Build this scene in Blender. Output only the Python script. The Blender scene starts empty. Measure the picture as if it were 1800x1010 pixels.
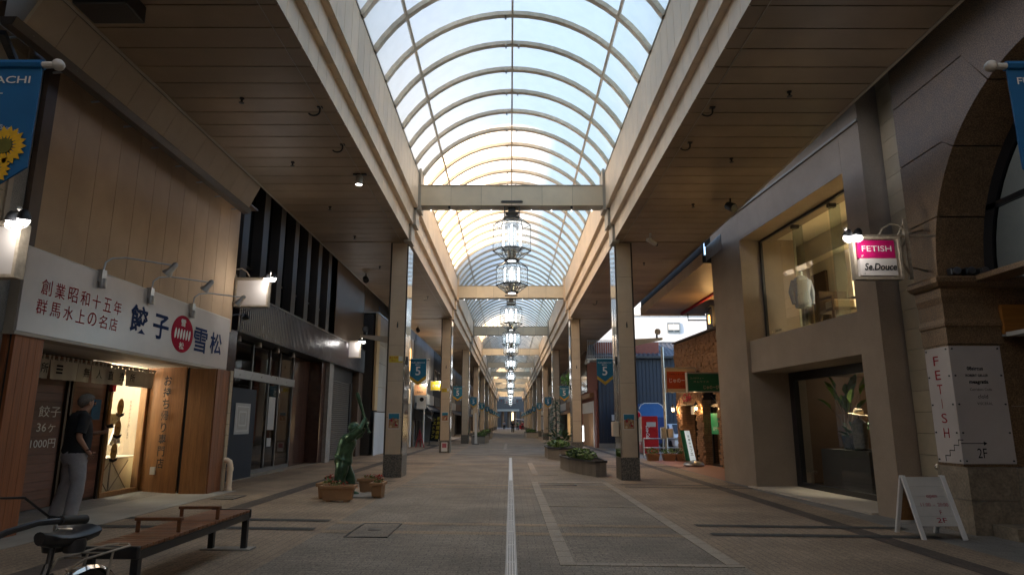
import bpy, bmesh, math, random
from mathutils import Vector, Matrix
random.seed(7)
R = math.radians
SC = bpy.context.scene
COL = SC.collection

# ------------------------------------------------------------------ camera, world, sun, exposure
cam = bpy.data.cameras.new('camera'); camo = bpy.data.objects.new('camera', cam); COL.objects.link(camo)
camo.location = (0, 0, 1.4); camo.rotation_euler = (R(101.645), 0, R(-0.146))
cam.sensor_width = 36; cam.lens = 23.0; cam.clip_end = 2000; cam.clip_start = 0.05
SC.camera = camo
TOSUN = Vector((-0.86, -0.22, 0.42)).normalized()
W = bpy.data.worlds.new('World'); SC.world = W; W.use_nodes = True
_n = W.node_tree.nodes; _bg = _n['Background']
_sky = _n.new('ShaderNodeTexSky'); _sky.sky_type = 'NISHITA'; _sky.sun_disc = False
_sky.sun_elevation = math.asin(TOSUN.z); _sky.sun_rotation = math.atan2(TOSUN.x, TOSUN.y)
W.node_tree.links.new(_sky.outputs[0], _bg.inputs[0]); _bg.inputs[1].default_value = 0.15
sl = bpy.data.lights.new('sun', 'SUN'); sl.energy = 4.0; sl.angle = R(0.5); sl.color = (1.0, 0.77, 0.54)
so = bpy.data.objects.new('sun', sl); COL.objects.link(so); so.rotation_euler = TOSUN.to_track_quat('Z', 'Y').to_euler()
SC.view_settings.view_transform = 'Standard'; SC.view_settings.look = 'None'
SC.view_settings.exposure = 1.85; SC.view_settings.gamma = 1.0
SC.view_settings.use_curve_mapping = False
SC.render.engine = 'CYCLES'
SC.cycles.use_denoising = True
SC.cycles.max_bounces = 9; SC.cycles.diffuse_bounces = 5; SC.cycles.glossy_bounces = 4
SC.cycles.transparent_max_bounces = 12; SC.cycles.transmission_bounces = 6
SC.cycles.sample_clamp_indirect = 6.0; SC.cycles.caustics_reflective = False; SC.cycles.caustics_refractive = False

# ------------------------------------------------------------------ materials
M = {}
def mat(name, col, rough=.6, var=.12, scale=6, bump=0., bscale=60, metal=0., rnd=0., spec=.5, streak=None, grain=None, dirt=0., tint=None):
    m = bpy.data.materials.new(name); m.use_nodes = True; M[name] = m
    nt = m.node_tree; N = nt.nodes; L = nt.links; b = N['Principled BSDF']
    b.inputs['Roughness'].default_value = rough; b.inputs['Metallic'].default_value = metal
    b.inputs['Specular IOR Level'].default_value = spec
    tc = N.new('ShaderNodeTexCoord'); geo = N.new('ShaderNodeNewGeometry')
    mp = N.new('ShaderNodeMapping'); L.new(geo.outputs['Position'], mp.inputs[0])
    if streak: mp.inputs['Scale'].default_value = streak
    no = N.new('ShaderNodeTexNoise'); no.inputs['Scale'].default_value = scale; no.inputs['Detail'].default_value = 6
    no.inputs['Roughness'].default_value = .62
    L.new(mp.outputs[0], no.inputs['Vector'])
    rp = N.new('ShaderNodeMapRange'); rp.inputs['From Min'].default_value = .3; rp.inputs['From Max'].default_value = .7
    rp.inputs['To Min'].default_value = 1 - var; rp.inputs['To Max'].default_value = 1 + var
    L.new(no.outputs['Fac'], rp.inputs['Value'])
    fac = rp.outputs[0]
    def mul(a, bsock):
        q = N.new('ShaderNodeMath'); q.operation = 'MULTIPLY'; L.new(a, q.inputs[0]); L.new(bsock, q.inputs[1]); return q.outputs[0]
    if grain:
        g = N.new('ShaderNodeTexNoise'); g.inputs['Scale'].default_value = grain[0]; g.inputs['Detail'].default_value = 2
        L.new(geo.outputs['Position'], g.inputs['Vector'])
        r2 = N.new('ShaderNodeMapRange'); r2.inputs['From Min'].default_value = .35; r2.inputs['From Max'].default_value = .65
        r2.inputs['To Min'].default_value = 1 - grain[1]; r2.inputs['To Max'].default_value = 1 + grain[1]
        L.new(g.outputs['Fac'], r2.inputs['Value']); fac = mul(fac, r2.outputs[0])
    if dirt:
        g = N.new('ShaderNodeTexNoise'); g.inputs['Scale'].default_value = .55; g.inputs['Detail'].default_value = 8
        L.new(geo.outputs['Position'], g.inputs['Vector'])
        r2 = N.new('ShaderNodeMapRange'); r2.inputs['From Min'].default_value = .42; r2.inputs['From Max'].default_value = .62
        r2.inputs['To Min'].default_value = 1 - dirt; r2.inputs['To Max'].default_value = 1
        L.new(g.outputs['Fac'], r2.inputs['Value']); fac = mul(fac, r2.outputs[0])
    if rnd:
        oi = N.new('ShaderNodeObjectInfo'); r3 = N.new('ShaderNodeMapRange')
        r3.inputs['To Min'].default_value = 1 - rnd; r3.inputs['To Max'].default_value = 1 + rnd
        L.new(oi.outputs['Random'], r3.inputs['Value']); fac = mul(fac, r3.outputs[0])
    vm = N.new('ShaderNodeVectorMath'); vm.operation = 'SCALE'; vm.inputs[0].default_value = col[:3]
    if tint:
        oi = N.new('ShaderNodeObjectInfo'); mx = N.new('ShaderNodeMix'); mx.data_type = 'RGBA'
        mx.inputs[6].default_value = (*col[:3], 1); mx.inputs[7].default_value = (*tint, 1)
        L.new(oi.outputs['Random'], mx.inputs[0]); L.new(mx.outputs[2], vm.inputs[0])
    L.new(fac, vm.inputs['Scale']); L.new(vm.outputs[0], b.inputs['Base Color'])
    if bump:
        bn = N.new('ShaderNodeTexNoise'); bn.inputs['Scale'].default_value = bscale; bn.inputs['Detail'].default_value = 4
        L.new(mp.outputs[0], bn.inputs['Vector'])
        bp = N.new('ShaderNodeBump'); bp.inputs['Strength'].default_value = bump; bp.inputs['Distance'].default_value = .01
        L.new(bn.outputs['Fac'], bp.inputs['Height']); L.new(bp.outputs[0], b.inputs['Normal'])
    # roughness variation
    rr = N.new('ShaderNodeMapRange'); rr.inputs['To Min'].default_value = max(.02, rough - .08); rr.inputs['To Max'].default_value = min(1, rough + .08)
    L.new(no.outputs['Fac'], rr.inputs['Value']); L.new(rr.outputs[0], b.inputs['Roughness'])
    return m

def paver(name, c1, c2, mortar, bw=.2, bh=.1, rough=.75, rot=0., grain=.35, dirt=.25):
    m = bpy.data.materials.new(name); m.use_nodes = True; M[name] = m
    nt = m.node_tree; N = nt.nodes; L = nt.links; b = N['Principled BSDF']
    geo = N.new('ShaderNodeNewGeometry'); mp = N.new('ShaderNodeMapping'); mp.inputs['Rotation'].default_value = (0, 0, rot)
    L.new(geo.outputs['Position'], mp.inputs[0])
    br = N.new('ShaderNodeTexBrick'); br.inputs['Scale'].default_value = 1
    br.inputs['Color1'].default_value = (*c1, 1); br.inputs['Color2'].default_value = (*c2, 1); br.inputs['Mortar'].default_value = (*mortar, 1)
    br.inputs['Mortar Size'].default_value = .004; br.inputs['Brick Width'].default_value = bw; br.inputs['Row Height'].default_value = bh
    br.inputs['Bias'].default_value = 0
    L.new(mp.outputs[0], br.inputs['Vector'])
    g = N.new('ShaderNodeTexNoise'); g.inputs['Scale'].default_value = 55; g.inputs['Detail'].default_value = 3
    L.new(geo.outputs['Position'], g.inputs['Vector'])
    r2 = N.new('ShaderNodeMapRange'); r2.inputs['From Min'].default_value = .35; r2.inputs['From Max'].default_value = .65
    r2.inputs['To Min'].default_value = 1 - grain; r2.inputs['To Max'].default_value = 1 + grain; L.new(g.outputs['Fac'], r2.inputs['Value'])
    d = N.new('ShaderNodeTexNoise'); d.inputs['Scale'].default_value = .8; d.inputs['Detail'].default_value = 9; L.new(geo.outputs['Position'], d.inputs['Vector'])
    r3 = N.new('ShaderNodeMapRange'); r3.inputs['From Min'].default_value = .38; r3.inputs['From Max'].default_value = .62
    r3.inputs['To Min'].default_value = 1 - dirt; r3.inputs['To Max'].default_value = 1 + dirt * .4; L.new(d.outputs['Fac'], r3.inputs['Value'])
    q = N.new('ShaderNodeMath'); q.operation = 'MULTIPLY'; L.new(r2.outputs[0], q.inputs[0]); L.new(r3.outputs[0], q.inputs[1])
    vo = N.new('ShaderNodeTexVoronoi'); vo.inputs['Scale'].default_value = 2.3; L.new(geo.outputs['Position'], vo.inputs['Vector'])
    sp = N.new('ShaderNodeMapRange'); sp.inputs['From Min'].default_value = .035; sp.inputs['From Max'].default_value = .06; sp.inputs['To Min'].default_value = .62; sp.inputs['To Max'].default_value = 1; L.new(vo.outputs['Distance'], sp.inputs['Value'])
    q2 = N.new('ShaderNodeMath'); q2.operation = 'MULTIPLY'; L.new(q.outputs[0], q2.inputs[0]); L.new(sp.outputs[0], q2.inputs[1]); q = q2
    vm = N.new('ShaderNodeVectorMath'); vm.operation = 'SCALE'; L.new(br.outputs['Color'], vm.inputs[0]); L.new(q.outputs[0], vm.inputs['Scale'])
    L.new(vm.outputs[0], b.inputs['Base Color']); b.inputs['Roughness'].default_value = rough
    bp = N.new('ShaderNodeBump'); bp.inputs['Strength'].default_value = .5; bp.inputs['Distance'].default_value = .004
    ad = N.new('ShaderNodeMath'); ad.operation = 'SUBTRACT'; L.new(g.outputs['Fac'], ad.inputs[0]); L.new(br.outputs['Fac'], ad.inputs[1])
    L.new(ad.outputs[0], bp.inputs['Height']); L.new(bp.outputs[0], b.inputs['Normal'])
    return m

def glass(name, tint=(.8, .85, .85), refl=1.0, rough=.02, dark=None):
    m = bpy.data.materials.new(name); m.use_nodes = True; M[name] = m
    nt = m.node_tree; N = nt.nodes; L = nt.links; N.remove(N['Principled BSDF'])
    t = N.new('ShaderNodeBsdfTransparent'); t.inputs[0].default_value = (*tint, 1)
    g = N.new('ShaderNodeBsdfGlossy'); g.inputs['Roughness'].default_value = rough
    f = N.new('ShaderNodeLayerWeight'); pw = N.new('ShaderNodeMath'); pw.operation = 'POWER'; pw.inputs[1].default_value = 4; L.new(f.outputs['Facing'], pw.inputs[0])
    k = N.new('ShaderNodeMath'); k.operation = 'MULTIPLY_ADD'; k.inputs[1].default_value = .8 * refl; k.inputs[2].default_value = .05 * refl; L.new(pw.outputs[0], k.inputs[0])
    mx = N.new('ShaderNodeMixShader'); L.new(k.outputs[0], mx.inputs[0]); L.new(t.outputs[0], mx.inputs[1]); L.new(g.outputs[0], mx.inputs[2])
    L.new(mx.outputs[0], N['Material Output'].inputs[0]); return m

def emit(name, col, st):
    m = bpy.data.materials.new(name); m.use_nodes = True; M[name] = m
    b = m.node_tree.nodes['Principled BSDF']; b.inputs['Base Color'].default_value = (*[min(.9, c) for c in col], 1)
    b.inputs['Emission Color'].default_value = (*col, 1); b.inputs['Emission Strength'].default_value = st
    return m

def roofsheet():
    m = bpy.data.materials.new('polycarbonate'); m.use_nodes = True; M['polycarbonate'] = m
    nt = m.node_tree; N = nt.nodes; L = nt.links; N.remove(N['Principled BSDF'])
    geo = N.new('ShaderNodeNewGeometry'); no = N.new('ShaderNodeTexNoise'); no.inputs['Scale'].default_value = 3.5; no.inputs['Detail'].default_value = 7
    L.new(geo.outputs['Position'], no.inputs['Vector'])
    cr = N.new('ShaderNodeMix'); cr.data_type = 'RGBA'; cr.inputs[6].default_value = (.945, .875, .745, 1); cr.inputs[7].default_value = (.98, .91, .78, 1)
    mr = N.new('ShaderNodeMapRange'); mr.inputs['From Min'].default_value = .35; mr.inputs['From Max'].default_value = .6; L.new(no.outputs['Fac'], mr.inputs['Value'])
    L.new(mr.outputs[0], cr.inputs[0])
    tr = N.new('ShaderNodeBsdfTranslucent'); L.new(cr.outputs[2], tr.inputs[0])
    tp = N.new('ShaderNodeBsdfTransparent'); L.new(cr.outputs[2], tp.inputs[0])
    gl = N.new('ShaderNodeBsdfGlossy'); gl.inputs['Roughness'].default_value = .25
    mx = N.new('ShaderNodeMixShader'); mx.inputs[0].default_value = .015; L.new(tr.outputs[0], mx.inputs[1]); L.new(tp.outputs[0], mx.inputs[2])
    m2 = N.new('ShaderNodeMixShader'); m2.inputs[0].default_value = .05; L.new(mx.outputs[0], m2.inputs[1]); L.new(gl.outputs[0], m2.inputs[2])
    L.new(m2.outputs[0], N['Material Output'].inputs[0])
roofsheet()

mat('ivory_panel', (.78, .62, .45), .5, .08, 3, .05, 40, rnd=.05, dirt=.12)
mat('soffit_metal', (.36, .265, .175), .5, .08, 2, .04, 40, rnd=.08, dirt=.3)
mat('beam_panel', (.74, .63, .46), .5, .07, 2, 0, rnd=.05, dirt=.1)
mat('grey_trim', (.38, .34, .28), .5, .08, 4)
mat('rib_paint', (.74, .63, .48), .5, .16, 9, dirt=.3)
mat('dark_gap', (.03, .027, .024), .8)
mat('column_tile', (.52, .405, .285), .42, .06, 4, .04, 60, rnd=.05, dirt=.08)
mat('granite_base', (.12, .105, .085), .45, .35, 30, .1, 120, grain=(34, .6))
mat('chrome', (.62, .60, .57), .12, .05, 4, metal=1)
mat('steel_mirror', (.72, .71, .68), .09, .05, 2, metal=1)
mat('dark_metal', (.025, .025, .028), .4, .2, 8)
mat('black_paint', (.015, .015, .017), .35, .2, 8)
mat('bronze_dark', (.06, .045, .035), .35, .2, 5, metal=.6)
mat('galvanised', (.42, .43, .44), .38, .15, 10, metal=.8)
mat('aluminium', (.36, .355, .35), .3, .08, 8, metal=.9)
mat('stucco', (.56, .395, .255), .85, .07, 2, .5, 90, grain=(110, .14), dirt=.2, rnd=.03)
mat('eave_metal', (.32, .26, .20), .5, .08, 3, rnd=.05)
mat('beige_siding', (.42, .33, .225), .7, .08, 3, .1, 60, rnd=.05, dirt=.15)
mat('gutter_brown', (.05, .035, .025), .4, .2, 6)
mat('brown_trim', (.10, .065, .045), .6, .15, 5)
mat('grey_stone', (.25, .235, .22), .8, .12, 5, .3, 60, grain=(70, .25))
mat('white_sign', (.58, .53, .50), .22, .05, 2, dirt=.12)
mat('off_white', (.62, .59, .54), .5, .06, 4, dirt=.1)
mat('white_paint', (.74, .73, .71), .45, .05, 4)
mat('ink_red', (.30, .018, .03), .8, .1, spec=.2)
mat('ink_navy', (.012, .03, .10), .8, .3, 4, spec=.15)
mat('ink_black', (.012, .012, .014), .85, .1, spec=.15)
mat('ink_white', (.72, .71, .68), .5, .05)
mat('emblem_red', (.36, .012, .04), .8, .15, 3, spec=.12)
mat('cedar', (.24, .08, .028), .5, .25, 3, .15, 30, streak=(12, 12, .8), rnd=.22)
mat('cedar_light', (.29, .125, .04), .5, .25, 3, .15, 30, streak=(12, 12, .8), rnd=.2)
mat('wood_siding', (.10, .042, .028), .5, .25, 3, .15, 30, streak=(8, .8, 8), tint=(.19, .085, .06))
mat('pine_frame', (.33, .17, .07), .5, .2, 4, streak=(10, 10, 1))
mat('noren_cloth', (.55, .52, .46), .9, .06, 4, .1, 200)
mat('concrete', (.34, .315, .275), .75, .12, 2, .15, 60, dirt=.2)
mat('cream_wall', (.80, .72, .56), .8, .03, 3)
mat('oval_bronze', (.34, .21, .06), .35, .25, 20)
mat('marble_red', (.055, .026, .02), .18, .3, 5, spec=.6)
mat('fluted_plum', (.035, .027, .036), .25, .15, 3, streak=(1, 3, .5), metal=.2)
mat('fluted_bronze', (.085, .06, .042), .35, .15, 3, streak=(1, 3, .5), metal=.35)
mat('frame_steel', (.15, .15, .15), .35, .1, 8, metal=.7)
mat('pilaster_bronze', (.04, .027, .018), .6, .15, 3, streak=(3, 3, .5))
mat('curtain_dark', (.22, .20, .15), .8, .3, 4, streak=(1, 14, .3))
mat('navy_board', (.010, .016, .030), .6, .15, 4, spec=.2)
mat('paper', (.62, .61, .58), .7, .04)
mat('paper_grey', (.42, .41, .40), .7, .06)
mat('interior_brown', (.10, .062, .036), .6, .2, 3)
mat('shutter_slat', (.16, .15, .145), .4, .15, 4, metal=.4)
mat('concrete_wall', (.40, .385, .36), .8, .1, 1.2, .2, 40, dirt=.25)
mat('sunlit_strip_tan', (.52, .37, .20), .8, .1, 2, dirt=.1)  # warm sunlight put into the colour of one wall panel
mat('hoarding', (.52, .55, .58), .5, .06, 3, streak=(1, 8, .4), dirt=.15)
mat('orange_door', (.42, .17, .02), .5, .15, 4, streak=(6, 6, .6))
mat('boutique_render', (.375, .295, .22), .85, .08, 2, .12, 80, grain=(80, .08), dirt=.12)
mat('limestone', (.52, .45, .36), .6, .06, 2)
mat('granite_brown', (.185, .115, .06), .5, .14, 6, .12, 150, grain=(60, .5))
mat('granite_polished', (.26, .215, .16), .35, .3, 5, grain=(30, .18))
mat('tile_cream', (.45, .37, .25), .5, .08, 4, rnd=.08)
mat('amber_wood', (.34, .14, .03), .4, .2, 3, streak=(.6, 6, 10))
mat('magenta', (.42, .006, .10), .4, .08)
mat('rust_paint', (.40, .33, .25), .5, .3, 12, dirt=.4)
mat('brick_stone', (.30, .165, .085), .85, .3, 5, .4, 60, grain=(40, .2))
mat('mortar_dark', (.05, .035, .025), .9)
mat('sign_orange', (.42, .06, .015), .4, .08)
mat('sign_green', (.012, .13, .055), .4, .1)
mat('poster_green', (.02, .26, .13), .5, .06)
mat('terracotta_tile', (.24, .10, .075), .6, .12, 4)
mat('pot_brown', (.22, .11, .055), .6, .15, 6)
mat('pot_tan', (.36, .19, .085), .55, .12, 6, dirt=.15)
mat('soil', (.04, .028, .02), .95, .3, 20, .5)
mat('leaf', (.075, .15, .035), .5, .35, 9, tint=(.13, .18, .04))
mat('leaf_dark', (.035, .09, .03), .45, .3, 9)
mat('leaf_bright', (.12, .24, .03), .4, .25, 9)
mat('conifer', (.035, .065, .028), .6, .35, 9)
mat('flower_red', (.42, .03, .03), .6, .3, 20)
mat('flower_pink', (.40, .10, .13), .6, .3, 20)
mat('bark', (.07, .045, .03), .9, .3, 12, .5)
mat('planter_tile', (.235, .205, .17), .6, .1, 5, rnd=.12)
mat('statue_bronze', (.065, .135, .075), .32, .55, 9, .3, 30, metal=.45, dirt=.45)
mat('bench_wood', (.20, .075, .028), .5, .25, 4, .15, 40, streak=(8, 1, 8), rnd=.18)
mat('vend_red', (.36, .008, .014), .3, .06)
mat('van_blue', (.03, .13, .36), .3, .06)
mat('van_navy', (.008, .035, .16), .3, .06)
mat('navy_cladding', (.017, .024, .040), .5, .1, 3, streak=(6, 1, .4))
mat('slate_tile', (.055, .06, .075), .4, .25, 5)
mat('white_cladding', (.66, .68, .70), .6, .05, 2)
mat('red_brick', (.24, .075, .05), .8, .15, 5)
mat('shop_beige', (.40, .33, .25), .7, .12, 2, dirt=.15)
mat('shop_grey', (.30, .30, .30), .7, .12, 2, dirt=.15)
mat('shop_dark', (.09, .08, .075), .6, .15, 2)
mat('shop_white', (.60, .58, .55), .7, .08, 2, dirt=.15)
mat('shop_brown', (.20, .12, .07), .7, .12, 2)
mat('shop_blue', (.06, .085, .13), .7, .12, 2)
mat('banner_teal', (.010, .15, .24), .7, .08, 6)
mat('banner_blue', (.006, .115, .30), .7, .08, 6)
mat('banner_gold', (.50, .25, .03), .7, .12, 30)
mat('petal', (.72, .42, .02), .7, .15, 30)
mat('petal_core', (.14, .13, .02), .8, .2, 40)
mat('sign_yellow', (.55, .42, .02), .4, .1)
mat('skin', (.36, .19, .125), .5, .08, 20)
mat('hair_grey', (.15, .128, .108), .95, .35, 60, .6, 120)
mat('cloth_black', (.012, .012, .014), .85, .2, 20, .2, 120)
mat('cloth_grey', (.27, .26, .275), .85, .12, 10, .35, 25)
mat('shoe', (.05, .05, .055), .6, .1)
mat('rubber', (.02, .02, .02), .7, .1)
mat('lantern_frame', (.022, .021, .020), .4, .1)
mat('cloth_blue', (.20, .24, .30), .8, .15, 12)
mat('straw', (.55, .42, .26), .7, .1, 40)
mat('far_awning', (.60, .58, .66), .6)
paver('road_paver', (.25, .208, .163), (.21, .174, .136), (.12, .098, .076), .2, .1, grain=.42)
paver('road_band', (.34, .245, .158), (.30, .216, .14), (.16, .115, .075), .2, .1, grain=.35)
paver('walk_paver', (.30, .222, .152), (.262, .193, .131), (.15, .11, .077), .2, .1, rot=R(90), grain=.32)
paver('walk_outer', (.24, .168, .11), (.21, .146, .095), (.09, .063, .042), .3, .3, grain=.28)
paver('dark_paver', (.040, .040, .038), (.055, .053, .048), (.02, .02, .02), .1, .1, grain=.3)
paver('brown_paver', (.095, .07, .055), (.075, .056, .045), (.03, .025, .02), .1, .2, grain=.3)
paver('grey_paver', (.23, .215, .2), (.2, .19, .175), (.1, .1, .09), .3, .3, grain=.25)
mat('pale_stone', (.30, .25, .195), .7, .1, 5, .2, 60, grain=(70, .22), rnd=.1)
glass('clear_glass'); glass('tint_glass', (.42, .42, .40)); glass('smoke_glass', (.32, .31, .29), 1.3); glass('lantern_glass', (.93, .97, .98), .9)
_nt = M['lantern_glass'].node_tree; _o = _nt.nodes['Material Output']; _s = _o.inputs[0].links[0].from_socket
_t = _nt.nodes.new('ShaderNodeBsdfTranslucent'); _t.inputs[0].default_value = (.85, .9, .92, 1); _m = _nt.nodes.new('ShaderNodeMixShader'); _m.inputs[0].default_value = .13
_nt.links.new(_s, _m.inputs[1]); _nt.links.new(_t.outputs[0], _m.inputs[2]); _nt.links.new(_m.outputs[0], _o.inputs[0])
mat('dark_pane', (.012, .012, .013), .06, .2, 3, spec=.6)
mat('dusk_pane', (.035, .04, .045), .08, .3, 3, spec=.6)
emit('tube_light', (.92, .95, 1.0), 3.5); emit('bulb_white', (1, .97, .92), 9); emit('bulb_warm', (1, .62, .25), 14)
emit('sign_box_lit', (.85, .95, .95), .12); emit('warm_panel', (1, .72, .38), 1.0); emit('amber_lit', (1, .50, .14), 1.2); emit('white_lit', (.95, .97, 1), 1.6)

# ------------------------------------------------------------------ helpers
def gz(x): return -0.013 * x
def wloc(o):
    v = Vector((0, 0, 0))
    while o is not None: v += o.location; o = o.parent
    return v
def tag(o, label=None, cat=None, group=None, kind=None):
    if label: o['label'] = label
    if cat: o['category'] = cat
    if group: o['group'] = group
    if kind: o['kind'] = kind
    return o
def thing(name, label, cat, loc, group=None):
    o = bpy.data.objects.new(name, None); o.empty_display_size = .2; COL.objects.link(o); o.location = loc
    return tag(o, label, cat, group)
def copy_tree(o, loc=None, label=None, parent=None):
    c = o.copy(); COL.objects.link(c)
    if parent is not None: c.parent = parent
    if loc is not None: c.location = loc
    if label: c['label'] = label
    for ch in o.children: copy_tree(ch, parent=c)
    return c
def dup(o, off, parent=None):
    c = o.copy(); COL.objects.link(c); c.location = o.location + Vector(off)
    for ch in o.children:
        d = ch.copy(); COL.objects.link(d); d.parent = c
    return c
class MB:
    def __init__(s): s.v = []; s.f = []; s.m = []; s.sm = []
    def add(s, vs, fs, mi=0, smooth=False):
        n = len(s.v); s.v += [tuple(v) for v in vs]
        for f in fs: s.f.append([i + n for i in f]); s.m.append(mi); s.sm.append(smooth)
        return s
    def box(s, x0, x1, y0, y1, z0, z1, mi=0):
        if x0 > x1: x0, x1 = x1, x0
        if y0 > y1: y0, y1 = y1, y0
        if z0 > z1: z0, z1 = z1, z0
        return s.add([(x0, y0, z0), (x1, y0, z0), (x1, y1, z0), (x0, y1, z0), (x0, y0, z1), (x1, y0, z1), (x1, y1, z1), (x0, y1, z1)],
                     [(0, 3, 2, 1), (4, 5, 6, 7), (0, 1, 5, 4), (1, 2, 6, 5), (2, 3, 7, 6), (3, 0, 4, 7)], mi)
    def bar(s, a, b, w, h=None, mi=0, up=(0, 0, 1)):
        h = h or w; a = Vector(a); b = Vector(b); d = (b - a).normalized(); u = Vector(up)
        if abs(d.dot(u)) > .98: u = Vector((0, 1, 0))
        r = d.cross(u).normalized(); u = r.cross(d)
        vs = [p + r * sx * w / 2 + u * sy * h / 2 for p in (a, b) for sx, sy in ((-1, -1), (1, -1), (1, 1), (-1, 1))]
        return s.add(vs, [(3, 2, 1, 0), (4, 5, 6, 7), (0, 1, 5, 4), (1, 2, 6, 5), (2, 3, 7, 6), (3, 0, 4, 7)], mi)
    def tube(s, pts, r, n=8, mi=0, cap=True):
        pts = [Vector(p) for p in pts]; rs = r if isinstance(r, (list, tuple)) else [r] * len(pts)
        vs = []; fs = []; prev = None
        for i, p in enumerate(pts):
            d = (pts[min(i + 1, len(pts) - 1)] - pts[max(i - 1, 0)]).normalized()
            if prev is None:
                u = Vector((0, 0, 1)) if abs(d.z) < .9 else Vector((1, 0, 0))
            else: u = prev
            q = d.cross(u).normalized(); u = q.cross(d).normalized(); prev = u
            for k in range(n):
                a = 2 * math.pi * k / n; vs.append(p + (q * math.cos(a) + u * math.sin(a)) * rs[i])
        for i in range(len(pts) - 1):
            for k in range(n): fs.append((i * n + k, i * n + (k + 1) % n, (i + 1) * n + (k + 1) % n, (i + 1) * n + k))
        if cap: fs.append(tuple(range(n))[::-1]); fs.append(tuple((len(pts) - 1) * n + k for k in range(n)))
        return s.add(vs, fs, mi, True)
    def lathe(s, prof, c, n=16, mi=0, axis=(0, 0, 1)):
        ax = Vector(axis).normalized(); u = ax.orthogonal().normalized(); w = ax.cross(u); c = Vector(c)
        vs = []; fs = []
        for r, z in prof:
            for k in range(n):
                a = 2 * math.pi * k / n; vs.append(c + ax * z + (u * math.cos(a) + w * math.sin(a)) * r)
        for i in range(len(prof) - 1):
            for k in range(n): fs.append((i * n + k, i * n + (k + 1) % n, (i + 1) * n + (k + 1) % n, (i + 1) * n + k))
        fs.append(tuple(range(n))[::-1]); fs.append(tuple((len(prof) - 1) * n + k for k in range(n)))
        return s.add(vs, fs, mi, True)
    def prism(s, poly, vec, mi=0):
        n = len(poly); v = Vector(vec); a = [Vector(p) for p in poly]; b = [p + v for p in a]
        return s.add(a + b, [tuple(range(n))[::-1], tuple(range(n, 2 * n))] + [(i, (i + 1) % n, n + (i + 1) % n, n + i) for i in range(n)], mi)
    def quad(s, a, b, c, d, mi=0): return s.add([a, b, c, d], [(0, 1, 2, 3)], mi)
    def ball(s, c, r, sc=(1, 1, 1), n=10, mi=0):
        c = Vector(c); vs = []; fs = []; m = n // 2 + 1
        for i in range(m + 1):
            t = math.pi * i / m
            for k in range(n):
                a = 2 * math.pi * k / n
                vs.append(c + Vector((math.sin(t) * math.cos(a) * sc[0], math.sin(t) * math.sin(a) * sc[1], math.cos(t) * sc[2])) * r)
        for i in range(m):
            for k in range(n): fs.append((i * n + k, (i + 1) * n + k, (i + 1) * n + (k + 1) % n, i * n + (k + 1) % n))
        return s.add(vs, fs, mi, True)
    def build(s, name, mats, parent=None, bevel=0, label=None, kind=None):
        me = bpy.data.meshes.new(name); off = wloc(parent) if parent is not None else Vector((0, 0, 0))
        me.from_pydata([(v[0] - off.x, v[1] - off.y, v[2] - off.z) for v in s.v], [], s.f)
        if not isinstance(mats, (list, tuple)): mats = [mats]
        for q in mats: me.materials.append(M[q])
        me.polygons.foreach_set('material_index', s.m); me.polygons.foreach_set('use_smooth', s.sm); me.update()
        if any(s.sm):
            try: me.set_sharp_from_angle(angle=R(40))
            except Exception: pass
        o = bpy.data.objects.new(name, me); COL.objects.link(o)
        if parent is not None: o.parent = parent
        if bevel:
            b = o.modifiers.new('bevel', 'BEVEL'); b.width = bevel; b.segments = 2; b.limit_method = 'ANGLE'; b.angle_limit = R(35)
        if label: o['label'] = label
        if kind: o['kind'] = kind
        return o
def Box(name, m, parent, x0, x1, y0, y1, z0, z1, bevel=0, **k): return MB().box(x0, x1, y0, y1, z0, z1).build(name, m, parent, bevel, **k)
def lift(base, dz): return [(p[0], p[1], p[2] + dz) for p in base]
def text(parent, s, cen, right, up, m, w=None, h=None, name='lettering', bold=0., shear=0., spacing=1.0, off=.004, ext=.0015, align='C', line=None):
    cu = bpy.data.curves.new(name, 'FONT'); cu.body = s; cu.resolution_u = 3; cu.offset = bold; cu.shear = shear; cu.space_character = spacing
    if line: cu.space_line = line
    cu.align_x = 'CENTER' if align == 'C' else 'LEFT'
    to = bpy.data.objects.new(name, cu); COL.objects.link(to)
    dg = bpy.context.evaluated_depsgraph_get(); me = bpy.data.meshes.new_from_object(to.evaluated_get(dg))
    bpy.data.objects.remove(to); bpy.data.curves.remove(cu)
    if not me.vertices: return None
    xs = [v.co.x for v in me.vertices]; ys = [v.co.y for v in me.vertices]
    bw = max(xs) - min(xs); bh = max(ys) - min(ys); cx = (max(xs) + min(xs)) / 2; cy = (max(ys) + min(ys)) / 2
    sx = w / bw if w else None; sy = h / bh if h else None
    sx = sx or sy; sy = sy or sx
    rt = Vector(right).normalized(); u = Vector(up).normalized(); nn = rt.cross(u).normalized(); c = Vector(cen) - wloc(parent)
    if align == 'L': cx = min(xs)
    for v in me.vertices:
        p = c + rt * (v.co.x - cx) * sx + u * (v.co.y - cy) * sy + nn * off; v.co = p
    me.materials.clear(); me.materials.append(M[m]); me.name = name
    o = bpy.data.objects.new(name, me); COL.objects.link(o); o.parent = parent
    return o
def vtext(parent, s, cen, right, up, m, h, pitch, **k):
    n = len(s); u = Vector(up).normalized()
    for i, ch in enumerate(s):
        text(parent, ch, Vector(cen) + u * pitch * ((n - 1) / 2 - i), right, up, m, h=h, **k)
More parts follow.
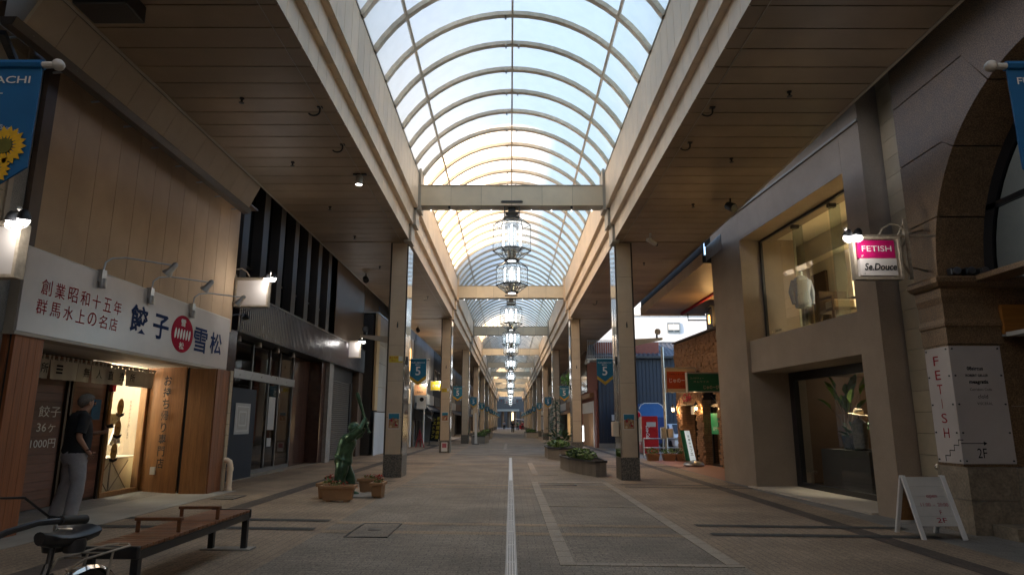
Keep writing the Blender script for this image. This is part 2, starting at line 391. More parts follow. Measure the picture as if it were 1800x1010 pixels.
def point(parent, loc, e, col=(1, .95, .88), r=.05, spot=None, aim=None):
    l = bpy.data.lights.new('lamp_light', 'SPOT' if spot else 'POINT'); l.energy = e; l.color = col; l.shadow_soft_size = r
    o = bpy.data.objects.new('lamp_light', l); COL.objects.link(o)
    if parent is not None: o.parent = parent; o.location = Vector(loc) - wloc(parent)
    else: o.location = loc
    if spot: l.spot_size = R(spot); l.spot_blend = .6; o.rotation_euler = (-Vector(aim)).to_track_quat('Z', 'Y').to_euler()
    return o
def leaves(mb, cen, rad, n, size, rng, mi=0, flat=.6, up=.35):
    c = Vector(cen)
    for i in range(n):
        while True:
            d = Vector((rng.uniform(-1, 1), rng.uniform(-1, 1), rng.uniform(-1, 1)))
            if .15 < d.length < 1: break
        p = c + Vector((d.x * rad[0], d.y * rad[1], d.z * rad[2]))
        a = Vector((rng.uniform(-1, 1), rng.uniform(-1, 1), rng.uniform(-.5, .8))).normalized()
        b = a.cross(Vector((rng.uniform(-1, 1), rng.uniform(-1, 1), rng.uniform(-1, 1)))).normalized()
        s = size * rng.uniform(.6, 1.3)
        mb.add([p - a * s, p + b * s * .42, p + a * s, p - b * s * .42], [(0, 1, 2, 3)], mi)
def skin_mesh(name, J, E, m, parent, sub=2, root=None):
    names = list(J); idx = {k: i for i, k in enumerate(names)}; off = wloc(parent)
    me = bpy.data.meshes.new(name); me.from_pydata([Vector(J[k][:3]) - off for k in names], [(idx[a], idx[b]) for a, b in E], [])
    o = bpy.data.objects.new(name, me); COL.objects.link(o)
    sm = o.modifiers.new('s', 'SKIN'); sm.use_smooth_shade = True; sm.branch_smoothing = .6
    for i, k in enumerate(names):
        r = J[k][3]; r = r if isinstance(r, tuple) else (r, r)
        me.skin_vertices[0].data[i].radius = r; me.skin_vertices[0].data[i].use_root = (k == (root or names[0]))
    ss = o.modifiers.new('u', 'SUBSURF'); ss.levels = sub; ss.render_levels = sub
    dg = bpy.context.evaluated_depsgraph_get(); nm = bpy.data.meshes.new_from_object(o.evaluated_get(dg))
    bpy.data.objects.remove(o)
    nm.name = name; nm.materials.clear(); nm.materials.append(M[m])
    for p in nm.polygons: p.use_smooth = True
    o = bpy.data.objects.new(name, nm); COL.objects.link(o); o.parent = parent
    return o

# ------------------------------------------------------------------ ground and paving (the street falls a little to the right)
def sheet(name, x0, x1, y0, y1, k, m, kind='structure'):
    e = .004 * k
    o = MB().quad((x0, y0, gz(x0) + e), (x1, y0, gz(x1) + e), (x1, y1, gz(x1) + e), (x0, y1, gz(x0) + e)).build(name, m)
    if kind: o['kind'] = kind
    return o
sheet('ground', -150, 150, -60, 330, 0, 'grey_paver')
sheet('walkway', -5.6, -2.42, -24, 152, 1, 'walk_paver'); sheet('walkway', 2.37, 5.45, -24, 152, 1, 'walk_paver')
sheet('walkway', -7.4, -5.6, 13.3, 152, 1, 'walk_outer')
sheet('roadway', -2.42, 2.37, -24, 152, 1, 'road_paver')
sheet('side_street', 5.45, 40, 27.4, 37.5, 1, 'grey_paver')
sheet('paving_band', -4.50, -4.20, -24, 152, 2, 'brown_paver'); sheet('paving_band', 4.62, 4.92, -24, 152, 2, 'brown_paver')
for k in range(11):
    y = 8.75 + 13.4 * k - (0 if k == 0 else .2)
    for d in (0., .74): sheet('paving_band', -2.42, 2.37, y + d, y + d + .22, 2, 'road_band')
    for d in (.15, .9):
        sheet('paving_band', -5.5, -2.55 - (.75 if d < .5 else .95) * 0, y + d, y + d + .2, 3, 'dark_paver')
        sheet('paving_band', 2.62, 5.6, y + d, y + d + .2, 3, 'dark_paver')
    for d in (6.6, 7.2):
        sheet('paving_band', -4.2, -2.7, y + d, y + d + .11, 3, 'dark_paver'); sheet('paving_band', 2.6, 5.5, y + d, y + d + .11, 3, 'dark_paver')
        sheet('paving_band', -2.42, 2.37, y + d - .6, y + d - .45, 2, 'road_band')
# pale stone border on the roadway, stone by stone
road = [o for o in COL.objects if o.name == 'roadway'][0]
def stones(x0, x1, y0, y1, n, along):
    for i in range(n):
        if along == 'y':
            a = y0 + (y1 - y0) * i / n; b = y0 + (y1 - y0) * (i + 1) / n
            MB().box(x0 + .003, x1 - .003, a + .004, b - .004, gz((x0 + x1) / 2) + .004, gz((x0 + x1) / 2) + .0115 + random.uniform(0, .002)).build('paving_stone', 'pale_stone', road)
        else:
            a = x0 + (x1 - x0) * i / n; b = x0 + (x1 - x0) * (i + 1) / n
            MB().box(a + .004, b - .004, y0 + .003, y1 - .003, gz((a + b) / 2) + .004, gz((a + b) / 2) + .0115 + random.uniform(0, .002)).build('paving_stone', 'pale_stone', road)
stones(.5, .66, 7.1, 16.2, 30, 'y'); stones(2.2, 2.36, 7.1, 16.2, 30, 'y')
stones(.5, 2.36, 6.98, 7.1, 11, 'x'); stones(.5, 2.36, 16.2, 16.42, 6, 'x'); stones(.66, 2.2, 11.72, 11.79, 6, 'x')
stones(-.36, -.2, 35, 45, 6, 'y'); stones(.66, 1.3, 18.5, 18.62, 3, 'x'); stones(.6, .78, 18.6, 24, 8, 'y')
# linear drain with perforated grating sections
dr = thing('linear_drain', 'steel slotted drain channel running down the middle of the roadway', 'drain', (0.01, 16, gz(0)))
for i in range(24):
    y = 4.2 + i * .96; hl = [] ; g = MB().box(-.032, .052, y, y + .95, .004, .014)
    s = g.build('drain_grate', 'galvanised', dr)
    if y < 16:
        h = MB()
        for j in range(24):
            for c in (-.016, .01, .036):
                yy = y + .02 + j * .0385; h.quad((c - .009, yy, .0146), (c + .009, yy, .0146), (c + .009, yy + .022, .0146), (c - .009, yy + .022, .0146))
        h.build('drain_slot', 'dark_gap', s, kind='stuff')
MB().box(-.048, -.035, 4.2, 27.2, .003, .013).box(.055, .068, 4.2, 27.2, .003, .013).build('drain_frame', 'frame_steel', dr)
def manhole(x, y, w, d, label):
    t = thing('manhole_cover', label, 'manhole', (x, y, gz(x)))
    z = gz(x) + .005
    b = MB()
    for a in ((x - w, x + w, y - d, y - d + .025), (x - w, x + w, y + d - .025, y + d), (x - w, x - w + .025, y - d + .025, y + d - .025), (x + w - .025, x + w, y - d + .025, y + d - .025)): b.box(*a, z - .005, z + .009)
    b.build('frame', 'dark_metal', t)
    MB().box(x - w + .03, x + w - .03, y - d + .03, y + d - .03, z - .005, z + .0065).build('infill_tray', 'road_paver', t)
    MB().lathe([(.09, 0), (.09, .004)], (x, y, z + .006), 20).build('lifting_ring', 'dark_metal', t)
manhole(-1.77, 9.0, .27, .56, 'square paver filled manhole cover with dark rim left of the drain')
manhole(1.1, 15.75, .42, .22, 'flat inspection cover at the far end of the pale stone rectangle')
manhole(-5.1, 12.4, .2, .3, 'small dark service hatch in the paving before the gyoza shop corner')
# ------------------------------------------------------------------ arcade: vaulted roof
CX0 = .04; Y0, Y1 = -24., 151.; BAY = 13.4; C1 = 17.2
ZC, RC = 6.63, 2.87
def arc(x, r=RC): return (CX0 + x, ZC + math.sqrt(r * r - x * x))
roof = thing('arcade_roof', 'long barrel vaulted arcade roof of milky panels on cream ribs above the street', 'roof', (0, 20, 8))
XS = [-2.5 + 5.0 * i / 20 for i in range(21)]
def rib_mb(y, mb):
    n = len(XS); vs = []
    for dy in (-.06, .06):
        for r in (RC, RC + .085):
            for x in XS:
                a = x / 2.5 * math.asin(2.5 / RC); vs.append((CX0 + r * math.sin(a), y + dy, ZC + r * math.cos(a)))
    fs = []
    for i in range(n - 1):
        A, B, C, D = i, n + i, 2 * n + i, 3 * n + i
        fs += [(A, A + 1, C + 1, C), (B, D, D + 1, B + 1), (A, B, B + 1, A + 1), (C, C + 1, D + 1, D)]
    return mb.add(vs, fs, 0)
def panel_mb(y0, y1, xa, xb, mb, n=6):
    vs = []; r = RC + .095
    for i in range(n + 1):
        x = xa + (xb - xa) * i / n; a = x / 2.5 * math.asin(2.5 / RC)
        for y in (y0, y1): vs.append((CX0 + r * math.sin(a), y, ZC + r * math.cos(a)))
    return mb.add(vs, [(2 * i, 2 * i + 2, 2 * i + 3, 2 * i + 1) for i in range(n)], 0, True)
RP = 1.06; ribs = [9.82 - RP * 6 + RP * k for k in range(200)]
PX = [(-2.55, -1.76), (-1.76, 0), (0, 1.76), (1.76, 2.55)]
rib0 = None; cnt = 0
frib = MB(); fpan = MB()
back = [9.82 - RP * (7 + k) for k in range(25)]
for y in ribs:
    if y > Y1: break
    if y < 44:
        if rib0 is None: rib0 = rib_mb(y, MB()).build('rib', 'rib_paint', roof); yr0 = y; rr = rib0
        else: rr = dup(rib0, (0, y - yr0, 0))
        s = .14 if cnt % 2 else -.14
        MB().box(CX0 + s - .018, CX0 + s + .018, y - .055, y + .055, ZC + RC - .045, ZC + RC + .05).build('clip', 'grey_trim', rr)
        cnt += 1
    else: rib_mb(y, frib)
for y in back: rib_mb(y, frib)
frib.build('rib', 'rib_paint', roof, kind='stuff', label='the rest of the cream ribs down the arcade')
p0 = None
for y in ribs:
    if y > Y1: break
    for i, (a, b) in enumerate(PX):
        if y < 44:
            if p0 is None: p0 = {}
            if i not in p0: p0[i] = (panel_mb(y + .0, y + RP, a, b, MB()).build('roof_panel', 'polycarbonate', roof), y)
            else: dup(p0[i][0], (0, y - p0[i][1], 0))
        else: panel_mb(y, y + RP, a, b, fpan, 3)
for y in back:
    for a, b in PX: panel_mb(y, y + RP, a, b, fpan, 3)
fpan.build('roof_panel', 'polycarbonate', roof, kind='stuff', label='the rest of the milky panels down the arcade')
for x, w in ((-1.76, .05), (0, .04), (1.76, .05)):
    a = x / 2.5 * math.asin(2.5 / RC); p = Vector((CX0 + (RC + .03) * math.sin(a), 0, ZC + (RC + .03) * math.cos(a)))
    MB().bar(p + Vector((0, Y0, 0)), p + Vector((0, Y1, 0)), w, .05, up=(math.sin(a), 0, math.cos(a))).build('purlin', 'rib_paint', roof)
beams = [C1 - .3 + BAY * k for k in range(11)]
for k, y in enumerate(beams):
    tb = Box('tie_beam', 'dark_gap', roof, -2.42, 2.49, y + .02, y + .42, 7.17, 7.68)
    xs = [-2.44 + 4.95 * i / 6 for i in range(7)]
    for i in range(6):
        if k < 4:
            Box('beam_panel', 'beam_panel', tb, xs[i] + .003, xs[i + 1] - .003, y, y + .02, 7.15, 7.70)
            Box('underside_panel', 'grey_trim', tb, xs[i] + .003, xs[i + 1] - .003, y + .022, y + .44, 7.15, 7.17)
    if k >= 4: MB().box(-2.44, 2.51, y, y + .02, 7.15, 7.7).box(-2.44, 2.51, y + .022, y + .44, 7.15, 7.17).build('beam_panel', 'beam_panel', tb)
    Box('cap_trim', 'grey_trim', tb, -2.45, 2.52, y - .02, y + .45, 7.702, 7.73)
    for x in (-1.66, 1.66): Box('junction_box', 'dark_metal', tb, x - .03, x + .03, y + .05, y + .1, 7.08, 7.15)
    if k < 5:
        b = MB()
        for i in range(9):
            xx = -2.2 + 4.45 * i / 8; b.ball((xx, y + .42, 7.135), .018, n=6)
        b.build('marker_light', 'white_lit', tb, kind='stuff')

# side canopies: stepped fascia, boarded soffit, cover
T3 = [(2.76, 6.20, 6.62), (2.65, 6.62, 7.08), (2.54, 7.08, 8.06)]
for s in (-1, 1):
    side = 'left' if s < 0 else 'right'
    cn = thing('canopy', 'beige boarded canopy with stepped fascia over the %s' % ('shops on the gyoza side' if s < 0 else 'shops on the boutique side'), 'canopy', (s * 4, 20, 6.2), 'the two arcade canopies')
    X = lambda v: s * v + CX0
    outer = 5.18
    def fp(mb, t, y, L):
        v, z0, z1 = T3[t]
        mb.box(X(v), X(v + .025), y + .006, y + L - .006, z0, z1 - .004)
        if t: mb.box(X(v + .027), X(v + .14), y + .006, y + L - .006, z0 - .004, z0 + .014)
        return mb
    FL = .435
    for t in range(3):
        y = 3.2; o0 = None
        while y < 20.6:
            if o0 is None: o0 = fp(MB(), t, y, FL).build('fascia_panel', 'ivory_panel', cn); oy = y
            else: dup(o0, (0, y - oy, 0))
            y += FL
        far = MB(); yy = y
        while yy < Y1: L = FL if yy < 60 else FL * 4; fp(far, t, yy, L); yy += L
        fp(far, t, Y0, 3.2 - Y0 - .01)
        far.build('fascia_panel', 'ivory_panel', cn, kind='stuff', label='the rest of the fascia panels')
    MB().box(X(2.57), X(2.60), Y0, Y1, 7.1, 8.04).box(X(2.69), X(2.72), Y0, Y1, 6.64, 7.08).box(X(2.8), X(2.83), Y0, Y1, 6.22, 6.6).build('backing_board', 'dark_gap', cn)
    Box('top_trim', 'grey_trim', cn, X(2.525), X(2.62), Y0, Y1, 8.062, 8.095)
    SP = .452; y = 3.25; o0 = None
    def sb(mb, y, L): return mb.box(X(2.762), X(outer), y + .011, y + L - .011, 6.198, 6.225)
    while y < 44:
        if o0 is None: o0 = sb(MB(), y, SP).build('soffit_board', 'soffit_metal', cn); oy = y
        else: dup(o0, (0, y - oy, 0))
        y += SP
    far = MB()
    while y < Y1: sb(far, y, SP); y += SP
    sb(far, Y0, 3.2 - Y0); far.build('soffit_board', 'soffit_metal', cn, kind='stuff', label='the rest of the soffit boards')
    Box('canopy_deck', 'dark_gap', cn, X(2.83), X(outer + .04), Y0, Y1, 6.235, 6.30)
    Box('gap_cover', 'dark_gap', cn, X(5.0), X(6.6), Y0, Y1, 7.42, 7.48)  # cover added to keep sky light out of the gap
    MB().box(X(outer + .002), X(outer + .05), Y0, Y1, 6.19, 6.26).build('edge_trim', 'grey_trim', cn)
    MB().tube([(X(2.98), 3, 6.18), (X(2.98), 60, 6.18)], .006, 5).build('conduit', 'grey_trim', cn)
    for k in range(10):
        y = C1 + BAY * k
        Box('cross_panel', 'soffit_metal', cn, X(2.765), X(outer - .005), y - .05, y + 1.05, 6.18, 6.1965)
        b = MB()
        for v, z0, z1 in ((2.69, 6.14, 6.64), (2.58, 6.6, 7.1), (2.47, 7.03, 8.2)): b.box(X(v), X(v + .2), y - .32, y + .24, z0, z1)
        b.build('bracket', 'ivory_panel' if k % 2 else 'grey_trim', cn)

# ------------------------------------------------------------------ columns
def column(s, y, detailed=True):
    x0, x1 = (-3.24, -2.76) if s < 0 else (2.82, 3.30)
    c = (x0 + x1) / 2; g = gz(c); D = .82
    t = thing('arcade_column', 'x', 'column', (c, y, g), 'columns of the arcade')
    Box('core', 'dark_metal', t, x0 + .02, x1 - .02, y + .02, y + D - .02, g, 6.18)
    Box('stone_base', 'granite_base', t, x0, x1, y, y + D, g, g + .56, .008)
    zs = [g + .565 + (6.175 - g - .565) * i / 6 for i in range(7)]
    for i in range(6):
        Box('cladding_panel', 'column_tile', t, x0 + .042, x1 - .042, y + .002, y + .02, zs[i] + .003, zs[i + 1] - .003)
        Box('cladding_panel', 'column_tile', t, x0 + .042, x1 - .042, y + D - .02, y + D - .002, zs[i] + .003, zs[i + 1] - .003)
        xi, xo = ((x1 - .02, x1 - .002), (x0 + .002, x0 + .02)) if s < 0 else ((x0 + .002, x0 + .02), (x1 - .02, x1 - .002))
        Box('side_panel', 'column_tile', t, xo[0], xo[1], y + .042, y + D - .042, zs[i] + .003, zs[i + 1] - .003)
        Box('mirror_panel', 'steel_mirror', t, xi[0], xi[1], y + .042, y + D - .042, zs[i] + .003, zs[i + 1] - .003)
    for xa in (x0, x1 - .04):
        for ya in (y, y + D - .04): Box('corner_trim', 'chrome' if (xa == x0) == (s > 0) else 'bronze_dark', t, xa, xa + .04, ya, ya + .04, g + .56, 6.178)
    return t
LC = column(-1, C1); RCc = column(1, C1)
ordn = ['nearest', 'second', 'third', 'fourth', 'fifth', 'sixth', 'seventh', 'eighth', 'ninth', 'tenth']
LC['label'] = 'nearest left arcade column, beside the green bronze statue'; RCc['label'] = 'nearest right arcade column, in front of the brick restaurant'
cols = {(-1, 0): LC, (1, 0): RCc}
for k in range(1, 10):
    for s, o in ((-1, LC), (1, RCc)):
        cols[(s, k)] = copy_tree(o, loc=(o.location.x, C1 + BAY * k, o.location.z), label='%s tan panelled column along the %s of the roadway' % (ordn[k], 'left' if s < 0 else 'right'))
for s, o in ((-1, LC), (1, RCc)): copy_tree(o, loc=(o.location.x, 1.78, o.location.z), label='tan panelled column just outside the %s edge of the view, holding the sunflower banner' % ('left' if s < 0 else 'right'))
def poster(parent, cx, y, cz, w, h):
    p = MB().box(cx - w / 2, cx + w / 2, y - .006, y, cz - h / 2, cz + h / 2).build('poster', 'paper', parent)
    q = MB().quad((cx - w * .46, y - .008, cz + h * .12), (cx + w * .46, y - .008, cz + h * .12), (cx + w * .46, y - .008, cz + h * .46), (cx - w * .46, y - .008, cz + h * .46)); q.build('poster_sky', 'banner_teal', p)
    q = MB().quad((cx - w * .46, y - .008, cz - h * .46), (cx + w * .46, y - .008, cz - h * .46), (cx + w * .46, y - .008, cz + h * .11), (cx - w * .46, y - .008, cz + h * .11)); q.build('poster_ground', 'pot_tan', p)
    rg = random.Random(int(y)); q = MB()
    for i in range(16): q.lathe([(w * rg.uniform(.05, .14), 0), (w * .04, .0012)], (cx + rg.uniform(-.33, .33) * w, y - .009 - .0002 * i, cz + rg.uniform(-.36, .12) * h), 9, axis=(0, -1, 0), mi=i % 4)
    q.build('poster_shape', ['skin', 'shop_brown', 'straw', 'ink_red'], p, kind='stuff')
for (s, k, zc) in ((-1, 0, 1.44), (1, 0, 1.42), (-1, 1, 1.66)):
    c = cols[(s, k)]; poster(c, c.location.x, c.location.y, zc, .29, .40)
for (s, k) in ((-1, 0), (-1, 1)):
    c = cols[(s, k)]; cx = c.location.x; z = 3.02 if k == 0 else 2.86; y = c.location.y
    p = MB().box(cx - .18, cx + .18, y - .006, y, z - .08, z + .09).build('notice_plate', 'sign_yellow', c)
    MB().box(cx + .07, cx + .175, y - .008, y - .006, z - .045, z + .085).build('plate_patch', 'paper', p)
    text(p, '路上喫煙', (cx - .06, y - .006, z + .045), (1, 0, 0), (0, 0, 1), 'emblem_red', w=.22, h=.06)
    text(p, '禁止', (cx - .06, y - .006, z - .03), (1, 0, 0), (0, 0, 1), 'emblem_red', w=.12, h=.05)
c = cols[(-1, 1)]; p = Box('notice_plate', 'paper', c, c.location.x - .14, c.location.x + .14, c.location.y - .01, c.location.y, .12, .52)
Box('plate_print', 'flower_pink', p, c.location.x - .1, c.location.x + .1, c.location.y - .012, c.location.y - .0105, .28, .48)
for (s, k) in ((-1, 0), (1, 0), (-1, 1), (1, 1)):
    c = cols[(s, k)]; cx, y = c.location.x + .02, c.location.y
    MB().tube([(cx, y, 3.95), (cx, y - .07, 3.95), (cx, y - .08, 4.0)], .012, 6).tube([(cx, y - .07, 3.95), (cx, y - .07, 3.85)], .02, 6).build('hook', 'dark_metal', c)
c = cols[(1, 0)]; Box('control_box', 'ivory_panel', c, 2.66, 2.815, C1 + .1, C1 + .42, 1.05, 1.42, .01); MB().tube([(2.75, C1 + .25, 1.42), (2.79, C1 + .25, 1.6), (2.79, C1 + .25, 4.4)], .012, 6).build('cable', 'grey_trim', c)
c = cols[(1, 2)]; Box('control_box', 'aluminium', c, 2.66, 2.815, C1 + 27.0, C1 + 27.4, 1.5, 2.0, .01); Box('meter_box', 'aluminium', cols[(1, 3)], 2.66, 2.815, C1 + 40.4, C1 + 40.9, .8, 1.9, .01)
for s in (-1, 1):   # loudspeaker bracket on the outer side of the nearest columns
    c = cols[(s, 0)]; x = -3.24 if s < 0 else 3.3; d = s
    z = 3.62 if s < 0 else 3.55
    MB().add([(x, C1 + .1, z - .16), (x, C1 + .1, z + .02), (x + d * .75, C1 + .1, z + .06), (x + d * .75, C1 + .1, z), (x, C1 + .16, z - .16), (x, C1 + .16, z + .02), (x + d * .75, C1 + .16, z + .06), (x + d * .75, C1 + .16, z)],
             [(0, 1, 2, 3), (7, 6, 5, 4), (0, 4, 5, 1), (1, 5, 6, 2), (2, 6, 7, 3), (3, 7, 4, 0)]).build('bracket_arm', 'ivory_panel' if s > 0 else 'eave_metal', c)
    sp = thing('horn_speaker', 'small round horn speaker on the %s column arm' % ('nearest left' if s < 0 else 'nearest right'), 'speaker', (x + d * .6, C1 + .12, z + .06), 'horn speakers on column arms')
    MB().lathe([(.04, .08), (.05, 0), (.08, -.1), (.085, -.11), (.07, -.09)], (x + d * .6, C1 + .1, z + .2), 14, axis=(0, 1, 0)).build('horn', 'ivory_panel' if s > 0 else 'dark_metal', sp)
    MB().box(x + d * .6 - .02, x + d * .6 + .02, C1 + .08, C1 + .16, z + .05, z + .14).build('foot', 'dark_metal', sp)

# ------------------------------------------------------------------ hanging lanterns
def lantern(y):
    t = thing('pendant_lantern', 'x', 'lantern', (CX0, y, 7.2), 'two tier glass lanterns hung from the tie beams')
    x = CX0
    fr = MB()
    for sx in (-.2, .2):
        for sy in (-.16, .16): fr.bar((x + sx, y + sy, 7.25), (x + sx, y + sy, 6.84), .03)
    fr.box(x - .27, x + .27, y - .24, y - .2, 7.22, 7.28).box(x - .27, x + .27, y + .2, y + .24, 7.22, 7.28).box(x - .18, x + .18, y - .14, y + .14, 6.98, 7.0).box(x - .2, x + .2, y - .16, y + .16, 6.84, 6.88).box(x - .1, x + .1, y - .08, y + .08, 7.0, 7.14)
    fr.tube([(x - .27, y - .22, 7.25), (x - .27, y + .22, 7.25)], .035, 8).tube([(x + .27, y - .22, 7.25), (x + .27, y + .22, 7.25)], .035, 8)
    fr.build('hanger', 'lantern_frame', t)
    def tier(rb, rt_, z0, z1, z2, z3, rbot):   # top cap z0..z1, sides z1..z2, taper z2..z3
        H = lambda r, z: [Vector((x + r * math.cos(math.pi / 3 * k), y + r * math.sin(math.pi / 3 * k), z)) for k in range(6)]
        a, b, c, d = H(rt_, z0), H(rb, z1), H(rb, z2), H(rbot, z3)
        cage = MB()
        for q in (a, b, c, d):
            for k in range(6): cage.bar(q[k], q[(k + 1) % 6], .015 if q is not c else .024)
        for p, q in ((a, b), (b, c), (c, d)):
            for k in range(6): cage.bar(p[k], q[k], .015)
        cg = cage.build('lantern_cage', 'lantern_frame', t)
        for k in range(6):
            j = (k + 1) % 6
            for p, q, nm in ((a, b, 'top_pane'), (b, c, 'side_pane'), (c, d, 'bottom_pane')):
                MB().quad(p[k], p[j], q[j], q[k]).build(nm, 'lantern_glass', cg)
        zt, zb = z1 - .06, z2 + .1
        for k in range(6):
            an = math.pi / 3 * k + math.pi / 6; rr = rb * .52
            MB().tube([(x + rr * math.cos(an), y + rr * math.sin(an), zb), (x + rr * math.cos(an), y + rr * math.sin(an), zt)], .021, 8).build('fluorescent_tube', 'tube_light', cg)
        MB().lathe([(rb * .26, zb), (rb * .26, zt)], (x, y, 0), 12).build('core', 'galvanised', cg)
        MB().lathe([(rb * .6, zb - .06), (rb * .6, zb - .02)], (x, y, 0), 12).lathe([(rb * .6, zt + .02), (rb * .6, zt + .05)], (x, y, 0), 12).build('tube_holder', 'galvanised', cg)
        MB().lathe([(rbot * .5, z3 + .01), (rb * .26, z2 + .05)], (x, y, 0), 14).build('reflector', 'chrome', cg)
        MB().lathe([(rbot * 1.02, z3 - .02), (rbot * 1.02, z3 + .01)], (x, y, 0), 14).build('bottom_ring', 'lantern_frame', cg)
        MB().lathe([(rbot * .6, z3 - .025), (rbot * .6, z3 - .021)], (x, y, 0), 12).build('downlight', 'white_lit', cg)
    tier(.51, .24, 6.86, 6.66, 5.93, 5.68, .2)
    tier(.42, .2, 5.64, 5.48, 4.98, 4.79, .17)
    return t
L0 = lantern(C1 - .08); L0['label'] = 'nearest hexagonal glass pendant lantern under the first tie beam'
for k in range(1, 10): copy_tree(L0, loc=(CX0, C1 - .08 + BAY * k, 7.2), label='%s hexagonal pendant lantern down the vault' % ordn[k])

# ------------------------------------------------------------------ banners
def banner(s, y, label, near=False):
    """hangs from a short pole fixed to the inner face of a column"""
    xi = -2.76 if s < 0 else 2.82
    d = -s; w = (.48 if s < 0 else .40) if near else .43; x0 = xi + d * .09; x1 = x0 + d * w; zt, zb = 3.03, 2.36
    t = thing('street_banner', label, 'banner', (xi, y, 3.05), 'shopping street banners on the columns')
    MB().tube([(xi, y, 3.04), (x1 + d * .06, y, 3.04)], .016, 8).build('pole', 'off_white', t)
    MB().ball((x1 + d * .07, y, 3.04), .028, (1, 1, 1), 10).build('pole_end', 'off_white', t)
    MB().box(xi, xi + d * .03, y - (.3 if near else .03), y + .03, 2.9, 3.12).build('wall_bracket', 'dark_metal', t)
    xa, xb = min(x0, x1), max(x0, x1); xm = (xa + xb) / 2; yy = y - .004
    zs = zb + .17
    cl = MB().prism([(xa, yy, zt), (xa, yy, zs), (xm, yy, zb), (xb, yy, zs), (xb, yy, zt)], (0, .008, 0)).build('cloth', 'banner_blue' if near else 'banner_teal', t)
    MB().tube([(xa, y, zt + .01), (xb, y, zt + .01)], .024, 8).build('sleeve', 'banner_blue' if near else 'banner_teal', t)
    F = (1, 0, 0), (0, 0, 1)
    yf = yy - .001
    if not near: MB().prism([(xa + .004, yf - .002, zs + .09), (xa + .004, yf - .002, zs + .003), (xm, yf - .002, zb + .006), (xb - .004, yf - .002, zs + .003), (xb - .004, yf - .002, zs + .09), (xm, yf - .002, zb + .1)], (0, .0025, 0)).build('gold_hem', 'banner_gold', cl)
    text(cl, 'FURUMACHI', (xm, yf, zt - .07), *F, 'ink_white', w=w * .82, h=.036, bold=.01)
    text(cl, 'MALL', (xm, yf, zt - .125), *F, 'ink_white', w=w * .33, h=.034, bold=.01)
    text(cl, '5', (xm, yf, zt - .29), *F, 'ink_white', h=.23, bold=.015)
    rng = random.Random(3)
    fl = MB(); fc = MB()
    if not near:
        for i in range(9):
            u = -.85 + 1.7 * i / 8; cx = xm + u * w / 2; cz = zs + .045 - (1 - abs(u)) * .145 + rng.uniform(-.02, .02)
            fl.lathe([(.026, 0), (.026, .001)], (cx, yf - .0025, cz), 8, axis=(0, -1, 0)); fc.lathe([(.011, 0), (.011, .001)], (cx, yf - .004, cz), 6, axis=(0, -1, 0))
        fl.build('printed_flower', 'petal', cl, kind='stuff'); fc.build('printed_flower_core', 'petal_core', cl, kind='stuff')
    if near:
        fl = MB(); fc = MB()
        for cx, cz, r in ((xb - .11, zs + .10, .10), (xb - .15, zs - .01, .085), (xa + .11, zs + .09, .10), (xm - .02, zs + .02, .09), (xa + .16, zs - .02, .08)):
            for k in range(18):
                a = 2 * math.pi * k / 18; p = Vector((cx, yf - .006 - .0004 * (k % 3), cz)); q = Vector((math.cos(a), 0, math.sin(a))); n = Vector((-math.sin(a), 0, math.cos(a)))
                fl.add([p + q * r * .3, p + q * r * .7 + n * r * .16, p + q * r, p + q * r * .7 - n * r * .16], [(0, 1, 2, 3)])
            fc.lathe([(r * .36, 0), (r * .36, .002)], (cx, yf - .0075, cz), 14, axis=(0, -1, 0))
        fl.build('sunflower_petals', 'petal', cl, kind='stuff'); fc.build('sunflower_core', 'petal_core', cl, kind='stuff')
        text(cl, 'ふるまち', (xb - .13, yf, zt - .31), (1, 0, -.35), (.35, 0, 1), 'ink_white', w=.16, h=.022)
    return t
banner(-1, 2.8, 'bright blue sunflower banner cut by the left edge of the view', True)
banner(1, 2.8, 'bright blue banner cut by the right edge, before the granite arch', True)
BL = banner(-1, C1 + .3, 'teal and gold banner marked 5 on the nearest left column'); BR = banner(1, C1 + .3, 'teal and gold banner marked 5 on the nearest right column')
for k in range(1, 10):
    for s, o in ((-1, BL), (1, BR)):
        copy_tree(o, loc=(o.location.x, C1 + .3 + BAY * k, 3.05), label='small teal banner on the %s column down the %s' % (ordn[k], 'left' if s < 0 else 'right'))

# ------------------------------------------------------------------ devices under the soffits
def hookw(x, y, label):
    t = thing('cable_hook', label, 'hook', (x, y, 6.19), 'black hooks under the soffits')
    pts = [(x + .09, y, 6.19), (x + .09, y, 6.12)] + [(x + .09 * math.cos(a), y, 6.12 - .07 * math.sin(a)) for a in [math.pi * i / 6 for i in range(1, 6)]]
    MB().tube(pts, .013, 6).build('hook_rod', 'black_paint', t); Box('plate', 'black_paint', t, x + .05, x + .13, y - .03, y + .03, 6.18, 6.197)
for x, y, l in ((-3.05, 9.4, 'near the left fascia, nearest of three'), (-3.05, 10.8, 'near the left fascia, before the round spotlight'), (3.05, 9.4, 'near the right fascia, nearer one'), (3.05, 10.7, 'near the right fascia, farther one'), (-3.3, 25, 'past the nearest left column'), (3.4, 26, 'past the nearest right column')):
    hookw(x, y, 'small black hook under the soffit ' + l)
def plug(x, y, l):
    t = thing('sprinkler_head', l, 'sprinkler', (x, y, 6.19), 'sprinkler heads under the soffits')
    MB().lathe([(.035, .0), (.035, -.02), (.015, -.03), (.015, -.07), (.04, -.075), (.04, -.08)], (x, y, 6.197), 10).build('nozzle', 'black_paint', t)
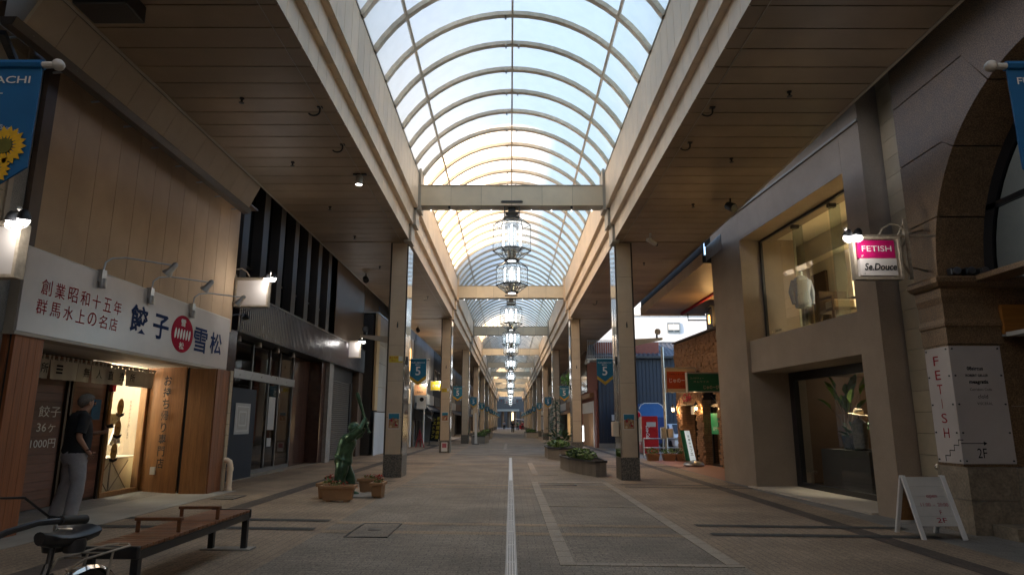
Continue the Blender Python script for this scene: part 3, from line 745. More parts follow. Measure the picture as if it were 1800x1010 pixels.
for i, (x, y) in enumerate(((-4.06, 9.12), (-4.1, 11.6), (-4.1, 14.2), (-4.1, 16.6), (-4.1, 20), (4.13, 8.9), (4.1, 11.4), (4.1, 14.0), (4.1, 19.5), (4.1, 23))):
    plug(x, y, 'tiny dark sprinkler head under the %s soffit, %s of its row' % ('left' if x < 0 else 'right', ordn[i % 5]))
t = thing('ceiling_spotlight', 'lit white round spotlight under the left soffit near the fascia', 'spotlight', (-2.98, 12.2, 6.19))
Box('track', 'dark_metal', t, -3.1, -2.84, 12.17, 12.23, 6.17, 6.197)
MB().lathe([(.05, 0), (.065, -.02), (.07, -.2), (.066, -.2), (.05, -.15)], (-2.98, 12.2, 6.17), 16).build('housing', 'grey_trim', t)
MB().lathe([(.06, 0), (.06, -.004)], (-2.98, 12.2, 5.985), 14).build('bulb', 'bulb_white', t)
point(t, (-2.98, 12.2, 5.9), 25, (1, .97, .92), .06, 90, (0, 0, -1))
t = thing('surveillance_camera', 'white camera on a short arm under the right soffit by the column', 'camera', (3.62, 16.3, 6.19))
MB().tube([(3.62, 16.3, 6.19), (3.62, 16.3, 6.02)], .03, 8).build('stem', 'off_white', t); MB().bar((3.52, 16.2, 6.0), (3.78, 16.45, 5.94), .09, .08).build('body', 'off_white', t, .01); MB().tube([(3.78, 16.45, 5.94), (3.82, 16.49, 5.93)], .035, 10).build('lens', 'black_paint', t)
def speaker(x, y, l):
    t = thing('soffit_speaker', l, 'speaker', (x, y, 6.19), 'black speakers under the soffits')
    MB().tube([(x, y, 6.19), (x, y, 6.1)], .02, 6).build('stem', 'black_paint', t)
    MB().lathe([(.06, -.13), (.09, -.1), (.1, .1), (.09, .13)], (x, y, 6.0), 12, axis=(.3, -.8, -.5)).build('cabinet', 'black_paint', t)
    MB().lathe([(.08, 0), (.08, .006)], Vector((x, y, 6.0)) + Vector((.3, -.8, -.5)).normalized() * .132, 12, axis=(.3, -.8, -.5)).build('grille', 'dark_metal', t)
speaker(4.8, 13.6, 'black can speaker under the right soffit above the boutique'); speaker(-4.75, 21, 'black can speaker under the left soffit by the dark facade'); speaker(-4.7, 33, 'far black speaker under the left soffit past the column')
t = thing('box_speaker', 'large black box speaker at the top left corner under the soffit', 'speaker', (-4.55, 6.7, 6.19))
Box('cabinet', 'black_paint', t, -4.85, -4.25, 6.45, 6.85, 5.93, 6.15, .02); Box('bracket', 'dark_metal', t, -4.6, -4.5, 6.6, 6.7, 6.1, 6.197); Box('grille', 'dark_metal', t, -4.8, -4.3, 6.435, 6.449, 5.96, 6.12)
# ================================================================== LEFT SIDE
FX = (0, 1, 0), (0, 0, 1)      # text on a wall facing +x
FC = (1, 0, 0), (0, 0, 1)      # text facing the camera
FR = (0, -1, 0), (0, 0, 1)     # text on a wall facing -x
# --- neighbour at the far left edge: horizontally boarded wall
t = thing('boarded_building', 'beige building of horizontal boards at the far left edge beside the gyoza shop', 'building', (-6.3, 5, 0))
o0 = None
for i in range(30):
    z = .1 + i * .25
    if o0 is None: o0 = MB().box(-6.06, -6.02, 2.5, 7.42, z, z + .243).build('siding_board', 'beige_siding', t); oz = z
    else: dup(o0, (0, 0, z - oz))
Box('wall', 'dark_gap', t, -13, -6.065, -6, 7.44, gz(-7), 12.5); Box('corner_board', 'eave_metal', t, -6.05, -6.0, 7.425, 7.5, .1, 7.4)
Box('stone_pier', 'grey_stone', t, -6.4, -6.03, 7.505, 7.74, .1, 6.6)
def lamp_pair(parent, x, y, z, dirx, e, dx=.16):
    """two small round floodlights on a bar, aimed back at their sign"""
    for k in (0, 1):
        px, py = x + dx * k * abs(dirx) , y - .05 * k
        MB().lathe([(.02, .1), (.05, .07), (.07, 0), (.064, -.005)], (px, py, z), 12, axis=(.15, -.25, 1)).build('lamp_hood', 'dark_metal', parent)
        MB().ball((px, py, z - .015), .055, n=10).build('bulb', 'bulb_white', parent)
        MB().tube([(px - .06, py, z - .03)] + [(px + .075 * math.cos(a), py, z - .03 + .07 * math.sin(a)) for a in [math.pi + math.pi * i / 6 for i in range(7)]], .006, 5).build('lamp_guard', 'off_white', parent)
    point(parent, (x + dx * .5 * abs(dirx), y - .1, z - .1), e, (1, .97, .93), .06)
def scroll(parent, x, y, z, s, m='rust_paint'):
    """curled wrought bracket between wall (side s) and sign box"""
    b = MB()
    b.tube([(x, y, z + .1), (x + s * .09, y, z + .22), (x + s * .22, y, z + .24), (x + s * .34, y, z + .16), (x + s * .4, y, z + .05)], .014, 6)
    b.tube([(x, y, z - .55), (x + s * .1, y, z - .35), (x + s * .1, y, z - .15), (x, y, z + .02)], .016, 6)
    b.tube([(x - .02 * s, y, z + .3), (x + s * .05, y, z + .2), (x + s * .12, y, z + .06), (x + s * .05, y, z)], .012, 6)
    b.box(x - .03, x + .03, y - .02, y + .02, z - .6, z + .32)
    b.build('scroll_bracket', m, parent)
def boxsign(name, label, x0, x1, y, z0, z1, wallside, group=None, face='white_sign', lamps=True, e=14):
    t = thing(name, label, 'sign', ((x0 + x1) / 2, y, z0), group)
    MB().box(x0, x1, y, y + .14, z0, z0 + .035).box(x0, x1, y, y + .14, z1 - .035, z1).box(x0, x0 + .035, y, y + .14, z0 + .035, z1 - .035).box(x1 - .035, x1, y, y + .14, z0 + .035, z1 - .035).build('frame', 'rust_paint', t)
    MB().box(x0 + .036, x1 - .036, y + .03, y + .11, z0 + .036, z1 - .036).build('face', face, t)
    f = x0 if wallside < 0 else x1
    scroll(t, f + wallside * .13, y + .07, z1, -wallside)
    MB().box(min(f, f + wallside * .3), max(f, f + wallside * .3), y + .05, y + .09, z1 + .0, z1 + .03).box(min(x0, x1), x1, y + .05, y + .09, z1 + .012, z1 + .035).build('top_rail', 'rust_paint', t)
    if lamps:
        lx = x1 if wallside < 0 else x0
        lamp_pair(t, lx - (0 if wallside < 0 else .16), y - .14, z1 - .02, 1, e)
        MB().bar((lx, y + .05, z1 + .05), (lx + (.1 if wallside < 0 else -.06), y - .2, z1 + .1), .03).build('lamp_arm', 'off_white', t)
    return t
t = boxsign('projecting_sign', 'blank pale sign box with two lit lamps at the left edge above the gyoza sign', -5.98, -5.24, 6.75, 2.9, 3.50, -1, 'projecting sign boxes of the left shops', e=1.6)

# --- gyoza shop
G = thing('gyoza_shop', 'tan stucco shop with cedar posts and a long white sign, grey haired man in front', 'shop', (-6.5, 10.8, gz(-6)))
zf = .085
o0 = None
ys = [7.96 + i * .5 for i in range(13)]
for i in range(12):
    if o0 is None: o0 = MB().box(-6.03, -6.0, ys[0] + .005, ys[1] - .005, 3.3, 6.62).build('wall_panel', 'stucco', G)
    else: dup(o0, (0, ys[i] - ys[0], 0))
Box('wall_core', 'dark_gap', G, -6.2, -6.035, 7.75, 13.95, 2.55, 6.6); Box('corner_trim', 'brown_trim', G, -6.05, -5.97, 7.76, 7.95, .1, 6.6)
MB().box(-6.06, -5.985, 7.96, 13.96, 6.63, 6.68).box(-6.02, -5.99, 7.96, 13.96, 5.98, 6.03).build('wall_trim', 'brown_trim', G)
Box('side_wall', 'eave_metal', G, -13, -6.04, 13.9, 13.95, 0, 6.6); Box('roof_slab', 'eave_metal', G, -13, -6.0, 7.75, 13.96, 6.69, 6.8); Box('rear_wall', 'dark_gap', G, -13, -12.8, 7.75, 13.9, 0, 6.6)
o0 = None
for i in range(13):                          # sloped eave panels between soffit edge and gutter
    y = 6.55 + i * .49
    if o0 is None: o0 = MB().prism([(-5.2, y + .003, 6.17), (-5.2, y + .003, 6.19), (-5.42, y + .003, 5.76), (-5.40, y + .003, 5.74)], (0, .484, 0)).build('eave_panel', 'eave_metal', G); oy = y
    else: dup(o0, (0, y - oy, 0))
MB().prism([(-5.15, 6.5, 6.19), (-5.6, 6.5, 6.19), (-5.6, 6.5, 5.7), (-5.4, 6.5, 5.7)], (0, .04, 0)).build('eave_end', 'grey_trim', G)
gt = MB().prism([(-5.38, 6.4, 5.73), (-5.56, 6.4, 5.73), (-5.54, 6.4, 5.63), (-5.42, 6.4, 5.63)], (0, 6.6, 0)).build('gutter', 'gutter_brown', G)
for i in range(9): MB().bar((-5.4, 6.7 + i * .76, 5.69), (-5.7, 6.7 + i * .76, 5.66), .02).build('gutter_hook', 'galvanised', gt)
MB().bar((-5.6, 6.5, 5.6), (-5.98, 7.6, 5.3), .07).build('gutter_brace', 'dark_metal', G)
Box('eave_lining', 'brown_trim', G, -5.99, -5.6, 6.5, 13.9, 5.99, 6.02)
# recess under the sign
Box('recess_ceiling', 'off_white', G, -7.3, -6.16, 7.75, 13.45, 2.47, 2.53)
Box('floor_slab', 'concrete', G, -7.6, -5.62, 7.6, 13.35, gz(-6) - .1, zf)
Box('floor_strip', 'concrete', G, -5.62, -5.42, 7.2, 13.5, gz(-5.5) - .1, gz(-5.5) + .012)
for i in range(4): MB().box(-5.95, -5.91, 7.78 + i * .125, 7.9 + i * .125, zf, 2.47).build('plank', 'cedar', G)
for i in range(3): MB().box(-6.35 + i * .13, -6.225 + i * .13, 7.74, 7.77, zf, 2.47).build('plank', 'cedar', G)
Box('post_core', 'dark_gap', G, -6.3, -5.955, 7.775, 8.27, zf, 2.47)
for i in range(3): MB().box(-6.34 + i * .13, -6.215 + i * .13, 8.275, 8.3, zf, 2.47).build('plank', 'cedar', G)
rng = random.Random(5)
for i in range(16):
    z = zf + .02 + i * .135
    MB().box(-7.33, -7.3 + rng.uniform(-.003, .004), 8.0, 10.86, z, z + .13).build('siding_board', 'wood_siding', G)
Box('backing_board', 'dark_gap', G, -7.6, -7.34, 7.75, 12.1, 0, 2.47)
dd = Box('sliding_door', 'bronze_dark', G, -7.34, -7.31, 10.98, 12.05, zf, 2.3)
for i in range(15):
    z = zf + .06 + i * .142
    MB().box(-7.31, -7.295, 11.05, 11.96, z, z + .137).build('door_board', 'wood_siding', dd)
for y in (10.88, 10.99, 11.97): MB().box(-7.3, -7.26, y, y + .05, zf, 2.3).build('door_stile', 'bronze_dark', dd)
Box('blue_notice', 'banner_blue', dd, -7.29, -7.285, 11.6, 11.85, 1.45, 1.8)
text(G, '餃子', (-7.29, 10.56, 1.57), *FX, 'ink_white', w=.5, h=.17); text(G, '36ヶ', (-7.29, 10.52, 1.32), *FX, 'ink_white', w=.42, h=.14); text(G, '1000円', (-7.29, 10.5, 1.08), *FX, 'ink_white', w=.55, h=.14)
# serving window
wn = Box('window_frame', 'pine_frame', G, -7.36, -7.25, 12.06, 13.3, zf, zf + .09)
MB().box(-7.36, -7.26, 12.06, 12.13, zf + .09, 2.35).box(-7.36, -7.24, 13.2, 13.3, zf + .09, 2.35).box(-7.36, -7.26, 12.13, 13.2, 2.28, 2.35).build('window_jamb', 'pine_frame', wn)
MB().quad((-7.3, 12.13, zf + .09), (-7.3, 13.2, zf + .09), (-7.3, 13.2, 2.28), (-7.3, 12.13, 2.28)).build('pane', 'clear_glass', wn)
for y, z in ((12.45, 1.68), (12.44, 1.29), (12.40, .87)):
    st = MB().lathe([(.125, 0), (.125, .006)], (0, 0, 0), 22, axis=(1, 0, 0)); st.v = [(v[0] - 7.29, v[1] * .82 + y, v[2] * 1.25 + z) for v in st.v]; s = st.build('oval_sticker', 'oval_bronze', wn)
    MB().prism([(-7.283, y - .14, z - .1), (-7.283, y - .11, z - .16), (-7.283, y, z - .185), (-7.283, y + .11, z - .16), (-7.283, y + .14, z - .1), (-7.283, y + .08, z - .115), (-7.283, y, z - .135), (-7.283, y - .08, z - .115)], (.004, 0, 0)).build('ribbon', 'ink_black', s)
    text(s, '雪松', (-7.284, y, z + .01), *FX, 'ink_black', h=.05)
vtext(wn, 'おかげさまで四十五年', (-7.293, 12.78, 1.45), *FX, 'interior_brown', .055, .075)
Box('red_box', 'ink_red', wn, -7.27, -7.2, 12.0, 12.1, 1.95, 2.12)
rm = Box('room_wall', 'cream_wall', G, -9.6, -9.55, 11.6, 15.0, 0, 2.6)
MB().box(-9.55, -7.37, 11.55, 11.6, 0, 2.6).box(-9.55, -7.37, 14.9, 14.95, 0, 2.6).box(-9.55, -7.37, 11.6, 14.9, 2.5, 2.56).box(-9.55, -7.37, 11.6, 14.9, .02, .06).build('room_lining', 'cream_wall', rm)
MB().quad((-7.345, 13.31, .06), (-7.345, 14.9, .06), (-7.345, 14.9, 2.5), (-7.345, 13.31, 2.5)).build('room_front', 'cream_wall', rm)
point(rm, (-8.3, 12.7, 2.25), 55, (1, .91, .74), .25)
ct = Box('counter', 'cream_wall', G, -8.1, -7.55, 11.9, 14.2, .06, .72)
Box('counter_top', 'off_white', ct, -8.12, -7.52, 11.9, 14.2, .722, .75)
cr = MB()
for a, b in ((12.2, 12.75), (12.8, 13.35)):
    cr.bar((-7.54, a, .14), (-7.54, b, .68), .012).bar((-7.538, a, .68), (-7.538, b, .14), .012)
cr.box(-7.55, -7.53, 12.765, 12.785, .08, .72).build('counter_strap', 'grey_trim', ct)
for y in (12.35, 12.75):
    tb_ = thing('paper_bag', 'white carrier bag hanging in the lit gyoza window, %s one' % ('left' if y < 12.5 else 'right'), 'bag', (-7.5, y, 1.05), 'white bags in the gyoza window')
    b = MB(); n = 10
    for i in range(n):
        u = i / (n - 1)
        for j, (w, z) in enumerate(((.02, 1.5), (.08, 1.3), (.15, 1.1), (.19, .98 + .05 * math.sin(i * 1.9)))):
            b.v.append((-7.5 + .035 * math.sin(i * 2.2 + j), y + (u - .5) * 2 * w, z))
    for i in range(n - 1):
        for j in range(3): b.f.append([i * 4 + j, (i + 1) * 4 + j, (i + 1) * 4 + j + 1, i * 4 + j + 1]); b.m.append(0); b.sm.append(True)
    b.build('cloth', 'white_paint', tb_)
    MB().tube([(-7.5, y, 1.5), (-7.5, y, 1.62)], .006, 5).build('cord', 'white_paint', tb_)
Box('price_card', 'paper', wn, -7.42, -7.41, 12.38, 12.7, 1.36, 1.56); text(wn, 'レジ袋', (-7.408, 12.54, 1.47), *FX, 'ink_black', h=.07)
# plank wall on the far side of the recess with writing
nx = 10
for i in range(nx):
    xa = -7.3 + i * .095; ya = 13.3 - i * .04
    MB().box(xa + .002, xa + .093, ya, ya + .03, zf, 2.47).build('plank', 'cedar_light', G)
Box('plank_backing', 'dark_gap', G, -7.3, -6.36, 13.34, 13.4, zf, 2.47); MB().box(-6.345, -6.27, 12.98, 13.05, zf, 2.47).build('drain_channel', 'dark_metal', G)
for i in range(4): MB().box(-6.25 + i * .125, -6.128 + i * .125, 12.86 + .0, 12.89, zf, 2.43).build('plank', 'cedar_light', G)
for i in range(4): MB().box(-5.755, -5.73, 12.90 + i * .14, 13.035 + i * .14, zf, 2.43).build('plank', 'cedar', G)
Box('post_core', 'dark_gap', G, -6.25, -5.76, 12.895, 13.45, zf, 2.43)
vtext(G, 'お持ち帰り専門店', (-6.74, 13.02, 1.42), (1, -.4, 0), (0, 0, 1), 'ink_black', .19, .225, bold=.015)
Box('wall_outlet', 'off_white', G, -6.95, -6.86, 13.08, 13.12, .42, .56)
for i in range(11): MB().box(-5.74, -5.71, 13.46, 13.6, .08 + i * .215, .29 + i * .215).build('edge_board', 'beige_siding', G)
t = thing('drain_pipe', 'short cream drain pipe with an elbow beside the right cedar post', 'pipe', (-5.62, 13.5, .07))
MB().tube([(-5.85, 13.56, .66), (-5.66, 13.52, .66), (-5.60, 13.5, .63), (-5.58, 13.5, .56), (-5.58, 13.5, .06)], .055, 12).build('pipe', 'ivory_panel', t)
MB().lathe([(.066, 0), (.066, .07)], (-5.58, 13.5, .46), 14).lathe([(.066, 0), (.066, .05)], (-5.58, 13.5, .08), 14).build('collar', 'ivory_panel', t)
# long sign
S = thing('shop_sign', 'long white sign with navy brush characters and a dark red emblem over the gyoza shop', 'sign', (-5.95, 10.6, 2.47))
SX = -5.88
Box('face', 'white_sign', S, SX - .03, SX, 7.74, 13.62, 2.475, 3.5)
MB().box(-6.16, SX - .032, 7.73, 7.76, 2.475, 3.5).build('end_panel', 'grey_trim', S); MB().box(-6.16, SX - .002, 7.72, 13.63, 2.43, 2.472).build('bottom_rail', 'grey_trim', S); MB().box(-6.1, SX - .002, 7.74, 13.62, 3.502, 3.52).build('top_rail', 'off_white', S)
for i, ch in enumerate('創業昭和十五年'): text(S, ch, (SX, 8.14 + i * .255, 3.075 - .0 * i), *FX, 'ink_red', h=.2, w=.19)
for i, ch in enumerate('群馬水上の名店'): text(S, ch, (SX, 8.10 + i * .252, 2.82), *FX, 'ink_red', h=.19, w=.19)
text(S, '餃', (SX, 10.27, 3.0), *FX, 'ink_navy', h=.44, w=.5, bold=.025); text(S, '子', (SX, 10.93, 2.97), *FX, 'ink_navy', h=.42, w=.5, bold=.025)
em = MB().lathe([(.33, 0), (.33, .004)], (SX + .001, 11.67, 2.95), 40, axis=(1, 0, 0)); em.v = [(v[0], 11.67 + (v[1] - 11.67) * 1.18, v[2]) for v in em.v]; em = em.build('emblem', 'emblem_red', S)
text(em, '雪', (SX + .005, 11.66, 3.15), *FX, 'ink_white', h=.13, w=.17, bold=.02); text(em, '松', (SX + .005, 11.66, 2.74), *FX, 'ink_white', h=.13, w=.17, bold=.02)
for i in range(6):
    y = 11.42 + i * .1; q = MB(); q.v = [(SX + .0065, y + .035 * math.cos(a) + .012 * math.sin(a), 2.945 + .095 * math.sin(a)) for a in [2 * math.pi * k / 14 for k in range(14)]]; q.f = [list(range(14))]; q.m = [0]; q.sm = [False]; q.build('emblem_dumpling', 'ink_white', em)
text(S, '雪', (SX, 12.37, 2.92), *FX, 'ink_navy', h=.46, w=.55, bold=.018); text(S, '松', (SX, 13.03, 2.94), *FX, 'ink_navy', h=.42, w=.52, bold=.018)
for k, (y, l) in enumerate(((9.17, 'nearest, over the red characters'), (10.46, 'middle one, left of the red emblem'), (11.88, 'farthest, above the red emblem'))):
    t = thing('sign_lamp', 'grey gooseneck lamp on the gyoza sign edge, ' + l, 'lamp', (-5.85, y, 3.4), 'gooseneck lamps over the gyoza sign')
    MB().box(-5.9, -5.82, y - .05, y + .05, 3.36, 3.54).lathe([(.045, 0), (.05, .02), (.05, .12), (.03, .14)], (-5.83, y, 3.28), 10).build('clamp', 'galvanised', t)
    hx, hy, hz = -5.36, y + .95, 3.83
    MB().tube([(-5.85, y, 3.5), (-5.84, y + .02, 3.66), (-5.8, y + .1, 3.74), (-5.7, y + .26, 3.79), (hx, hy, hz + .01)], .013, 7).build('arm', 'galvanised', t)
    a = Vector((-.42, -.05, -.55)).normalized()
    MB().lathe([(.02, -.1), (.045, -.07), (.05, .06), (.075, .1), (.082, .14), (.07, .13), (.04, .05)], (hx, hy, hz - .03), 14, axis=a).build('lamp_head', 'galvanised', t)
# noren curtain
Nn = thing('shop_curtain', 'white split shop curtain with black characters under the gyoza sign', 'curtain', (-6.9, 11, 2.38))
MB().tube([(-6.9, 8.3, 2.37), (-6.9, 12.82, 2.37)], .014, 8).build('rod', 'cedar', Nn)
chs = ['', '直', '売', '所', '≡', '', '無', '人', '直', '売', '所', '', '']
for i in range(13):
    a = 8.55 + i * .327; b = a + .318; m_ = MB(); n = 7
    for k in range(n):
        u = k / (n - 1)
        for j, z in enumerate((2.33, 2.2, 2.04)):
            pin = .02 * j * (1 if i % 2 else .5)
            m_.v.append((-6.9 + .012 * math.sin(u * 6 + i * 2) * j, a + (b - a) * (u * (1 - pin * .7) + pin * .35), z))
    for k in range(n - 1):
        for j in range(2): m_.f.append([k * 3 + j, (k + 1) * 3 + j, (k + 1) * 3 + j + 1, k * 3 + j + 1]); m_.m.append(0); m_.sm.append(True)
    cp = m_.build('curtain_panel', 'noren_cloth', Nn)
    lp = MB()
    for u in (.12, .5, .88): yy = a + (b - a) * u; lp.box(-6.918, -6.882, yy - .022, yy + .022, 2.325, 2.39)
    lp.build('hanging_loop', 'noren_cloth', cp, kind='stuff')
    if chs[i]: text(cp, chs[i], (-6.86, (a + b) / 2, 2.19), *FX, 'ink_black', h=.15 if chs[i] != '≡' else .13, bold=.012)

# --- dark fluted building
D = thing('dark_building', 'dark building with fluted plum band and tall bronze window bays, left of the statue', 'building', (-6.5, 21, .08))
def flute(x, y0, y1, z0, z1, p, amp, mb):
    n = int((y1 - y0) / p); prof = []
    for i in range(n):
        y = y0 + i * p; prof += [(x, y), (x + amp, y + p * .2), (x + amp, y + p * .55), (x, y + p * .75)]
    prof.append((x, y1)); vs = []
    for (a, b) in prof: vs += [(a, b, z0), (a, b, z1)]
    return mb.add(vs, [(2 * i, 2 * i + 2, 2 * i + 3, 2 * i + 1) for i in range(len(prof) - 1)])
flute(-6.1, 14.5, 27.5, 3.42, 4.32, .12, .02, MB()).build('fluted_band', 'fluted_plum', D)
MB().box(-6.6, -6.105, 14.5, 27.5, 3.40, 3.418).build('band_soffit', 'dark_metal', D); MB().box(-6.4, -6.07, 14.5, 27.5, 4.322, 4.36).build('band_cap', 'bronze_dark', D); MB().quad((-6.09, 14.499, 3.42), (-6.6, 14.499, 3.42), (-6.6, 14.499, 4.32), (-6.09, 14.499, 4.32)).build('band_end', 'fluted_plum', D)
Box('wall_core', 'dark_gap', D, -13, -6.62, 14.5, 27.5, 3.42, 7.5); Box('rear_wall', 'dark_gap', D, -13, -8.62, 14.5, 27.5, 0, 3.41); Box('inner_wall', 'dark_gap', D, -8.6, -6.82, 20.96, 27.5, 0, 3.41); Box('side_wall', 'dark_gap', D, -8.6, -6.56, 14.5, 14.59, 0, 3.41); Box('roof_slab', 'dark_metal', D, -13, -6.2, 14.48, 27.52, 7.5, 7.6)
for i in range(7):
    y = 14.62 + i * 1.19
    Box('pilaster', 'pilaster_bronze', D, -6.5, -6.2, y, y + .36, 4.37, 7.49)
    w = Box('window', 'bronze_dark', D, -6.48, -6.42, y + .365, y + 1.185, 5.08, 5.14)
    MB().box(-6.48, -6.40, y + .365, y + .40, 4.37, 7.49).build('window_edge', 'eave_metal' if i % 2 else 'pilaster_bronze', w)
    MB().quad((-6.45, y + .4, 5.14), (-6.45, y + 1.185, 5.14), (-6.45, y + 1.185, 7.49), (-6.45, y + .4, 7.49)).build('pane', 'smoke_glass', w)
    MB().box(-6.46, -6.44, y + .4, y + 1.185, 4.37, 5.08).build('lower_pane', 'dark_pane', w)
    cu = MB(); k = 9
    for j in range(k + 1):
        yy = y + .42 + j * .08; cu.v += [(-6.55 + (.02 if j % 2 else 0), yy, 5.15), (-6.55 + (.02 if j % 2 else 0), yy, 7.4)]
    cu.f = [[2 * j, 2 * j + 2, 2 * j + 3, 2 * j + 1] for j in range(k)]; cu.m = [0] * k; cu.sm = [False] * k; cu.build('drape', 'curtain_dark', w)
flute(-6.22, 22.96, 27.5, 4.37, 7.49, .12, .02, MB()).build('fluted_wall', 'fluted_bronze', D); Box('fluted_wall_return', 'pilaster_bronze', D, -6.6, -6.22, 27.44, 27.5, 4.37, 7.49)
# street level
Box('marble_pier', 'marble_red', D, -6.55, -6.12, 14.02, 14.6, .08, 3.40); Box('step', 'granite_polished', D, -7.4, -6.3, 14.6, 22.6, 0, .1)
en = Box('entrance_lintel', 'aluminium', D, -6.74, -6.66, 14.62, 20.4, 2.47, 2.68)
for y in (15.2, 17.05, 18.28, 19.1, 20.3): MB().box(-6.75, -6.69, y, y + .07, .1, 2.47).box(-6.75, -6.69, y, y + .06, 2.68, 3.39).build('door_stile', 'frame_steel', en)
MB().quad((-6.72, 14.62, .1), (-6.72, 20.3, .1), (-6.72, 20.3, 2.47), (-6.72, 14.62, 2.47)).quad((-6.72, 14.62, 2.68), (-6.72, 20.3, 2.68), (-6.72, 20.3, 3.39), (-6.72, 14.62, 3.39)).build('entrance_glass', 'tint_glass', en)
MB().box(-6.74, -6.68, 14.62, 20.3, .1, .2).build('bottom_rail', 'frame_steel', en)
lob = Box('lobby_wall', 'interior_brown', D, -8.6, -8.55, 14.6, 21, .1, 3.4); MB().box(-8.55, -6.8, 20.9, 20.95, .1, 3.4).box(-8.55, -6.8, 14.6, 14.65, .1, 3.4).box(-8.55, -6.8, 14.65, 20.9, 3.35, 3.4).build('lobby_lining', 'interior_brown', lob)
Box('door_notice', 'paper_grey', en, -6.715, -6.70, 18.45, 18.95, 1.2, 2.1); Box('door_notice', 'paper_grey', en, -6.715, -6.70, 18.5, 18.8, .75, .98)
for i in range(4): MB().lathe([(.07, 0), (.09, -.12), (.08, -.12)], (-6.4, 15.3 + i * 1.3, 3.39), 12).build('downlight_can', 'aluminium', D)
for a, b in ((20.42, 21.5), (21.52, 22.0)): Box('marble_panel', 'marble_red', D, -6.8, -6.7, a, b, .1, 3.39)
Box('marble_panel', 'marble_red', D, -6.72, -6.3, 22.02, 22.5, .1, 3.39); Box('stone_frame', 'grey_stone', D, -6.75, -6.18, 22.52, 23.05, .08, 3.39); Box('stone_frame', 'brown_trim', D, -6.75, -6.14, 26.75, 27.5, .06, 3.39)
sh = Box('shutter_box', 'dark_metal', D, -6.6, -6.4, 23.06, 26.74, 2.9, 3.39)
for i in range(38):
    z = .14 + i * .0725; MB().prism([(-6.36, 23.1, z), (-6.33, 23.1, z + .015), (-6.33, 23.1, z + .045), (-6.36, 23.1, z + .062)], (0, 2.95, 0)).build('slat', 'shutter_slat', sh)
Box('shutter_back', 'dark_gap', sh, -6.5, -6.38, 23.06, 26.74, .1, 2.9); Box('shutter_rail', 'dark_metal', sh, -6.4, -6.3, 26.1, 26.2, .1, 2.9)
t = thing('hoarding_board', 'navy board with a white framed poster standing across the dark entrance', 'board', (-6.4, 16, .1))
Box('board', 'navy_board', t, -6.45, -6.4, 15.1, 16.72, .1, 2.2)
p = Box('poster', 'paper_grey', t, -6.398, -6.39, 15.5, 16.38, 1.13, 1.85)
for k, f in enumerate((.8, .62, .46, .32)):
    c_, d_ = 15.94, .36; b = MB(); yw, zw = .44 * f, .36 * f
    for (a0, a1, b0, b1) in ((-yw, yw, zw - .012, zw), (-yw, yw, -zw, -zw + .012), (-yw, -yw + .012, -zw, zw), (yw - .012, yw, -zw, zw)): b.box(-6.389, -6.3875, c_ + a0, c_ + a1, 1.49 + b0, 1.49 + b1)
    b.build('printed_frame', 'grey_trim' if k % 2 else 'white_paint', p)
boxsign('projecting_sign', 'blank white sign box with two lit lamps between the gyoza shop and dark building', -5.97, -5.24, 13.9, 3.84, 4.46, -1, 'projecting sign boxes of the left shops', e=4)
boxsign('projecting_sign', 'blank white sign box with a lit lamp above the roller shutter', -6.53, -5.65, 24.6, 3.78, 4.40, -1, 'projecting sign boxes of the left shops', e=4)
t = thing('wall_floodlight', 'small black floodlight on the end of the fluted plum band by the gyoza sign', 'lamp', (-6.0, 14.2, 3.72))
MB().tube([(-6.15, 14.3, 3.72), (-5.85, 14.2, 3.72)], .015, 6).build('arm', 'black_paint', t); MB().lathe([(.04, 0), (.08, .06), (.08, .1)], (-5.82, 14.2, 3.72), 12, axis=(.2, -.3, -.9)).build('lamp_head', 'black_paint', t)

# --- concrete wall with white hoarding
t = thing('concrete_wall', 'tall pale concrete wall with a white hoarding along its foot, behind the statue', 'wall', (-5.7, 30, .07))
ys = [26.9 + i * 1.15 for i in range(7)]
Box('wall_panel', 'sunlit_strip_tan', t, -5.72, -5.62, 27.53, 28.1, 1.9, 5.95)  # tan panel stands in for a strip of sunlight on the concrete
for i in range(1, 6):
    for z0, z1 in ((.08, 1.83), (1.86, 3.9), (3.92, 5.95)):
        MB().box(-5.78, -5.64, 28.12 + (i - 1) * 1.2, 29.305 + (i - 1) * 1.2, z0, z1).build('wall_panel', 'concrete_wall', t)
Box('wall_core', 'dark_gap', t, -6.4, -5.79, 27.52, 34.1, .05, 5.9); Box('capping', 'galvanised', t, -6.42, -5.6, 27.52, 34.1, 5.96, 6.0)
for i in range(16):
    y = 27.55 + i * .4; MB().box(-5.635, -5.605, y, y + .392, .07, 1.82).build('hoarding_sheet', 'hoarding', t)
MB().tube([(-5.6, 27.6, 6.0), (-5.6, 27.6, 6.25)], .02, 5).tube([(-5.6, 27.5, 6.2), (-5.6, 33.5, 6.2)], .015, 5).build('cable', 'dark_metal', t)
for z in (2.9, 4.7): MB().box(-5.63, -5.6, 27.53, 34, z, z + .02).build('wall_rail', 'grey_trim', t)

t = thing('shade_block', 'unseen block added behind the gyoza shop to shade the roof', 'building', (-16, 3, 0)); Box('wall', 'shop_grey', t, -24, -13.1, -8, 12.2, 0, 19)  # added mass, keeps the sun off the near roof bay
t = thing('shade_block', 'unseen block added left of the arcade end to shade the far building', 'building', (-24, 176, 0)); Box('wall', 'shop_grey', t, -40, -8, 153, 200, 0, 26)  # added mass, keeps the sun off the end building
t = thing('shade_block', 'unseen block added behind the concrete wall to shade the roof', 'building', (-16, 34, 0)); Box('wall', 'shop_beige', t, -24, -6.45, 27.6, 34.0, 0, 15)  # added mass, keeps the sun off the roof beyond the first bay
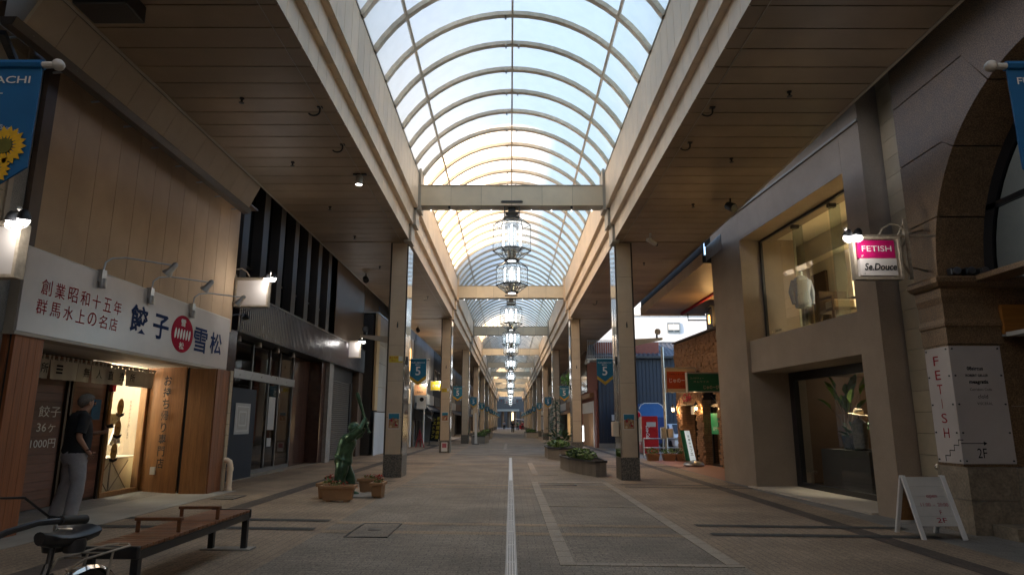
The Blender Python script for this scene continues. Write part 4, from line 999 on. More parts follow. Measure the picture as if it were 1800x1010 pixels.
# ================================================================== RIGHT SIDE
def frame_pt(org, ang, off, L):
    c, s = math.cos(ang), math.sin(ang); return (org[0] + off * c - L * s, org[1] + off * s + L * c)
# --- boutique with pale render frame (front slightly turned to the street)
BA = math.atan(.074); BO = (6.06, 10.6)
B = thing('boutique', 'taupe rendered boutique with two big recessed windows, magenta hanging sign at its near corner', 'shop', (BO[0], BO[1], -.08))
bx, by = BO
def bb(name, m, parent, o0, o1, l0, l1, z0, z1, bev=0): return Box(name, m, parent, bx + o0, bx + o1, by + l0, by + l1, z0, z1, bev)
bb('near_pillar', 'boutique_render', B, 0, 1.2, 0, .6, -.1, 7.6, .006); bb('far_pillar', 'boutique_render', B, 0, 1.4, 5.1, 6.95, -.1, 7.6, .006)
bb('head_wall', 'boutique_render', B, .0, .9, .602, 5.098, 5.82, 7.6); bb('spandrel', 'boutique_render', B, .08, 1.4, .602, 5.098, 2.56, 3.31)
bb('entry_slab', 'limestone', B, -.12, 1.3, .602, 5.3, -.12, -.045); bb('roof_slab', 'boutique_render', B, 0, 7, 0, 6.95, 7.602, 7.7); bb('side_wall', 'boutique_render', B, 1.202, 7, 0, .2, 0, 7.6); bb('far_wall', 'boutique_render', B, 1.402, 7, 6.75, 6.95, -.1, 7.6); bb('rear_wall', 'dark_gap', B, 6.8, 7, .2, 6.75, 0, 7.6); bb('head_trim', 'grey_trim', B, -.03, 0, -.01, 6.96, 6.55, 6.6)
uw = bb('upper_window', 'dark_metal', B, .5, .56, .602, 5.098, 3.312, 3.35)
MB().box(bx + .5, bx + .56, by + 5.03, by + 5.098, 3.35, 5.8).box(bx + .5, bx + .56, by + .602, by + 5.098, 5.77, 5.815).build('window_edge', 'dark_metal', uw)
g_ = [.602, 2.05, 3.55, 5.03]
for i in range(3): MB().quad((bx + .53, by + g_[i] + .006, 3.35), (bx + .53, by + g_[i + 1] - .006, 3.35), (bx + .53, by + g_[i + 1] - .006, 5.77), (bx + .53, by + g_[i] + .006, 5.77)).build('pane', 'clear_glass', uw)
for y in g_[1:3]: MB().box(bx + .56, bx + .80, by + y - .006, by + y + .006, 3.35, 5.77).build('glass_fin', 'clear_glass', uw); MB().box(bx + .55, bx + .7, by + y - .05, by + y + .05, 5.68, 5.76).build('fin_clamp', 'dark_metal', uw)
ur = bb('upper_room', 'cream_wall', B, 4.6, 4.65, .2, 6.7, 3.31, 5.9)
MB().box(bx + .6, bx + 4.6, by + .25, by + .3, 3.31, 5.9).box(bx + 1.41, bx + 4.6, by + 6.6, by + 6.65, 3.31, 5.9).box(bx + .6, bx + 4.6, by + .3, by + 6.6, 5.86, 5.9).box(bx + 1.41, bx + 4.6, by + .3, by + 6.6, 3.25, 3.31).box(bx + 1.402, bx + 1.45, by + 5.1, by + 6.6, 3.31, 5.86).build('room_lining', 'cream_wall', ur)
MB().box(bx + 1.8, bx + 2.2, by + .3, by + 6.6, 5.35, 5.86).box(bx + 2.2, bx + 4.5, by + 5.6, by + 5.9, 3.31, 5.86).build('room_beam', 'cream_wall', ur)
bb('room_door', 'interior_brown', ur, 2.0, 2.06, 4.85, 5.5, 3.315, 5.05); bb('room_screen', 'cream_wall', ur, 2.07, 2.12, 3.9, 5.6, 3.315, 5.34)
point(ur, (bx + 2.6, by + 3.2, 5.45), 62, (1, .86, .62), .3)
sr = MB()
for i in range(11): sr.bar((bx + 1.45 + i * .02, by + 1.9 + i * .12, 3.31), (bx + 1.45 + i * .02, by + 1.9 + i * .12, 4.05 - i * .02), .025)
sr.bar((bx + 1.45, by + 1.85, 4.06), (bx + 1.67, by + 3.18, 3.84), .05); sr.build('stair_railing', 'white_paint', ur)
text(uw, 'by Selection', (bx + .52, by + 4.55, 3.5), *FR, 'ink_black', w=.42)
lw = bb('lower_window', 'black_paint', B, .98, 1.10, 1.05, 5.098, -.045, .06)
MB().box(bx + .98, bx + 1.1, by + 4.88, by + 5.098, .06, 2.555).box(bx + .98, bx + 1.1, by + 1.52, by + 1.66, .06, 2.555).box(bx + .98, bx + 1.1, by + .602, by + 4.88, 2.36, 2.555).box(bx + .98, bx + 1.1, by + .602, by + .75, -.045, 2.36).build('window_edge', 'black_paint', lw)
MB().quad((bx + 1.04, by + 1.66, .06), (bx + 1.04, by + 4.88, .06), (bx + 1.04, by + 4.88, 2.36), (bx + 1.04, by + 1.66, 2.36)).build('pane', 'clear_glass', lw)
dr_ = bb('shop_door', 'black_paint', B, 1.0, 1.06, .76, .84, -.04, 2.35); MB().box(bx + 1.0, bx + 1.06, by + 1.42, by + 1.5, -.04, 2.35).box(bx + 1.0, bx + 1.06, by + .84, by + 1.42, -.04, .08).build('door_frame', 'black_paint', dr_); MB().quad((bx + 1.03, by + .84, .08), (bx + 1.03, by + 1.42, .08), (bx + 1.03, by + 1.42, 2.3), (bx + 1.03, by + .84, 2.3)).build('pane', 'tint_glass', dr_); MB().tube([(bx + .95, by + 1.4, .7), (bx + .95, by + 1.4, 1.3)], .015, 8).build('handle', 'chrome', dr_)
lr = bb('lower_room', 'shop_brown', B, 4.2, 4.25, .2, 6.7, -.04, 2.56); MB().box(bx + 1.42, bx + 4.2, by + 5.5, by + 5.55, 0, 2.56).box(bx + 1.2, bx + 4.2, by + .3, by + .34, 0, 2.56).box(bx + 1.15, bx + 4.2, by + .34, by + 5.5, -.06, -.04).box(bx + 1.41, bx + 4.2, by + .34, by + 5.5, 2.5, 2.555).build('room_lining', 'shop_brown', lr)
bb('display_bench', 'shop_dark', lr, 1.4, 2.4, 2.9, 4.7, -.04, .82)
point(lr, (bx + 1.6, by + 3.6, 2.4), 40, (1, .88, .68), .06, 75, (0, 0, -1)); point(lr, (bx + 2.9, by + 4.3, 2.3), 3, (1, .84, .6), .1)
text(lw, 'INTENTION', (bx + 1.03, by + 4.5, .33), *FR, 'ink_black', w=.42, bold=.02); MB().lathe([(.05, 0), (.05, .01)], (bx + .6, by + 2.6, 2.55), 12).build('ceiling_downlight', 'grey_trim', B)
B.rotation_euler.z = BA
def bthing(name, label, cat, off, L, z):
    x, y = frame_pt(BO, BA, off, L); return thing(name, label, cat, (x, y, z)), x, y
t, x, y = bthing('mannequin', 'headless mannequin in a blue grey jacket behind the upper boutique window', 'mannequin', 1.1, 4.35, 3.31)
MB().lathe([(.02, .0), (.02, .8)], (x, y, 3.31), 8).lathe([(.16, 0), (.15, .02)], (x, y, 3.312), 14).build('stand', 'dark_metal', t)
MB().lathe([(.17, 0), (.19, .12), (.165, .3), (.2, .5), (.21, .62), (.13, .72), (.05, .76)], (x, y, 4.02), 14).build('torso', 'cloth_blue', t); MB().lathe([(.045, 0), (.05, .1), (.02, .14)], (x, y, 4.77), 10).build('neck_cap', 'white_paint', t)
MB().tube([(x - .17, y, 4.66), (x - .24, y + .05, 4.4), (x - .22, y - .02, 4.1)], [.07, .06, .045], 8).tube([(x + .17, y, 4.66), (x + .25, y + .03, 4.4), (x + .22, y - .02, 4.1)], [.07, .06, .045], 8).build('sleeve', 'cloth_blue', t)
t, x, y = bthing('wooden_chair', 'dark wooden armchair with a tan cushion behind the upper boutique window', 'chair', 1.2, 3.05, 3.31)
b = MB()
Box('seat', 'interior_brown', t, x - .3, x + .3, y - .3, y + .3, 3.70, 3.76); Box('cushion', 'straw', t, x - .22, x + .22, y - .2, y + .2, 3.765, 3.95, .03); Box('backrest', 'interior_brown', t, x - .3, x + .3, y + .26, y + .32, 3.77, 4.2)
for sx in (-.28, .28):
    for sy in (-.28, .28): MB().bar((x + sx, y + sy, 3.695), (x + sx * 1.2, y + sy * 1.2, 3.31), .05).build('leg', 'interior_brown', t)
    MB().bar((x + sx, y - .3, 3.98), (x + sx, y + .3, 4.02), .05).bar((x + sx, y - .27, 3.76), (x + sx, y - .27, 3.98), .04).build('armrest', 'interior_brown', t)
t, x, y = bthing('hat_stand', 'straw hat and patterned shirt on a stand in the lower boutique window', 'display', 1.6, 3.45, .82)
MB().lathe([(.015, 0), (.015, .78)], (x, y, .82), 8).lathe([(.14, 0), (.14, .02)], (x, y, .822), 14).build('stand', 'dark_metal', t); MB().lathe([(.2, 0), (.205, .01), (.1, .02), (.095, .1), (.07, .13), (.01, .12)], (x, y, 1.56), 20, axis=(.1, -.15, 1)).build('hat', 'straw', t); MB().lathe([(.13, 0), (.15, .1), (.15, .4), (.16, .52), (.06, .62)], (x, y, .86), 12).build('shirt', 'granite_polished', t)
def potplant(name, label, x, y, z, hgt, n, size, m, rng, spread=.5, potm='dark_metal', pr=.16, ph=.3, cat='plant', group=None):
    t = thing(name, label, cat, (x, y, z), group)
    MB().lathe([(pr * .75, 0), (pr, ph), (pr * .9, ph), (pr * .85, ph - .04)], (x, y, z + .002), 14).build('pot', potm, t)
    st = MB(); lf = MB()
    for i in range(n):
        a = rng.uniform(0, 6.28); r = rng.uniform(.2, 1) * spread; h = z + ph + hgt * rng.uniform(.35, 1)
        p0 = Vector((x, y, z + ph - .05)); p2 = Vector((x + r * math.cos(a), y + r * math.sin(a), h)); p1 = (p0 + p2) / 2 + Vector((0, 0, .12 * hgt))
        st.tube([p0, p1, p2], [.008, .006, .004], 4)
        d = (p2 - p1).normalized(); s = d.cross(Vector((0, 0, 1))).normalized(); u = s.cross(d)
        L = size * rng.uniform(.7, 1.2); w = L * .24
        q = [p2, p2 + d * L * .35 + s * w + u * .03, p2 + d * L * .75 + s * w * .8, p2 + d * L - u * L * .15, p2 + d * L * .75 - s * w * .8, p2 + d * L * .35 - s * w + u * .03]
        mid = p2 + d * L * .5 - u * .02
        lf.add(q + [mid], [(0, 1, 6), (1, 2, 6), (2, 3, 6), (3, 4, 6), (4, 5, 6), (5, 0, 6)])
    st.build('stem', 'bark', t); lf.build('foliage', m, t); return t
x, y = frame_pt(BO, BA, 1.75, 4.1); potplant('pot_plant', 'broad leaved green plant in the middle of the lower boutique window', x, y, .82, 1.0, 16, .42, 'leaf_bright', random.Random(4), .42)
x, y = frame_pt(BO, BA, 1.75, 3.75); potplant('pot_plant', 'low dark green plant by the hat in the boutique window', x, y, .82, .35, 18, .22, 'leaf_dark', random.Random(9), .38, ph=.14)

# --- tiled strip and granite arch building
t = thing('tiled_wall', 'narrow cream tiled wall strip between the boutique and the granite arch building', 'wall', (6.45, 10.2, -.08))
for i in range(23): MB().box(6.43, 6.46, 9.93, 10.58, -.06 + i * .325, .258 + i * .325).build('wall_tile', 'tile_cream', t)
Box('wall_core', 'dark_gap', t, 6.462, 6.9, 9.91, 10.6, -.1, 7.4); MB().lathe([(.02, 0), (.03, .03), (.05, .06), (.02, .08)], (6.43, 10.1, .75), 10, axis=(-1, 0, 0)).build('tap', 'chrome', t)
A = thing('granite_building', 'brown granite building with a tall arch at the right edge of the view', 'building', (6.6, 8, -.08))
ax_, ay, az, ar = 6.25, 6.77, 3.48, 2.55
n = 28; arcp = [(ay + ar * math.cos(math.pi * k / n), az + ar * math.sin(math.pi * k / n)) for k in range(n + 1)]
def arc_block(a0, a1, outer_fn, name='arch_stone'):
    m_ = MB(); k = 6
    pts = [(ay + ar * math.cos(a0 + (a1 - a0) * i / k), az + ar * math.sin(a0 + (a1 - a0) * i / k)) for i in range(k + 1)]
    poly = [(ax_, p[0], p[1]) for p in pts] + [(ax_, q[0], q[1]) for q in outer_fn]
    m_.prism(poly, (.82, 0, 0)); return m_.build(name, 'granite_brown', A)
J1, J2, J3 = math.asin((4.35 - az) / ar), math.asin((5.22 - az) / ar), math.asin((5.80 - az) / ar)
yf = 9.88; gp = .004
arc_block(0.003, J1 - gp, [(yf, 4.34), (yf, az + .01)]); arc_block(J1 + gp, J2 - gp, [(8.84, 5.37), (yf, 5.37), (yf, 4.36)]); arc_block(J2 + gp, J3 - gp, [(8.22, 6.37), (yf, 6.37), (yf, 5.39), (8.86, 5.39)])
arc_block(J3 + gp, math.pi / 2, [(ay, 7.0), (yf, 7.0), (yf, 6.39), (8.235, 6.39)]); arc_block(math.pi / 2 + gp, math.pi - .003, [(3.4, az + .01), (3.4, 7.0), (ay - .01, 7.0)])
Box('upper_wall', 'granite_brown', A, ax_ + .002, 7.07, 3.4, yf, 7.004, 9)
wf = MB()
for k in range(n):
    for r0, x0 in ((.0, 6.95),):
        p, q = arcp[k], arcp[k + 1]; s = .93
        P = [(x0, p[0], p[1]), (x0, q[0], q[1]), (x0, ay + (q[0] - ay) * s, az + (q[1] - az) * s), (x0, ay + (p[0] - ay) * s, az + (p[1] - az) * s)]
        wf.prism(P, (.06, 0, 0))
wf.box(6.95, 7.01, ay - ar * .93, ay + ar * .93, 4.42, 4.5).box(6.95, 7.01, ay - .03, ay + .03, 3.48, 5.9)
wf = wf.build('window_frame', 'black_paint', A)
MB().add([(6.98, ay, az)] + [(6.98, ay + (p[0] - ay) * .95, az + (p[1] - az) * .95) for p in arcp], [(0, i, i + 1) for i in range(1, n + 1)]).build('pane', 'tint_glass', wf)
Box('window_sill', 'granite_brown', A, 6.7, 7.1, 4.4, 9.2, 3.40, 3.475); Box('room_wall', 'shop_brown', A, 8.2, 8.25, 3, 9.8, 3.4, 6.6); Box('roller_blind', 'shop_beige', A, 7.2, 7.22, 4.5, 8.2, 4.0, 6.2)
# impost moulding, corbel and pier
imp = [(0, 3.475), (-.10, 3.475), (-.13, 3.44), (-.13, 3.38), (-.08, 3.33), (-.02, 3.31), (-.02, 3.18), (.02, 3.0), (.0, 2.86), (-.02, 2.80), (-.02, 2.76), (0, 2.74)]
def wrap(prof, x0, yA, yB, xB, name, m):
    vs = []; path = [((x0, yB), (-1, 0)), ((x0, yA), (-1, -1)), ((xB, yA), (0, -1))]
    for (px, py), (dx, dy) in path:
        for o, z in prof: vs.append((px - dx * o * 1.0, py - dy * o, z) if True else 0)
    k = len(prof); fs = []
    for i in range(2):
        for j in range(k - 1): fs.append((i * k + j, i * k + j + 1, (i + 1) * k + j + 1, (i + 1) * k + j))
    return MB().add(vs, fs).build(name, m, A)
wrap(imp, 6.25, 9.30, yf, 8.2, 'impost_moulding', 'granite_brown')
Box('pier_block', 'granite_brown', A, 6.252, 7.05, 9.302, yf, 2.50, 3.47); Box('pier', 'granite_brown', A, 6.26, 7.05, 9.33, yf - .01, .80, 2.495)
Box('side_panel', 'granite_brown', A, 7.052, 9, 9.38, 9.6, .0, 1.62); Box('side_panel', 'granite_brown', A, 7.052, 9, 9.38, 9.6, 1.63, 2.62)
Box('base_stone', 'granite_polished', A, 6.235, 6.9, 9.22, yf - .012, -.1, .36); Box('base_stone', 'granite_polished', A, 6.235, 6.9, 9.22, yf - .012, .367, .795); Box('base_stone', 'granite_polished', A, 6.905, 8.8, 9.2, 9.37, -.1, .795)
Box('entry_step', 'granite_polished', A, 6.45, 9, 8.75, 9.19, -.12, .07); Box('entry_lintel', 'amber_wood', A, 7.06, 9.4, 9.25, 9.37, 2.64, 3.06); Box('entry_ceiling', 'off_white', A, 7.06, 9.4, 8.0, 9.24, 2.6, 2.66)
Box('inner_wall', 'dark_gap', A, 9, 9.2, 2, 9.9, -.2, 9); Box('roof_slab', 'dark_gap', A, 6.3, 9.2, 2, 9.9, 9.0, 9.1)
for i, x in enumerate((6.45, 6.66, 6.86)):
    tt = thing('ledge_floodlight', 'small dark floodlight on the granite ledge, %s of three' % ('left', 'middle', 'right')[i], 'lamp', (x, 9.25, 3.48), 'floodlights on the granite ledge')
    Box('body', 'dark_metal', tt, x - .07, x + .07, 9.2, 9.32, 3.485, 3.6, .02); MB().lathe([(.05, 0), (.055, .03)], (x, 9.2, 3.545), 12, axis=(0, -1, .2)).build('lens', 'aluminium', tt)
# FETISH panels on the pier
P = thing('floor_sign', 'white corner panel with a red lettered column, list of names and stair arrow to 2F', 'sign', (6.25, 9.3, .84))
Box('narrow_panel', 'white_sign', P, 6.245, 6.257, 9.31, 9.84, .84, 2.47); Box('wide_panel', 'white_sign', P, 6.245, 6.98, 9.296, 9.308, .84, 2.47)
for i, ch in enumerate('FETISH'): text(P, ch, (6.245, 9.6 - i * .006, 2.28 - i * .205), *FR, 'ink_red', h=.135, w=.12 if ch != 'I' else .012)
F9 = 9.296
for i, (s, w) in enumerate((('08sircus', .23), ('ROBERT GELLER', .32), ('meagratia', .27), ('Corridors Code', .31), ('clold', .14), ('VISCERAL', .22))):
    text(P, s, (6.58 + (.015 * i), F9, 2.15 - .098 * i), *FC, 'ink_black', w=w, bold=.03 if i < 3 else 0)
text(P, '2F', (6.52, F9, .985), *FC, 'ink_black', w=.13, h=.13)
MB().box(6.245, 6.56, F9 - .003, F9 - .0005, 1.112, 1.122).prism([(6.56, F9 - .003, 1.09), (6.61, F9 - .003, 1.117), (6.56, F9 - .003, 1.144)], (0, .0025, 0)).build('arrow', 'ink_black', P)
sx = 6.242; st = MB(); yy, zz = 9.66, .86
for i in range(4):
    st.box(sx, sx + .0028, yy - .006, yy, zz, zz + .085); zz += .075; st.box(sx, sx + .0028, yy - .105, yy, zz, zz + .01); yy -= .105
st.build('stair_drawing', 'ink_black', P, kind='stuff')
for z in (.88, 1.26, 1.65, 2.05, 2.43):
    for (a, b_) in ((6.29, 9.293), (6.94, 9.293)): MB().lathe([(.012, 0), (.012, .012)], (a, b_ + .003, z), 8, axis=(0, -1, 0)).build('stud', 'dark_metal', P)
    for b_ in (9.35, 9.80): MB().lathe([(.012, 0), (.012, .012)], (6.247, b_, z), 8, axis=(-1, 0, 0)).build('stud', 'dark_metal', P)
# hanging FETISH / Se.Douce sign
def pxsign(): pass
y = 9.2; x0, x1, z0, z1 = 4.99, 5.69, 3.42, 4.06
F = thing('projecting_sign', 'magenta over white hanging sign with two lit lamps at the near boutique corner', 'sign', (5.3, y, z0))
MB().box(x0, x1, y, y + .12, z0, z0 + .035).box(x0, x1, y, y + .12, z1 - .035, z1).box(x0, x0 + .035, y, y + .12, z0 + .035, z1 - .035).box(x1 - .035, x1, y, y + .12, z0 + .035, z1 - .035).build('frame', 'rust_paint', F)
MB().box(x0 + .09, x1 - .075, y + .02, y + .10, z0 + .06, z0 + .315).build('lower_face', 'white_sign', F); MB().box(x0 + .08, x1 - .085, y + .02, y + .1, z0 + .317, z1 - .055).build('upper_face', 'magenta', F)
xm = (x0 + x1) / 2; text(F, 'FETISH', (xm + .0, y + .02, z0 + .46), *FC, 'ink_white', w=.43, h=.085); text(F, '2F', (x0 + .13, y + .02, z0 + .35), *FC, 'ink_white', h=.03); text(F, 'Se.Douce', (xm + .03, y + .02, z0 + .19), *FC, 'ink_black', w=.47, h=.105, shear=.25, bold=.02); text(F, '1F', (x0 + .14, y + .02, z0 + .085), *FC, 'ink_black', h=.028)
scroll(F, x1 + .13, y + .06, z1 - .03, -1); MB().box(x0 - .1, x1 + .65, y + .05, y + .085, z1 + .012, z1 + .04).bar((x1 + .1, y + .07, z1 + .03), (6.26, y + .35, z1 + .2), .03).bar((x1 + .1, y + .07, z0 + .2), (6.26, y + .35, z0 + .2), .025).build('top_rail', 'rust_paint', F)
lamp_pair(F, x0 - .13, y - .12, z1 - .03, 1, 3.5, .12); MB().bar((x0 + .02, y + .05, z1 + .05), (x0 - .2, y - .2, z1 + .06), .035).build('lamp_arm', 'off_white', F)

# --- A board
Ab = thing('a_board', 'whitewashed plank A board with faint red writing on the pavement at right', 'board', (5.5, 9.1, gz(5.5)))
zb = gz(5.6); yT, zT = 9.12, .70
def abf(u, k): return (yT + (u * (-.30 if k == 0 else .30)), zT + (zb - zT) * u)
for k in (0, 1):
    for xx in (5.29, 5.82):
        y_, z_ = abf(0, k); y2, z2 = abf(1, k); MB().bar((xx - .02 if True else 0, y_ - .012 * (1 if k == 0 else -1), z_), (xx + (.06 if k == 0 else -.06) * 0, y2, z2), .035, .05, up=(1, 0, 0)).build('leg', 'white_paint', Ab)
for i in range(5):
    ya, za = abf(.02 + i * .155, 0); yb, zb_ = abf(.02 + (i + 1) * .155 - .006, 0)
    MB().prism([(5.31, ya, za), (5.81, ya, za), (5.81, yb, zb_), (5.31, yb, zb_)], (0, .012, .006)).build('plank', 'off_white', Ab)
for i in range(3):
    ya, za = abf(.02 + i * .27, 1); yb, zb_ = abf(.02 + (i + 1) * .27 - .006, 1); MB().prism([(5.31, ya, za), (5.81, ya, za), (5.81, yb, zb_), (5.31, yb, zb_)], (0, -.012, .006)).build('back_plank', 'pine_frame', Ab)
MB().bar((5.31, abf(.8, 1)[0], abf(.8, 1)[1]), (5.81, abf(.8, 1)[0], abf(.8, 1)[1]), .04).build('brace', 'white_paint', Ab)
up_ = (0, .3, .77); q = abf(.34, 0); text(Ab, 'open', (5.57, q[0] - .004, q[1]), (1, 0, 0), up_, 'emblem_red', h=.05); q = abf(.46, 0); text(Ab, '11:00  -  20:00', (5.57, q[0] - .004, q[1]), (1, 0, 0), up_, 'emblem_red', w=.36, h=.045)
q = abf(.58, 0); text(Ab, 'F', (5.62, q[0] - .004, q[1]), (1, 0, 0), up_, 'emblem_red', h=.05); q = abf(.70, 0); text(Ab, '2F', (5.6, q[0] - .004, q[1]), (1, 0, 0), up_, 'emblem_red', w=.13, h=.06)

# --- brick restaurant
RA = math.atan(.066); RO = (7.14, 21.1)
Q = thing('restaurant', 'rough brown brick restaurant with arches, lanterns and red and green signs', 'restaurant', (RO[0], RO[1], -.1))
rx, ry = RO
def rb(name, m, o0, o1, l0, l1, z0, z1, parent=None, bev=0): return Box(name, m, parent or Q, rx + o0, rx + o1, ry + l0, ry + l1, z0, z1, bev)
ZB = -.12
solids = [(-4.0, -1.0, ZB, 4.55), (.35, 1.45, ZB, 2.3), (2.95, 3.6, ZB, 2.1), (5.25, 5.85, ZB, 2.1), (-1.0, 5.85, 2.62, 4.55), (2.95, 5.85, 2.1, 2.62)]
for l0, l1, z0, z1 in solids: rb('wall', 'mortar_dark', .03, .5, l0, l1, z0, z1)
def inside(l, z):
    if z > 4.5: return False
    if z > 2.66: return True
    if l < -1.0: return True
    if l < .35:
        return z > 2.0 and math.hypot(l + .325, z - 2.0) > .68
    if l < 1.45: return True
    if l < 2.95: return z > 1.95 and math.hypot((l - 2.2) * .9, z - 1.95) > .66
    if l < 3.6: return True
    if l < 5.25: return z > 2.08
    return True
rng = random.Random(11); bm_ = MB(); z = ZB
while z < 4.55:
    h = rng.uniform(.055, .085); l = -4.0 + rng.uniform(0, .2)
    while l < 5.8:
        w = rng.uniform(.12, .3)
        if inside(l + w / 2, z + h / 2): p = rng.uniform(0, .045); bm_.box(rx - p, rx + .032, ry + l + .006, ry + min(l + w, 5.85) - .006, z + .005, z + h - .003)
        l += w
    z += h
# far end return, reveals
z = ZB
while z < 4.55:
    h = rng.uniform(.06, .09); o = 0
    while o < 4:
        w = rng.uniform(.14, .3); p = rng.uniform(0, .03); bm_.box(rx + o + .005, rx + o + w - .005, ry + 5.84, ry + 5.86 + p, z + .004, z + h - .004); o += w
    for (l, sg, zmax) in ((.35, -1, 2.6), (2.95, -1, 2.2), (5.25, -1, 2.06)):
        if z < zmax:
            o = .0
            while o < .45: w = rng.uniform(.14, .22); p = rng.uniform(0, .025); bm_.box(rx + o + .004, rx + min(o + w, .5) - .004, ry + l - p, ry + l + .01, z + .004, z + h - .004); o += w
    z += h
bm_.build('brick_courses', 'brick_stone', Q, kind='stuff', label='rough brown stone bricks in uneven courses')
rb('end_wall', 'mortar_dark', .5, 4.2, 5.6, 5.83, ZB, 4.55); rb('recess_wall', 'brick_stone', 1.3, 1.35, 3.3, 5.6, ZB, 2.6); rb('coping', 'brown_trim', -.06, .52, -4.0, 5.9, 4.56, 4.62)
rb('upper_wall', 'shop_beige', 1.3, 1.4, -3.5, 5.5, 4.5, 6.4); rb('recess_ceiling', 'brown_trim', .5, 1.3, -1, 5.6, 2.62, 2.68); rb('roof_deck', 'dark_gap', .52, 4.2, -4, 5.83, 4.5, 4.55)
dd = rb('glass_door', 'bronze_dark', .28, .34, 1.46, 1.54, ZB, 1.95)
MB().box(rx + .28, rx + .34, ry + 2.86, ry + 2.94, ZB, 1.95).box(rx + .28, rx + .34, ry + 2.1, ry + 2.2, ZB, 1.95).box(rx + .26, rx + .36, ry + 1.46, ry + 2.94, 1.95, 2.05).box(rx + .28, rx + .34, ry + 1.54, ry + 2.86, ZB, ZB + .1).build('door_frame', 'bronze_dark', dd)
MB().quad((rx + .31, ry + 1.5, ZB), (rx + .31, ry + 2.9, ZB), (rx + .31, ry + 2.9, 2.62), (rx + .31, ry + 1.5, 2.62)).build('pane', 'tint_glass', dd)
rb('room_wall', 'shop_brown', 2.2, 2.25, -1, 3.2, ZB, 2.6); fan = MB()
for a in (30, 60, 90, 120, 150): fan.bar((rx + .3, ry + 2.2, 2.05), (rx + .3, ry + 2.2 + .7 * math.cos(R(a)), 2.05 + .6 * math.sin(R(a))), .02)
fan.build('fanlight_bars', 'dark_metal', dd)
p = rb('green_poster', 'poster_green', .26, .275, 2.2, 2.85, 1.0, 1.72, dd); text(p, 'じゅのーびー', (rx + .26, ry + 2.5, 1.2), *FR, 'ink_white', w=.42, h=.16)
for (l, a, z0, z1) in ((1.6, .34, 1.1, 1.5), (1.6, .34, .62, 1.06), (1.62, .3, 1.52, 1.66)): rb('door_notice', 'paper', .26, .27, l, l + a, z0, z1, dd)
dw = rb('arch_window', 'dark_metal', .28, .34, -.98, -.92, ZB, 2.0); MB().quad((rx + .31, ry - .98, ZB), (rx + .31, ry + .34, ZB), (rx + .31, ry + .34, 2.6), (rx + .31, ry - .98, 2.6)).build('pane', 'tint_glass', dw); rb('window_transom', 'grey_trim', .26, .36, -.9, .34, 1.9, 2.0, dw); rb('door_notice', 'paper', .26, .27, -.3, -.05, .75, 1.2, dw)
Box('house_number', 'paper', Q, rx - .08, rx - .06, ry + 3.65, ry + 3.95, 1.7, 1.98)
text(Q, 'Cafe', (rx - .06, ry + 4.4, 2.34), *FR, 'emblem_red', w=1.0, h=.3, shear=.3, bold=.02)
rb('door_lintel', 'brown_trim', -.01, .05, 3.6, 5.25, 2.04, 2.1)
Q.rotation_euler.z = RA
def rthing(name, label, cat, off, L, z, g=None):
    x, y = frame_pt(RO, RA, off, L); return thing(name, label, cat, (x, y, z), g), x, y
for L, l in ((5.75, 'left, at the far corner'), (3.05, 'right, beside the doorway')):
    t, x, y = rthing('wall_lantern', 'lit black carriage lantern on the brick front, ' + l, 'lantern', -.2, L, 1.9, 'carriage lanterns of the brick restaurant')
    MB().tube([(x + .2, y, 1.75), (x + .06, y, 1.7), (x, y, 1.78)], .012, 6).lathe([(.06, .0), (.07, .02)], (x, y, 1.78), 8).lathe([(.10, 0), (.03, .1), (.01, .16)], (x, y, 2.0), 8).build('bracket', 'black_paint', t)
    MB().lathe([(.05, 0), (.075, .18)], (x, y, 1.81), 6).build('lantern_glass', 'lantern_glass', t); MB().ball((x, y, 1.9), .045).build('bulb', 'bulb_warm', t); point(t, (x - .02, y - .02, 1.9), 30, (1, .6, .28), .05)
def signboard(name, label, x0, x1, y, z0, z1, m, band=None):
    t = thing(name, label, 'sign', ((x0 + x1) / 2, y, z0))
    MB().box(x0 - .03, x1 + .03, y - .01, y + .2, z1, z1 + .05).box(x0 - .03, x1 + .03, y - .01, y + .2, z0 - .03, z0).box(x0 - .03, x0, y - .01, y + .2, z0, z1).box(x1, x1 + .03, y - .01, y + .2, z0, z1).build('frame', 'grey_trim', t)
    Box('face', m, t, x0 + .002, x1 - .002, y, y + .19, z0 + .002, z1 - .002)
    if band: Box('pale_band', band, t, x0 + .004, x1 - .004, y - .004, y, z1 - .1, z1 - .004); Box('pale_band', band, t, x0 + .004, x1 - .004, y - .004, y, z0 + .004, z0 + .1)
    MB().bar((x1, y + .1, z1 - .1), (x1 + .45, y + .1, z1 - .1), .04).bar((x1, y + .1, z0 + .1), (x1 + .45, y + .1, z0 + .1), .04).build('bracket', 'dark_metal', t)
    return t
t = signboard('restaurant_sign', 'orange red projecting sign with pale bands, half hidden by the green sign', 5.70, 6.74, 24, 2.50, 3.32, 'sign_orange', 'straw')
text(t, 'じゅのーびー', (6.22, 24, 2.9), *FC, 'ink_white', w=.86, h=.17, bold=.01); text(t, 'FAMILY & CAFE', (6.1, 24, 3.12), *FC, 'ink_black', w=.6, h=.045); text(t, 'MAKI', (6.3, 24, 2.68), *FC, 'ink_red', w=.3, h=.07)
t = signboard('restaurant_sign', 'dark green projecting sign with pale gold script on the brick front', 5.82, 6.96, 21.6, 2.40, 2.97, 'sign_green')
text(t, 'じゅのーびー', (6.62, 21.6, 2.53), *FC, 'straw', w=.6, h=.13, bold=.02); text(t, 'スパゲティー', (6.12, 21.6, 2.82), *FC, 'straw', w=.45, h=.07); text(t, 'オムライス', (6.25, 21.6, 2.71), *FC, 'straw', w=.5, h=.06)
